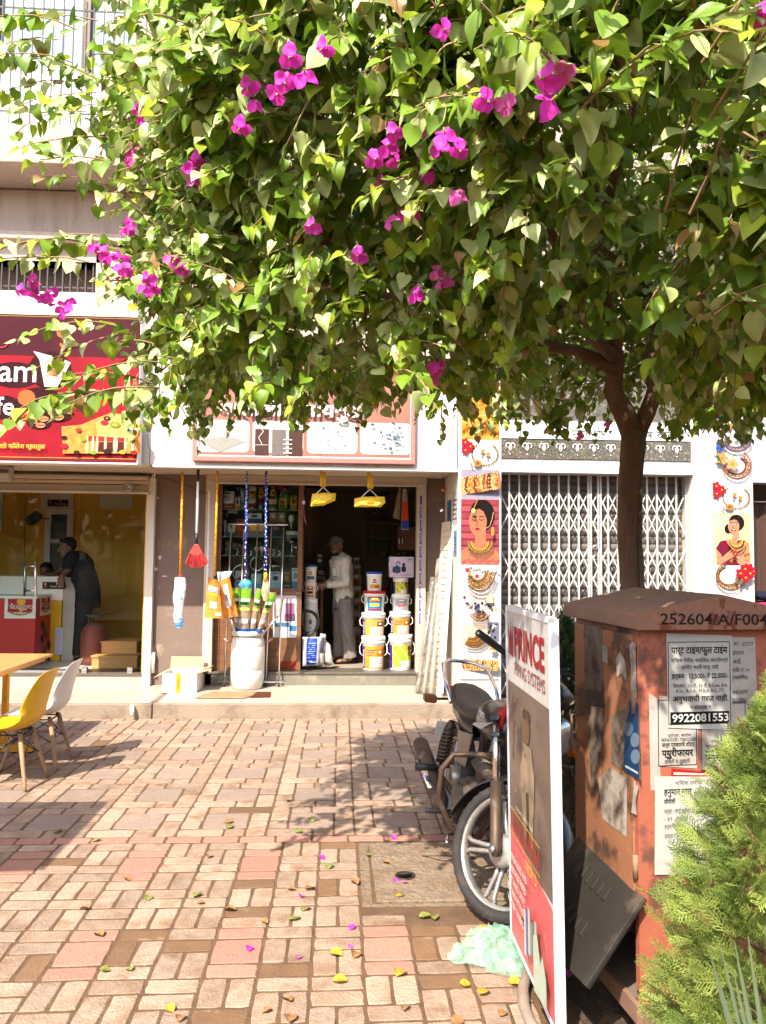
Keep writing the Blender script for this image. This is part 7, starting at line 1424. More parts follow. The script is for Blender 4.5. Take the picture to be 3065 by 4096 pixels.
def shell_chair(col, label, x, y, rz):
    c = thing('shell_chair', label, 'chair', (x, y, 0), 'shell chairs at the cafe table'); c.rotation_euler = (0, 0, rz); M_sh = mat('shell '+col[0], col[1], .38, var=.03, dirt=((col[1][0]*.8, col[1][1]*.75, col[1][2]*.7), .62, .8, 7))
    prof_ = [(.235, .415), (.215, .435), (.12, .432), (0, .415), (-.10, .415), (-.165, .435), (-.205, .49), (-.225, .56), (-.245, .65), (-.268, .74), (-.290, .815), (-.296, .835)]
    wid = [.17, .205, .225, .230, .232, .230, .222, .214, .205, .192, .165, .12]; lip = [.0, .0, .012, .03, .05, .07, .085, .085, .07, .045, .02, 0]
    def sf(s, t):
        k = t*(len(prof_)-1); i = min(int(k), len(prof_)-2); q = k-i; L_ = lambda a: a[i]*(1-q)+a[i+1]*q; px = prof_[i][0]*(1-q)+prof_[i+1][0]*q; pz = prof_[i][1]*(1-q)+prof_[i+1][1]*q; w_ = L_(wid); l_ = L_(lip); u = (s-.5)*2
        up_ = max(0, 1-max(0, (t-.45)/.2)); return V3(px+l_*abs(u)**3*(1-up_)*.9, u*w_, pz+l_*abs(u)**3*up_)
    b = MB(); b.grid(sf, 15, 30, M_sh); o = local(b, 'shell', c, solid=.006); q = o.modifiers.new('sub', 'SUBSURF'); q.levels = 1; q.render_levels = 1
    tops = [(.12, .10), (.12, -.10), (-.12, .10), (-.12, -.10)]; feet = [(.21, .19), (.21, -.19), (-.21, .19), (-.21, -.19)]
    for (tx, ty), (fx, fy) in zip(tops, feet): b = MB(); b.tube([V3(fx, fy, 0), V3(fx*.9+tx*.1, fy*.9+ty*.1, .045), V3((fx+tx)/2, (fy+ty)/2, .19), V3(tx, ty, .385)], [.010, .0125, .016, .017], M_lwood, 10); local(b, 'leg', c)
    b = MB()
    pt = lambda i, z: V3(*tops[i], .385).lerp(V3(*feet[i], 0), (.385-z)/.385)
    for i, j in ((0, 1), (1, 3), (3, 2), (2, 0)): b.tube([pt(i, .37), pt(j, .19)], .004, M_black, 5); b.tube([pt(i, .19), pt(j, .37)], .004, M_black, 5)
    for i, j in ((0, 1), (2, 3), (0, 2), (1, 3)): b.tube([pt(i, .375), pt(j, .375)], .006, M_black, 5)
    for i in range(4): b.lathe([(.013, .37), (.013, .395)], (tops[i][0]*.93, tops[i][1]*.93, 0), M_black, 8)
    local(b, 'wire_brace', c); return c
YEL, WHT = ('yellow', (.72, .40, .012)), ('white', (.66, .62, .60))
shell_chair(YEL, 'yellow shell chair on wooden legs at the near side of the table', -2.42, 5.88, R(178)); shell_chair(WHT, 'white shell chair right behind the yellow chair', -2.41, 6.40, R(182)); shell_chair(WHT, 'white shell chair on the far side of the table, only its seat edge showing', -3.22, 6.35, R(3))
# unseen canopy left of the view, added and shaped to cast the paving shadow
aw = thing('shadow_canopy', 'unseen square canvas umbrella standing left of the cafe table', 'shadow caster', (-3.3, 3.1, 0)); M_cv = mat('beige canvas', (.5, .4, .28), .9)
b = MB(); P4 = [V3(-4.3, 2.45, 2.2), V3(-2.47, 2.55, 2.2), V3(-2.47, 3.70, 2.2), V3(-4.3, 3.7, 2.2)]; apx = V3(-3.35, 3.1, 2.55)
for i in range(4): b.add([P4[i], P4[(i+1) % 4], apx], [(0, 1, 2)], M_cv)
b.build('canopy', aw, solid=.01); b = MB(); b.tube([(-3.35, 3.1, 0), (-3.35, 3.1, 2.54)], .025, M_steel, 10); b.build('pole', aw); b = MB(); b.lathe([(.25, 0), (.25, .06), (.05, .09)], (-3.35, 3.1, 0), M_cement, 20); b.build('base', aw)

# ================================================================== MOTORCYCLE
mc = thing('motorcycle', 'dusty black motorcycle with alloy wheels parked facing out behind the signboard', 'motorcycle', (.755, 4.29, 0))
mc.rotation_euler = (R(-7.5), 0, R(-86)); mc.rotation_mode = 'XYZ'       # heading to the street, leaning on its side stand
M_bp = mat('dusty black paint', (.012, .012, .014), .30, var=.3, coat=.4, dirt=((.10, .07, .05), .50, .86, 5)); M_eng = mat('dusty engine metal', (.085, .066, .052), .6, metal=.4, var=.3, scale=14, bump=.3, dirt=((.15, .10, .065), .47, .74, 6)); M_alu = mat('worn alloy wheel', (.36, .335, .31), .42, metal=.7, var=.2, scale=9, dirt=((.17, .10, .06), .50, .72, 8)); M_rust = mat('rusty brown tube', (.085, .056, .038), .55, metal=.5, var=.35, scale=12, dirt=((.26, .23, .20), .58, .72, 7)); M_seat = mat('dusty black seat vinyl', (.026, .022, .021), .5, var=.2, dirt=((.085, .06, .048), .5, .85, 4))
PIV = V3(.56, 0, .62); AX = V3(-.44, 0, 1).normalized(); ST = R(38)
def steer(p): return PIV+Matrix.Rotation(ST, 3, AX)@(Vector(p)-PIV)
def wheel(cx, r, w, steered, name):
    S = steer if steered else (lambda p: Vector(p)); b = MB(); c = V3(cx, 0, r)
    def ring(pr_, m, n=44, bb=None):
        vs = []; k = len(pr_)
        for i in range(n):
            a = 2*math.pi*i/n; d = V3(math.cos(a), 0, math.sin(a))
            for rr_, yy in pr_: vs.append(S(c+d*rr_+V3(0, yy, 0)))
        b.add(vs, [(i*k+j, i*k+(j+1) % k, ((i+1) % n)*k+(j+1) % k, ((i+1) % n)*k+j) for i in range(n) for j in range(k)], m, True)
    ring([(r-.055, -w*.36), (r-.035, -w*.52), (r-.012, -w*.44), (r-.001, -w*.2), (r, 0), (r-.001, w*.2), (r-.012, w*.44), (r-.035, w*.52), (r-.055, w*.36)], M_rubber); ty = local(b, name, mc)
    tr_ = MB()
    for i in range(44):
        for sg in (-1, 1):
            a = 2*math.pi*(i+.5*(sg > 0))/44; d = V3(math.cos(a), 0, math.sin(a)); d2 = V3(math.cos(a+.06), 0, math.sin(a+.06)); tr_.bar(S(c+d*(r-.003)+V3(0, sg*.006, 0)), S(c+d2*(r-.0125)+V3(0, sg*w*.42, 0)), .016, .006, M_rubber, S(c+d)-S(c))
    o = tr_.build('tread', None); o.parent = ty; tag(o, kind='stuff')
    b = MB(); ring([(r-.056, -w*.36), (r-.064, -w*.37), (r-.076, -w*.2), (r-.076, w*.2), (r-.064, w*.37), (r-.056, w*.36)], M_alu); o = b.build('rim', None); o.parent = ty
    for k in range(5):
        a = R(-92+72*k); d = V3(math.cos(a), 0, math.sin(a)); n_ = V3(-math.sin(a), 0, math.cos(a)); b = MB()
        for sg in (-1, 1): b.tube([S(c+d*.05+n_*sg*.014), S(c+d*.12+n_*sg*.013), S(c+d*(r-.10)+n_*sg*.020), S(c+d*(r-.078)+n_*sg*.032)], [.014, .012, .012, .014], M_alu, 7)
        o = b.build('spoke', None); o.parent = ty
    b = MB(); pts = [S(c+V3(0, y, 0)) for y in (-.06, -.045, .045, .06)]; b.tube(pts, [.055, .075, .075, .055], M_alu, 24); o = b.build('hub', None); o.parent = ty
    return ty
wheel(.62, .308, .085, True, 'front_wheel'); wheel(-.63, .305, .095, False, 'rear_wheel')
fc = V3(.62, 0, .308)
for sg in (-1, 1):
    b = MB(); lo = fc+V3(0, sg*.095, 0); hi = lo+AX*.60; b.tube([steer(lo-AX*.03), steer(lo+AX*.0), steer(lo+AX*.30)], [.018, .027, .028], M_rust, 12); local(b, 'fork_slider', mc); b = MB(); b.tube([steer(lo+AX*.30), steer(hi)], .019, M_chrome, 12); local(b, 'fork_tube', mc)
    b = MB(); b.tube([steer(fc+V3(0, sg*.115, 0)), steer(fc+V3(0, sg*.13, 0))], .018, M_steel, 8); local(b, 'axle_nut', mc)
for t_ in (.52, .60): b = MB(); b.obox((0, 0, 0), (.06, .24, .025), M_bp); o = local(b, 'fork_yoke', mc, bevel=.006); o.matrix_local = Matrix.Translation(steer(fc+AX*t_))@Matrix.Rotation(ST, 4, AX)@Matrix.Rotation(R(-24), 4, 'Y')
b = MB(); b.grid(lambda s, t: steer(fc+V3(math.cos(R(8+(172-8)*t))*.345, 0, math.sin(R(8+(172-8)*t))*.345*1.0)+V3(0, (s-.5)*.135, -.035*(2*s-1)**2)), 9, 24, M_bp); local(b, 'front_mudguard', mc, solid=.004)
for sg in (-1, 1): b = MB(); b.tube([steer(fc+V3(-.12, sg*.07, .30)), steer(fc+V3(-.04, sg*.09, .22)), steer(fc+V3(0.02, sg*.085, .31))], .010, M_bp, 6); local(b, 'mudguard_stay', mc)
# headlamp, indicators, handlebar
hl = steer(V3(.66, 0, .88)); hd_ = (steer(V3(1.66, 0, .84))-steer(V3(.66, 0, .88))).normalized()
b = MB(); sa, sb2 = frame_from(hd_); b.tube([hl-hd_*.13, hl-hd_*.09, hl, hl+hd_*.03], [.05, .085, .10, .098], M_bp, 20); local(b, 'headlamp_shell', mc); b = MB(); b.tube([hl+hd_*.031, hl+hd_*.045, hl+hd_*.055], [.095, .088, .05], mat('headlamp glass', (.75, .75, .72), .08, metal=.6), 20); local(b, 'headlamp_lens', mc)
b = MB(); b.tube([hl+hd_*-.05+V3(0, 0, .10), hl+hd_*.02+V3(0, 0, .20), hl-hd_*.06+V3(0, 0, .26)], [.07, .085, .05], M_bp, 14, flat=.5); local(b, 'headlamp_cowl', mc)
for sg in (-1, 1): b = MB(); p = steer(V3(.64, sg*.16, .84)); b.tube([steer(V3(.62, sg*.09, .84)), p], .010, M_black, 6); local(b, 'indicator_stalk', mc); b = MB(); b.ball(p+V3(.01, sg*.03, 0), (.035, .035, .028), mat('amber lens', (.75, .22, .01), .2, trans=.3), 12); local(b, 'indicator', mc)
hb = lambda p: steer(V3(*p)); bt = 1.17
WL = Matrix.LocRotScale(mc.location, mc.rotation_euler, None).inverted(); G0, G1 = WL@at(1912, 2530, 3.80), WL@at(2032, 2618, 3.92)
b = MB(); b.tube([G0, G1, hb((.45, -.08, bt-.03)), hb((.45, 0, bt-.06)), hb((.45, .12, bt-.03)), hb((.43, .24, bt+.04)), hb((.40, .37, bt+.05))], .012, M_chrome, 10); local(b, 'handlebar', mc)
for sg in (-1, 1):
    b = MB(); b.tube([hb((.395, sg*.375, bt+.05)), hb((.428, sg*.25, bt+.04))] if sg > 0 else [G0, G1], .0185, M_black, 10); local(b, 'grip', mc); b = MB(); b.tube([hb((.46, sg*.22, bt+.035)), hb((.475, sg*.27, bt+.035)), hb((.455, sg*.38, bt+.045))] if sg > 0 else [G1+V3(.03, -.02, -.015), G1+V3(.06, 0, -.012), G0.lerp(G1, .1)+V3(.05, 0, -.02)], [.010, .007, .006], M_black, 6); local(b, 'lever', mc)
    b = MB(); b.tube([hb((.43, sg*.19, bt+.02)) if sg > 0 else G1, hb((.46, sg*.20, bt-.06)), hb((.50, sg*.13, bt-.18)), hb((.52, sg*.06, bt-.30))], .005, M_black, 5); local(b, 'cable', mc); b = MB(); b.obox(hb((.435, sg*.215, bt+.035)) if sg > 0 else G1, (.05, .055, .045), M_black, ch=.006); local(b, 'switch_block', mc)
b = MB(); p = hb((.52, 0, bt-.06)); b.tube([p-V3(0, 0, .03), p+V3(-.02, 0, .04)], [.07, .075], M_black, 16); local(b, 'instruments', mc)
# tank, seat, tail
def hull(rows, m, name, n=14, sub=True):
    """rows: (x, z centre, half width, half height)"""
    b = MB(); b.grid(lambda s, t: (lambda k, i, q: (lambda L_: V3(L_(0), L_(2)*math.copysign(abs(math.cos(6.2832*s))**.75, math.cos(6.2832*s)), L_(1)+L_(3)*math.copysign(abs(math.sin(6.2832*s))**.75, math.sin(6.2832*s))))(lambda c_: rows[i][c_]*(1-q)+rows[i+1][c_]*q))(t*(len(rows)-1), min(int(t*(len(rows)-1)), len(rows)-2), t*(len(rows)-1)-min(int(t*(len(rows)-1)), len(rows)-2)), 20, n, m, wrap=True)
    o = local(b, name, mc)
    return o
hull([(.50, .83, .02, .02), (.48, .83, .09, .07), (.36, .84, .135, .105), (.22, .84, .145, .115), (.08, .82, .125, .095), (-.03, .79, .085, .06), (-.06, .78, .03, .02)], M_bp, 'fuel_tank', 26)
for sg in (-1, 1):
    b = MB(); b.prism([V3(.42, sg*.128, .86), V3(.14, sg*.145, .80), V3(.10, sg*.142, .78), V3(.30, sg*.149, .80)], (0, sg, 0), .003, C('#9a9a9c', .3)); local(b, 'tank_stripe', mc)
    pr = Print((.36, sg*.151, .845), (-1*sg if sg > 0 else 1, 0, 0), (0, 0, 1), (0, sg, 0)); pr.O = V3(.36 if sg > 0 else .22, sg*.1505, .86); pr.text('Hero', 0, 0, .038, '#d8d4cc', bold=.01); o = pr.mb.build('lettering', None); o.parent = mc
hull([(.02, .815, .06, .02), (-.02, .81, .11, .05), (-.20, .785, .125, .05), (-.40, .80, .135, .055), (-.58, .83, .125, .055), (-.70, .845, .09, .045), (-.74, .85, .03, .02)], M_seat, 'seat', 24)
hull([(-.20, .70, .06, .05), (-.35, .72, .105, .075), (-.55, .755, .11, .065), (-.75, .79, .075, .05), (-.86, .81, .04, .03)], M_bp, 'tail_panel', 18)
for sg in (-1, 1): b = MB(); b.prism([V3(.06, sg*.115, .72), V3(-.24, sg*.125, .68), V3(-.20, sg*.12, .50), V3(.0, sg*.115, .52)], (0, sg, 0), .012, M_bp); local(b, 'side_panel', mc, bevel=.008)
b = MB(); b.tube([V3(-.42, -.155, .80), V3(-.60, -.165, .90), V3(-.80, -.15, .985), V3(-.90, -.09, 1.0), V3(-.92, 0, 1.0), V3(-.90, .09, 1.0), V3(-.80, .15, .985), V3(-.60, .165, .90), V3(-.42, .155, .80)], .0125, M_chrome, 10); local(b, 'grab_rail', mc)
b = MB(); b.obox(V3(-.88, 0, .80), (.05, .12, .07), mat('red lens', (.45, .01, .01), .2), ch=.01); local(b, 'tail_lamp', mc)
for sg in (-1, 1): b = MB(); b.tube([V3(-.80, sg*.08, .76), V3(-.80, sg*.17, .75)], .009, M_black, 6); local(b, 'rear_stalk', mc); b = MB(); b.obox(V3(-.80, sg*.205, .75), (.06, .085, .055), mat('dusty amber lens', (.22, .09, .04), .4), ch=.012); local(b, 'rear_indicator', mc)
b = MB(); b.grid(lambda s, t: V3(-.63+math.cos(R(55+125*t))*.345, (s-.5)*.14, .305+math.sin(R(55+125*t))*.345), 5, 14, M_bp); local(b, 'rear_mudguard', mc, solid=.004); b = MB(); b.obox(V3(-.985, 0, .52), (.006, .20, .12), C('#c9c6bd'), (0, R(14), 0)); local(b, 'number_plate', mc)
# frame, engine, exhaust
for pts, r_ in (([(.47, 0, .80), (.42, 0, .55), (.36, 0, .33), (.18, 0, .24), (-.10, 0, .24)], .022), ([(.48, 0, .88), (.2, 0, .74), (-.15, 0, .70), (-.5, 0, .72)], .022), ([(-.10, 0, .24), (-.14, 0, .45), (-.16, 0, .70)], .022)): b = MB(); b.tube(pts, r_, M_rust, 9); local(b, 'frame_tube', mc)
b = MB(); b.obox(V3(.10, 0, .38), (.34, .24, .20), M_eng, (0, R(-4), 0), .03); b.obox(V3(.06, -.13, .38), (.20, .06, .17), M_eng, ch=.03); b.obox(V3(.05, .13, .38), (.22, .07, .18), M_eng, ch=.03); local(b, 'crankcase', mc, bevel=.012)
for k in range(7): b = MB(); c = V3(.225+.012*k, 0, .46+.026*k); b.obox(c, (.17, .19, .010), M_eng, (0, R(22), 0), .003); local(b, 'cooling_fin', mc)
b = MB(); b.obox(V3(.245, 0, .54), (.12, .13, .20), M_eng, (0, R(22), 0), .02); local(b, 'cylinder', mc); b = MB(); b.tube([V3(.08, -.165, .39), V3(.08, -.19, .39)], [.075, .06], M_eng, 18); local(b, 'clutch_cover', mc)
b = MB(); b.tube([V3(.36, -.02, .50), V3(.40, -.06, .42), V3(.34, -.10, .28), V3(.18, -.13, .20), V3(-.05, -.15, .20), V3(-.22, -.165, .235)], [.020]*6, M_rust, 10); local(b, 'exhaust_pipe', mc); b = MB(); b.tube([V3(-.20, -.17, .23), V3(-.27, -.175, .25), V3(-.62, -.20, .36), V3(-.86, -.215, .435), V3(-.89, -.215, .445)], [.026, .050, .056, .052, .030], M_rust, 16); local(b, 'muffler', mc); b = MB(); b.tube([V3(-.34, -.215, .30), V3(-.62, -.245, .385)], [.030, .032], M_chrome, 10, flat=.5); local(b, 'heat_shield', mc)
for sg in (-1, 1):
    b = MB(); lo, hi = V3(-.60, sg*.12, .36), V3(-.46, sg*.125, .68); b.tube([lo, hi], .018, M_rust, 8); hel = [lo.lerp(hi, .15+.7*i/72)+V3(.032*math.cos(i*.78), .032*math.sin(i*.78), 0) for i in range(73)]; b.tube(hel, .007, M_rust, 5); local(b, 'shock_absorber', mc); b = MB(); b.tube([V3(-.12, sg*.10, .30), V3(-.63, sg*.11, .305)], .020, M_rust, 8); local(b, 'swing_arm', mc)
    b = MB(); b.tube([V3(-.06, sg*.14, .26), V3(-.08, sg*.30, .25)], .016, M_black, 8); local(b, 'footrest', mc); b = MB(); b.tube([V3(-.34, sg*.13, .44), V3(-.36, sg*.20, .42)], .011, M_rust, 6); local(b, 'pillion_bracket', mc); b = MB(); b.tube([V3(-.36, sg*.20, .42), V3(-.37, sg*.33, .41)], [.022, .026], M_black, 10); local(b, 'pillion_footrest', mc)
    b = MB(); b.tube([V3(.44, sg*.04, .66), V3(.43, sg*.16, .70), V3(.40, sg*.30, .68), V3(.38, sg*.345, .60), V3(.36, sg*.34, .45), V3(.33, sg*.25, .30), V3(.30, sg*.10, .25)], .0145, M_rust, 10); local(b, 'crash_guard', mc)
b = MB(); b.tube([V3(-.05, .10, .22), V3(-.10, .24, .04)], .011, M_rust, 8); local(b, 'side_stand', mc); b = MB(); b.tube([V3(.16, -.16, .22), V3(.18, -.22, .21), V3(.26, -.24, .20)], .009, M_chrome, 6); local(b, 'brake_pedal', mc)
b = MB(); b.tube([V3(.30, -.12, .66), V3(.34, -.09, .60), V3(.30, .0, .58)], [.07, .06, .04], M_eng, 12); local(b, 'horn', mc); b = MB(); b.ball(V3(.44, -.02, .955), (.05, .06, .05), mat('red cloth', (.42, .025, .02), .9, var=.3), 10); b.tube([V3(.44, -.05, .95), V3(.45, -.10, .90), V3(.46, -.09, .84)], [.03, .025, .01], _M['red cloth'], 7); local(b, 'red_rag', mc)

INK[0] = .80
# ================================================================== SIGNBOARD ON ITS STAND
sbd = thing('pipe_signboard', 'tall pipe brand signboard in a white frame standing edge-on in the foreground', 'signboard', (.745, 3.0, 0))
yn, yf_, zb, zt = 2.66, 3.36, .085, 1.485; nX, fX = (.748, .725), (.748, .722)
def bp_(s, t, off=0):                                # s from far (left) to near (right), t up
    y = yf_+(yn-yf_)*s; x = .752-.024*t; return V3(x+off, y, zb+(zt-zb)*t)
M_al = mat('white aluminium frame', (.66, .66, .67), .4, var=.08, dirt=((.42, .33, .26), .62, .8, 7))
for a, c, w, t_ in (((0, 0), (0, 1), .022, .034), ((1, 0), (1, 1), .022, .034)): b = MB(); b.bar(bp_(*a, .012), bp_(*c, .012), t_, w, M_al, (0, 1, 0)); b.build('frame_post', sbd, bevel=.002)
for t_ in (.004, .996): b = MB(); b.bar(bp_(.016, t_, .012), bp_(.984, t_, .012), .032, .022, M_al, (0, 0, 1)); b.build('frame_rail', sbd, bevel=.002)
b = MB(); b.prism([bp_(.012, .01), bp_(.988, .01), bp_(.988, .99), bp_(.012, .99)], (1, 0, 0), .012, C('#c4beb6')); b.build('panel', sbd)
for s in (.04, .96): b = MB(); b.bar(bp_(s, 0, .012), V3(.766, bp_(s, 0).y, .008), .03, .012, M_rust, (0, 1, 0)); b.build('leg', sbd); b = MB(); b.bar(V3(.62, bp_(s, 0).y, .008), V3(.92, bp_(s, 0).y, .008), .03, .012, M_rust, (0, 1, 0)); b.build('foot', sbd)
V_ = (bp_(0, 1)-bp_(0, 0)).normalized(); pr = Print(bp_(0, 0), (0, -1, 0), V_, (-1, 0, -.017), .0005, .0012); W, H = yf_-yn, zt-zb
pr.rect(.014, .014, W-.014, H-.014, '#c9c4bd')
pr.poly([(.014, H*.775), (W-.014, H*.775), (W-.014, H*.30), (.014, H*.30)], mat('faded poster print', (.125, .085, .065), .5, var=.30, scale=5, dirt=((.24, .17, .13), .55, .8, 3)))
pr.poly([(.014, .014), (W-.014, .014), (W-.014, H*.285), (.014, H*.345)], mat('faded red print', (.56, .10, .10), .5, var=.12, scale=4, dirt=((.62, .38, .34), .6, .85, 4)))
pr.poly([(.03, H*.955), (.05, H*.865), (.13, H*.850), (.125, H*.955), (.105, H*.905), (.085, H*.965), (.068, H*.905)], '#a01c2a'); pr.ring(.085, H*.865, .05, .012, .008, '#a01c2a', 180, 360)
pr.text('PRINCE', .155, H*.862, H*.082, '#a01c2a', w=W*.68, bold=.035); pr.text('PIPING SYSTEMS', .16, H*.806, H*.036, '#8a2230', w=W*.68)
# generic figure, no likeness
pr.poly([(W*.40, H*.36), (W*.60, H*.36), (W*.66, H*.56), (W*.60, H*.63), (W*.40, H*.63), (W*.33, H*.54)], mat('poster khaki print', (.25, .18, .115), .5, var=.5, scale=16)); pr.oval(W*.5, H*.675, W*.075, H*.042, '#74543c'); pr.poly([(W*.41, H*.70), (W*.59, H*.70), (W*.57, H*.725), (W*.43, H*.725)], '#4a3a2a')
pr.poly([(W*.47, H*.36), (W*.53, H*.36), (W*.53, H*.50), (W*.47, H*.50)], '#4d3826'); rr = random.Random(9)
for k in range(30): pr.line([(W*rr.uniform(.08, .9), H*rr.uniform(.36, .74))]*1+[(W*rr.uniform(.08, .9), H*rr.uniform(.36, .74))] if False else [(lambda a, c: (a, c))(W*rr.uniform(.08, .92), H*rr.uniform(.37, .75)) for _ in range(1)]+[(W*rr.uniform(.08, .92), H*.5)][:0] or [(0.1, .9), (.1, .905)], .004, '#b9a58c') if False else pr.oval(W*rr.uniform(.08, .92), H*rr.uniform(.37, .75), rr.uniform(.004, .016), rr.uniform(.002, .014), rr.choice(['#8a7260', '#6a5444', '#a58e78', '#54463c']), n=6, rot=rr.uniform(0, 3))
pr.text('A ROHIT SHETTY FILM', W*.5, H*.425, H*.012, '#cfc6ba', 'c', w=W*.40); pr.text('SOORYAVANSHI', W*.5, H*.352, H*.052, '#a5301f', 'c', w=W*.66, bold=.02); pr.line([(W*.15, H*.342), (W*.85, H*.342)], .006, '#c29a3a'); pr.line([(W*.15, H*.415), (W*.85, H*.415)], .006, '#c29a3a'); pr.text('NOV 5', W*.66, H*.300, H*.030, '#d0b03a', 'c', w=W*.22, bold=.02)
for k, s_ in enumerate(('UNDERGROUND AND', 'SEWERAGE PIPES', 'CPVC AND UPVC', 'PIPES AND FITTINGS', 'WATER TANKS')): pr.text(s_, W*.08, H*(.262-.034*k)-.0, H*.020, '#e3cfc6', w=W*(.48-.02*k), bold=.02)
for k, c_ in enumerate(('#c9c4be', '#4a6f9a', '#c9c4be', '#8d8a86', '#5a7f5a', '#b9b2aa')): pr.rect(W*(.50+.05*k), H*(.07+.012*k), W*(.54+.05*k), H*(.19+.012*(k % 3)), c_)
pr.poly([(W*.72, H*.03), (W*.97, H*.05), (W*.97, H*.12), (W*.90, H*.16), (W*.86, H*.13), (W*.80, H*.19), (W*.72, H*.17)], '#b9c4ae')
pr.text('www.princepipes.com', W*.10, H*.035, H*.014, '#e3cfc6', w=W*.5)
pr.done('printed_face', sbd)

# ================================================================== RUSTY ELECTRICAL CABINET
cab = thing('electrical_cabinet', 'rusty orange electrical cabinet pasted with handbills in the right foreground', 'cabinet', (1.25, 3.0, 0))
M_or2 = mat('rusty orange paint', (.31, .130, .066), .65, var=.16, scale=3, bump=.2, dirt=((.085, .043, .026), .50, .60, 5.5)); M_or3 = mat('red orange paint', (.345, .10, .056), .6, var=.14, scale=3, bump=.15, dirt=((.13, .055, .035), .535, .62, 6)); M_rf = mat('brown rust roof', (.225, .125, .082), .75, var=.2, scale=5, bump=.2, dirt=((.20, .12, .08), .5, .75, 3)); M_gb = mat('flaking rust gable', (.26, .125, .080), .8, var=.25, scale=9, bump=.3, dirt=((.15, .035, .022), .52, .58, 9))
NL, FLc = V3(1.062, 2.70, 0), V3(1.000, 3.24, 0); dv = FLc-NL; wv = V3(dv.y, -dv.x, 0).normalized()*.58; cz0, cz1 = .14, 1.445
def cb(a, d, z): p = NL+wv*a+dv*d; return V3(p.x, p.y, z)
zdoor = .515                                            # lower edge of the side door
b = MB(); b.add([cb(0, 0, cz0), cb(1, 0, cz0), cb(1, 0, cz1), cb(0, 0, cz1)], [(0, 1, 2, 3)], M_or3); b.add([cb(1, 0, cz0), cb(1, 1, cz0), cb(1, 1, cz1), cb(1, 0, cz1)], [(0, 1, 2, 3)], M_or2); b.add([cb(1, 1, cz0), cb(0, 1, cz0), cb(0, 1, cz1), cb(1, 1, cz1)], [(0, 1, 2, 3)], M_or2); b.add([cb(0, 1, zdoor), cb(0, 0, zdoor), cb(0, 0, cz1), cb(0, 1, cz1)], [(0, 1, 2, 3)], M_or2)
b.add([cb(0, 0, cz0), cb(0, .07, cz0), cb(0, .07, zdoor), cb(0, 0, zdoor)], [(0, 1, 2, 3)], M_or2); b.add([cb(0, .94, cz0), cb(0, 1, cz0), cb(0, 1, zdoor), cb(0, .94, zdoor)], [(0, 1, 2, 3)], M_or2); b.build('housing', cab)
sN = -wv.normalized()                                   # outward normal of the side face
b = MB(); q = [cb(0, .05, zdoor+.012), cb(0, .97, zdoor+.012), cb(0, .97, cz1-.02), cb(0, .05, cz1-.02)]; b.prism(q, sN, .014, M_or2); b.build('side_door', cab, bevel=.003)
b = MB(); b.prism([cb(0, -.002, .2), cb(0, .045, .2), cb(0, .045, cz1-.02), cb(0, -.002, cz1-.02)], sN, .010, M_or3); b.build('corner_strip', cab)
for z in (1.19, .62): b = MB(); c = cb(0, .025, z)+sN*.014; b.tube([c-V3(0, 0, .04), c+V3(0, 0, .04)], .011, M_rf, 8); b.build('hinge', cab)
b = MB(); c = cb(0, .90, .95)+sN*.014; b.tube([c+V3(0, 0, .10), c+sN*.03+V3(0, 0, .10), c+sN*.03-V3(0, 0, .03), c-V3(0, 0, .03)], .006, M_rf, 6); b.build('handle', cab); b = MB(); c2_ = c+sN*.03; b.obox(c2_-V3(0, .01, .02), (.02, .05, .035), M_rf, (.3, 0, 0)); b.build('hasp', cab)
# roof lid
ov = .035; ze, zr_ = cz1+.005, 1.562
def rf(a, d, z): return cb(a, d, z)
e = .055
b = MB(); A0, A1 = -.06, 1.06; D0, D1 = -.09, 1.09
pts = [rf(A0, D0, ze), rf(A1, D0, ze), rf(A1, D1, ze), rf(A0, D1, ze), rf(A0, D0, ze+e), rf(A1, D0, ze+e), rf(A1, D1, ze+e), rf(A0, D1, ze+e), rf(.5, D0, zr_+.012), rf(.5, D1, zr_+.012)]
b.add(pts, [(3, 2, 1, 0), (0, 4, 7, 3), (1, 2, 6, 5), (4, 8, 9, 7), (5, 6, 9, 8), (2, 3, 7, 9, 6)], M_rf); b.add([pts[i] for i in (0, 1, 5, 8, 4)], [(0, 1, 2, 3, 4)], M_gb); b.build('roof', cab, bevel=.004)
fN = V3(-dv.x, -dv.y, 0).normalized()
pr = Print(rf(A0, D0, ze), wv.normalized(), (0, 0, 1), fN); WW = wv.length*1.12
pr.text('252604/A/F004', WW*.135, .020, .038, '#1c1612', w=WW*.64, bold=.008, rot=R(-.6)); pr.done('painted_number', cab)
b = MB()
for a, d in ((.05, .08), (.95, .08), (.05, .92), (.95, .92)): b.bar(cb(a, d, -.02), cb(a, d, cz0), .05, .05, M_rf, (0, 1, 0))
b.build('feet', cab); bpy.data.objects['feet']['kind'] = 'stuff'
b = MB(); b.prism([cb(0, 0, cz0-.05), cb(0, 1, cz0-.05), cb(0, 1, cz0+.012), cb(0, 0, cz0+.012)], sN, .02, M_rf); b.build('base_rail', cab); b = MB(); b.prism([cb(0, 0, cz0-.05), cb(1, 0, cz0-.05), cb(1, 0, cz0+.012), cb(0, 0, cz0+.012)], fN, .02, M_rf); b.build('base_rail', cab)
b = MB(); b.add([cb(.4, .05, cz0), cb(.4, .95, cz0), cb(.4, .95, zdoor), cb(.4, .05, zdoor)], [(0, 1, 2, 3)], M_dark); b.add([cb(.01, .02, cz0), cb(.99, .02, cz0), cb(.99, .98, cz0), cb(.01, .98, cz0)], [(0, 1, 2, 3)], M_dark); b.build('inner_panel', cab)
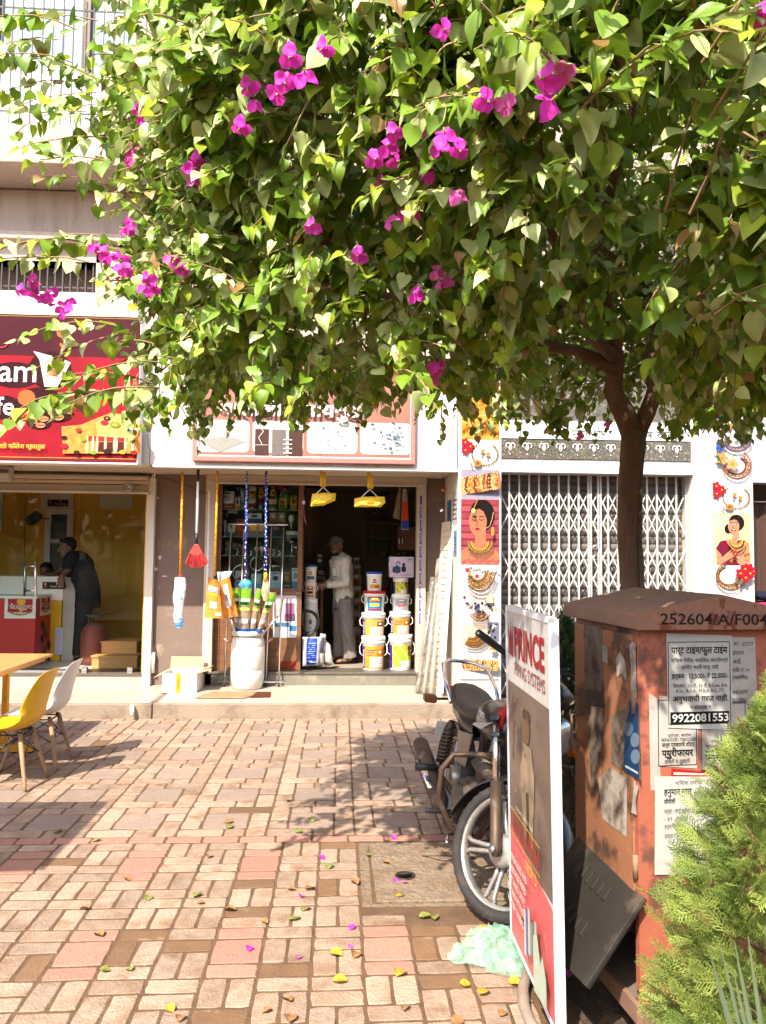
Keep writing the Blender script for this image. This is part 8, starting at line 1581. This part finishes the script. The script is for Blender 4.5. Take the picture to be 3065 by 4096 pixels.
# handbills on the front: each its own sheet
Fo = cb(0, 0, 0); U = wv.normalized(); PAP = mat('soiled paper', (.41, .385, .35), .9, var=.10, scale=9, dirt=((.27, .22, .18), .55, .72, 9)); PAP2 = mat('aged paper', (.36, .325, .29), .9, var=.14, scale=9, dirt=((.22, .17, .13), .52, .70, 7))
def fu(u, v):                                           # pixel -> (a, z) on the front face
    d = ray(u, v); t_ = (Fo-V3(0, 0, CAMZ)).dot(fN)/d.dot(fN); p = V3(0, 0, CAMZ)+d*t_; return (p-Fo).dot(U), p.z
def c8(x, y): return 2250+x*.4925, 2300+y*.4925
def bill(lb, cor, k, lines, m=PAP, frame=None, dark=None):
    q = [fu(*c8(x, y)) for x, y in cor]; pr = Print(Fo, U, (0, 0, 1), fN, .0005, .0015+.003*k); pr.poly([(a+random.uniform(-.002, .002), z+random.uniform(-.002, .002)) for a, z in q], m)
    if frame: f0, f1 = fu(*c8(frame[0], frame[3])), fu(*c8(frame[2], frame[1])); pr.line([f0, (f1[0], f0[1]), f1, (f0[0], f1[1]), f0], .003, '#1e1c1a')
    if dark:
        f0, f1 = fu(*c8(dark[0], dark[3])), fu(*c8(dark[2], dark[1])); pr.rect(f0[0], f0[1], f1[0], f1[1], '#181614')
    for s_, x0, x1, yb, hh, bold, col in lines: a0, z0 = fu(*c8(x0, yb)); a1, _ = fu(*c8(x1, yb)); pr.text(s_, a0, z0, hh*.4925*2.7/F, col, w=a1-a0, bold=bold)
    return pr.done('handbill', cab, lb)
K_ = '#1c1a18'
bill('handwritten handbill half covered at the right', [(1330, 1050), (1580, 1050), (1562, 505), (1330, 500)], 0, [('वर -2029', 1385, 1545, 575, 34, 0, K_), ('हाऊस', 1382, 1470, 648, 34, 0, K_), ('आहे.', 1380, 1450, 718, 34, 0, K_), ('प्लॉट नं. ३०', 1372, 1515, 785, 30, 0, K_), ('(दक्षिणेस)', 1372, 1500, 845, 30, 0, K_), ('54454597', 1366, 1505, 965, 34, 0, '#4a4642'), ('23338881', 1368, 1500, 1032, 34, 0, '#4a4642')], PAP2)
bill('water purifier handbill at the lower left', [(752, 1545), (1095, 1575), (1110, 1000), (790, 980)], 0, [('प्रोप्रा. संतोष', 850, 1040, 1315, 22, 0, K_), ('9850630228 / 7385532283', 800, 1078, 1350, 24, 0, '#3c3834'), ('सर्व प्रकारचे वॉटर', 805, 1065, 1395, 32, .01, K_), ('प्युरीफायर', 803, 1058, 1470, 50, .025, K_), ('विक्री व दुरुस्ती', 825, 1030, 1528, 30, 0, K_)], PAP2, (780, 1010, 1082, 1550))
bill('water purifier handbill at the lower right', [(1120, 1580), (1500, 1610), (1500, 1040), (1120, 1000)], 0, [('प्रोप्रा. संतोष सातपुते', 1200, 1400, 1362, 22, 0, K_), ('9850630228 / 73855', 1160, 1400, 1400, 24, 0, '#3c3834'), ('सर्व प्रकारचे वॉट', 1155, 1410, 1440, 32, .01, K_), ('प्युरीफायर', 1155, 1440, 1505, 50, .025, K_), ('विक्री व दुरुस्ती', 1180, 1400, 1560, 30, 0, K_)], PAP2, (1130, 1030, 1480, 1590))
bill('part time job handbill with a big phone number', [(850, 1235), (1372, 1255), (1372, 492), (835, 470)], 1.2, [('पार्ट टाईम/फुल टाईम', 875, 1332, 635, 52, .022, K_), ('नाशिक येथील नामांकित कंपनीमध्ये'.replace('शि', 'िश').replace('कि', 'िक'), 875, 1335, 708, 30, 0, K_), ('त्वरीत भरती चालु आहे.', 955, 1262, 762, 30, 0, K_), ('इत्कम : 12,500/- ते 22,500/-', 878, 1336, 838, 38, .012, K_), ('िशक्षण : १० वी, १२ वी, B.Com. B.A.', 888, 1330, 912, 28, 0, K_), ('B.Sc., B.B.A., M.B.A. B.E., ITI.', 915, 1305, 950, 26, 0, K_), ('अनुभवाची गरज नाही.', 885, 1335, 1025, 44, .015, K_), ('* संपर्क *', 1028, 1192, 1088, 32, .012, K_), ('9922081553', 880, 1335, 1190, 62, .02, '#d8d3ca')], PAP, (858, 540, 1350, 1212), (870, 1100, 1345, 1215))
bill('handbill about a flat low on the front', [(748, 2430), (1200, 2420), (1290, 1640), (745, 1635)], .6, [('नािशक तारीख', 910, 1130, 1705, 30, 0, K_), ('हनुमान नगर', 820, 1045, 1785, 48, .02, K_), ('येथे २ बी', 1060, 1190, 1790, 32, 0, K_), ('फॅमीली', 818, 912, 1855, 34, .01, K_), ('साठी भा', 1060, 1180, 1860, 30, 0, K_), ('पत्ता : साई व्हीला रो', 818, 1065, 1930, 30, 0, '#4a4642'), ('- ३१ , हनुमान', 820, 1010, 1990, 30, 0, '#4a4642'), ('हनुमान नगर', 820, 960, 2050, 28, 0, '#4a4642'), ('संपर्क - ९', 820, 930, 2130, 32, 0, '#4a4642')], PAP)
pr = Print(Fo, U, (0, 0, 1), fN, .0005, .0008); [pr.poly([fu(*c8(x, y)) for x, y in p_], m_) for p_, m_ in (([(715, 1750), (800, 1740), (770, 1000), (700, 960)], PAP2), ([(880, 1640), (1190, 1640), (1195, 1600), (885, 1570)], '#a8231f'), ([(900, 1620), (1180, 1625), (1180, 1612), (900, 1600)], '#cfc8be'))]; pr.done('torn_paper', cab)
# torn bills on the side door
def su(u, v): d = ray(u, v); O = cb(0, 0, 0)+sN*.014; t_ = (O-V3(0, 0, CAMZ)).dot(sN)/d.dot(sN); p = V3(0, 0, CAMZ)+d*t_; return (p-O).dot(-dv.normalized()), p.z
def side_bill(lb, polys, k=0):
    pr = Print(cb(0, 0, 0)+sN*.014, -dv.normalized(), (0, 0, 1), sN, .0006, .0012+.002*k)
    for p_, m_ in polys: pr.poly([su(*c8(x, y)) for x, y in p_], m_)
    pr.done('torn_bill', cab, lb)
DK = mat('dirty torn paper', (.155, .115, .085), .95, var=.5, scale=12, dirt=((.05, .03, .02), .48, .62, 9)); PL = mat('pale torn paper', (.36, .31, .26), .95, var=.25, scale=14, dirt=((.14, .09, .06), .5, .68, 12))
side_bill('long tattered dark bill', [([(185, 930), (345, 950), (330, 700), (325, 420), (180, 405)], DK), ([(200, 1050), (345, 1080), (345, 950), (190, 930)], '#2a2420'), ([(225, 1420), (330, 1440), (345, 1090), (210, 1060)], DK), ([(240, 1720), (270, 1730), (300, 1420), (225, 1400)], DK)])
side_bill('blue eye clinic poster with round pictures', [([(400, 1530), (640, 1670), (622, 1040), (540, 1010), (520, 1080), (400, 1150)], DK), ([(505, 1600), (632, 1660), (620, 1060), (560, 1020), (540, 1130), (510, 1230)], '#1f3f66')]+[([(x+38*math.cos(a_), y+60*math.sin(a_)) for a_ in [6.283*i/14 for i in range(14)]], c_) for x, y, c_ in ((595, 1340, '#6d8294'), (600, 1475, '#6d8294'), (548, 1250, '#566c80'))]+[([(520, 1560), (625, 1620), (625, 1600), (520, 1540)], '#b9c4cc')])
side_bill('pale bill peeling at the bottom of the side door', [([(330, 1980), (525, 2130), (530, 1650), (390, 1560), (295, 1650)], PL)]); 
for p_ in ([(330, 700), (375, 720), (370, 580), (330, 570)], [(560, 940), (590, 985), (610, 1000), (602, 760), (600, 560), (575, 545), (550, 570), (562, 740)], [(450, 830), (480, 800), (525, 860), (520, 700), (470, 620), (440, 690)], [(565, 1930), (610, 1950), (600, 1850), (625, 1720), (590, 1660), (580, 1800)]): side_bill(None, [(p_, PL)], .5)
# the fallen vent cover hanging out of the opening
M_pl = mat('dark grey steel sheet', (.040, .033, .028), .55, metal=.4, var=.3, scale=5, dirt=((.20, .15, .11), .52, .78, 4)); VB = lambda u, v, Y: at(u, v, Y)
vc = thing('vent_cover', 'dark louvred metal cover hanging askew from the cabinet opening', 'panel', (.95, 2.95, .3)); c1, c2b, c3b, c4b = VB(2324, 3342, 3.20), VB(2590, 3602, 2.66), VB(2362, 3962, 2.60), VB(2085, 3690, 3.14)
nn = (c2b-c1).cross(c4b-c1).normalized(); nn = nn if nn.y < 0 else -nn; b = MB(); b.prism([c1, c2b, c3b, c4b], nn, .010, M_pl); b.build('sheet', vc, bevel=.002)
sq = lambda s, t: c1.lerp(c2b, s).lerp(c4b.lerp(c3b, s), t)
b = MB(); b.prism([sq(.94, 0), sq(1, 0), sq(1, 1), sq(.94, 1)], nn, .022, M_pl); b.build('folded_edge', vc, bevel=.002)
for r0_, r1_ in ((.16, .30), (.55, .70)):
    for k in range(6): b = MB(); s0 = .22+.085*k; b.prism([sq(s0, r0_), sq(s0+.035, r0_), sq(s0+.035, r1_), sq(s0, r1_)], nn, .018, M_pl); b.build('louvre', vc, bevel=.003)

# ================================================================== LITTER
bg = thing('plastic_bag', 'crumpled pale green plastic bag lying beside the signboard foot', 'plastic bag', gz(1960, 3840)); q4 = [gz(*c) for c in ((1790, 3850), (2100, 3935), (2115, 3790), (1950, 3745))]; cenb = sum(q4, V3(0, 0, 0))/4
b = MB()
def bagf(lay_):
    def f_(s, t):
        p = q4[0].lerp(q4[1], s).lerp(q4[3].lerp(q4[2], s), t); e = (math.sin(math.pi*s)*math.sin(math.pi*t))**.5 if 0 < s < 1 and 0 < t < 1 else 0; n_ = mnoise.noise(V3(s*6, t*6, lay_*5)); n2 = mnoise.noise(V3(s*15, t*13, lay_*3))
        return p+V3(.05*mnoise.noise(V3(s*4, t*4, 9)), .04*n_, .010+e*(.05+.04*lay_)+.035*abs(n_)+.022*n2*e)
    return f_
for l_ in (0, 1): b.grid(bagf(l_), 30, 22, film('green film', '#9fd6b8', .30, .12), False)
b.build('film_sheet', bg)
hs = thing('hose', 'grey corrugated hose curving out from under the signboard', 'hose', gz(2100, 4050)); b = MB(); hp = [V3(*gz(*c)[:2], .03) for c in ((2135, 3900), (2108, 3930), (2092, 3990), (2098, 4060), (2120, 4120), (2160, 4200))]; b.tube(hp, .022, mat('grey hose', (.24, .18, .14), .7, var=.2, dirt=((.16, .10, .06), .5, .7, 8)), 10, jit=.1); b.build('tube', hs)
FL_ = [mat('fallen yellow leaf', (.42, .29, .03), .6, var=.4, scale=40, trans=.2), mat('fallen brown leaf', (.24, .12, .045), .8, var=.35, scale=40), mat('fallen green leaf', (.20, .22, .05), .6, var=.3, scale=40, trans=.2)]
rr = random.Random(21)
def litter_mesh(m, petal):
    b = MB(); c_ = rr.uniform(.3, 1.1); L = .075
    b.grid(lambda s, t: (lambda w_: V3((s-.5)*2*w_*L, (t-.5)*L, .004+L*(.25*c_*((s-.5)*2)**2*w_*2+.12*c_*math.sin(3.1*t)+.05*math.sin(9*s+7*t))))(.44*math.sin(math.pi*min(1, .06+.92*t))**.7), 6, 7, m); return b.mesh('leaf')
lm_ = {k: [litter_mesh(FL_[k], False) for _ in range(4)] for k in range(3)}; lp_ = [litter_mesh(M_mag[k % 2], True) for k in range(3)]
LIT = [(1155, 3205, 2), (1195, 3330, 2), (1245, 3285, 2), (1320, 3470, 2), (1480, 3425, 2), (1550, 3460, 1), (1690, 3410, 1), (1600, 3590, 0), (1700, 3670, 2), (1740, 3675, 2), (1215, 3640, 2), (1180, 3680, 2), (1230, 3640, 1), (1345, 3820, 0), (1420, 3825, 1), (1360, 3930, 0), (1600, 3900, 0), (1860, 3940, 0), (1935, 3975, 0), (1620, 4040, 1), (1240, 3560, 1), (1420, 3535, 1), (395, 3745, 1), (590, 3595, 2), (420, 3885, 2), (520, 3880, 2), (680, 4040, 0), (720, 4080, 1), (920, 3645, 1), (805, 3615, 1), (790, 3585, 2), (1070, 4050, 1), (1160, 4080, 1), (1150, 4005, 1), (340, 3640, 1), (835, 3430, 1), (1940, 3720, 0), (2060, 3935, 0), (2010, 4060, 1), (1830, 4090, 1), (1165, 3560, 1), (1060, 3690, 1), (920, 3310, 2), (385, 3365, 2), (230, 3330, 2), (915, 3290, 1), (505, 3520, 1), (1720, 2930, 2), (1790, 3120, 1), (1650, 3190, 2), (1690, 3215, 2)]
PET = [(1285, 3435), (1205, 3590), (1410, 3715), (1400, 3790), (1195, 3835), (1680, 3100), (1620, 3540), (1580, 3530), (995, 3800), (1575, 3355), (2060, 3790), (2330, 3900), (2290, 3840), (2270, 3930), (2350, 3830)]
nm = {0: 'fallen yellow leaf', 1: 'fallen brown curled leaf', 2: 'fallen green leaf'}
def where(p): return 'beyond the red brick course' if p.y > 4.75 else 'on or beside the inspection cover' if p.x > .05 and p.y > 3.75 else 'around the plastic bag' if p.x > .45 else 'on the near paving at the left' if p.x < -.75 else 'on the paving in front of the inspection cover' if p.x > 0 else 'on the near paving left of the inspection cover'
for u, v, k in LIT:
    p = gz(u, v); o = link('fallen_leaf', rr.choice(lm_[k])); o.location = (p.x, p.y, .003); o.rotation_euler = (rr.uniform(-.25, .25), rr.uniform(-.25, .25), rr.uniform(0, 6.28)); s = rr.uniform(.48, .82); o.scale = (s, s, s); tag(o, nm[k]+' '+where(p), 'leaf', 'fallen leaves on the paving')
for u, v in PET:
    p = gz(u, v); o = link('fallen_petal', rr.choice(lp_)); o.location = (p.x, p.y, .004 if u < 2100 else .035); o.rotation_euler = (rr.uniform(-.4, .4), rr.uniform(-.4, .4), rr.uniform(0, 6.28)); s = rr.uniform(.4, .6); o.scale = (s, s, s); tag(o, 'fallen magenta petal '+where(p) if u < 2100 else 'fallen magenta petal on the soil by the cabinet', 'petal', 'fallen petals')
p = gz(2400, 2380); o = link('fallen_leaf', lm_[2][0]); q = cb(.24, .45, 0); o.location = (q.x, q.y, 1.535); o.rotation_euler = (0, R(-14), .8); o.scale = (.5, .5, .5); tag(o, 'small yellow green leaf lying on the cabinet roof', 'leaf')
# street trees behind the camera, seen only in the shop glass
stb = MB(); M_far = mat('far foliage', (.05, .08, .025), .8, var=.4, scale=2)
for k in range(9):
    cx = -20+5*k+rr.uniform(-1, 1); cy = -16+rr.uniform(-2, 2); stb.tube([(cx, cy, 0), (cx, cy, 3)], .2, M_bark, 7)
    for j in range(700):
        c = V3(cx+rr.gauss(0, 1.35), cy+rr.gauss(0, 1.0), 3.7+rr.gauss(0, 1.15)); a = V3(rr.gauss(0, 1), rr.gauss(0, 1), rr.gauss(0, 1)).normalized()*.26; e = a.cross(V3(rr.gauss(0, 1), rr.gauss(0, 1), rr.gauss(0, 1))).normalized()*.2; stb.add([c-a, c-e, c+a, c+e], [(0, 1, 2, 3)], M_far)
tag(stb.build('far_trees'), kind='stuff')
bpy.data.scenes.remove(TMP)
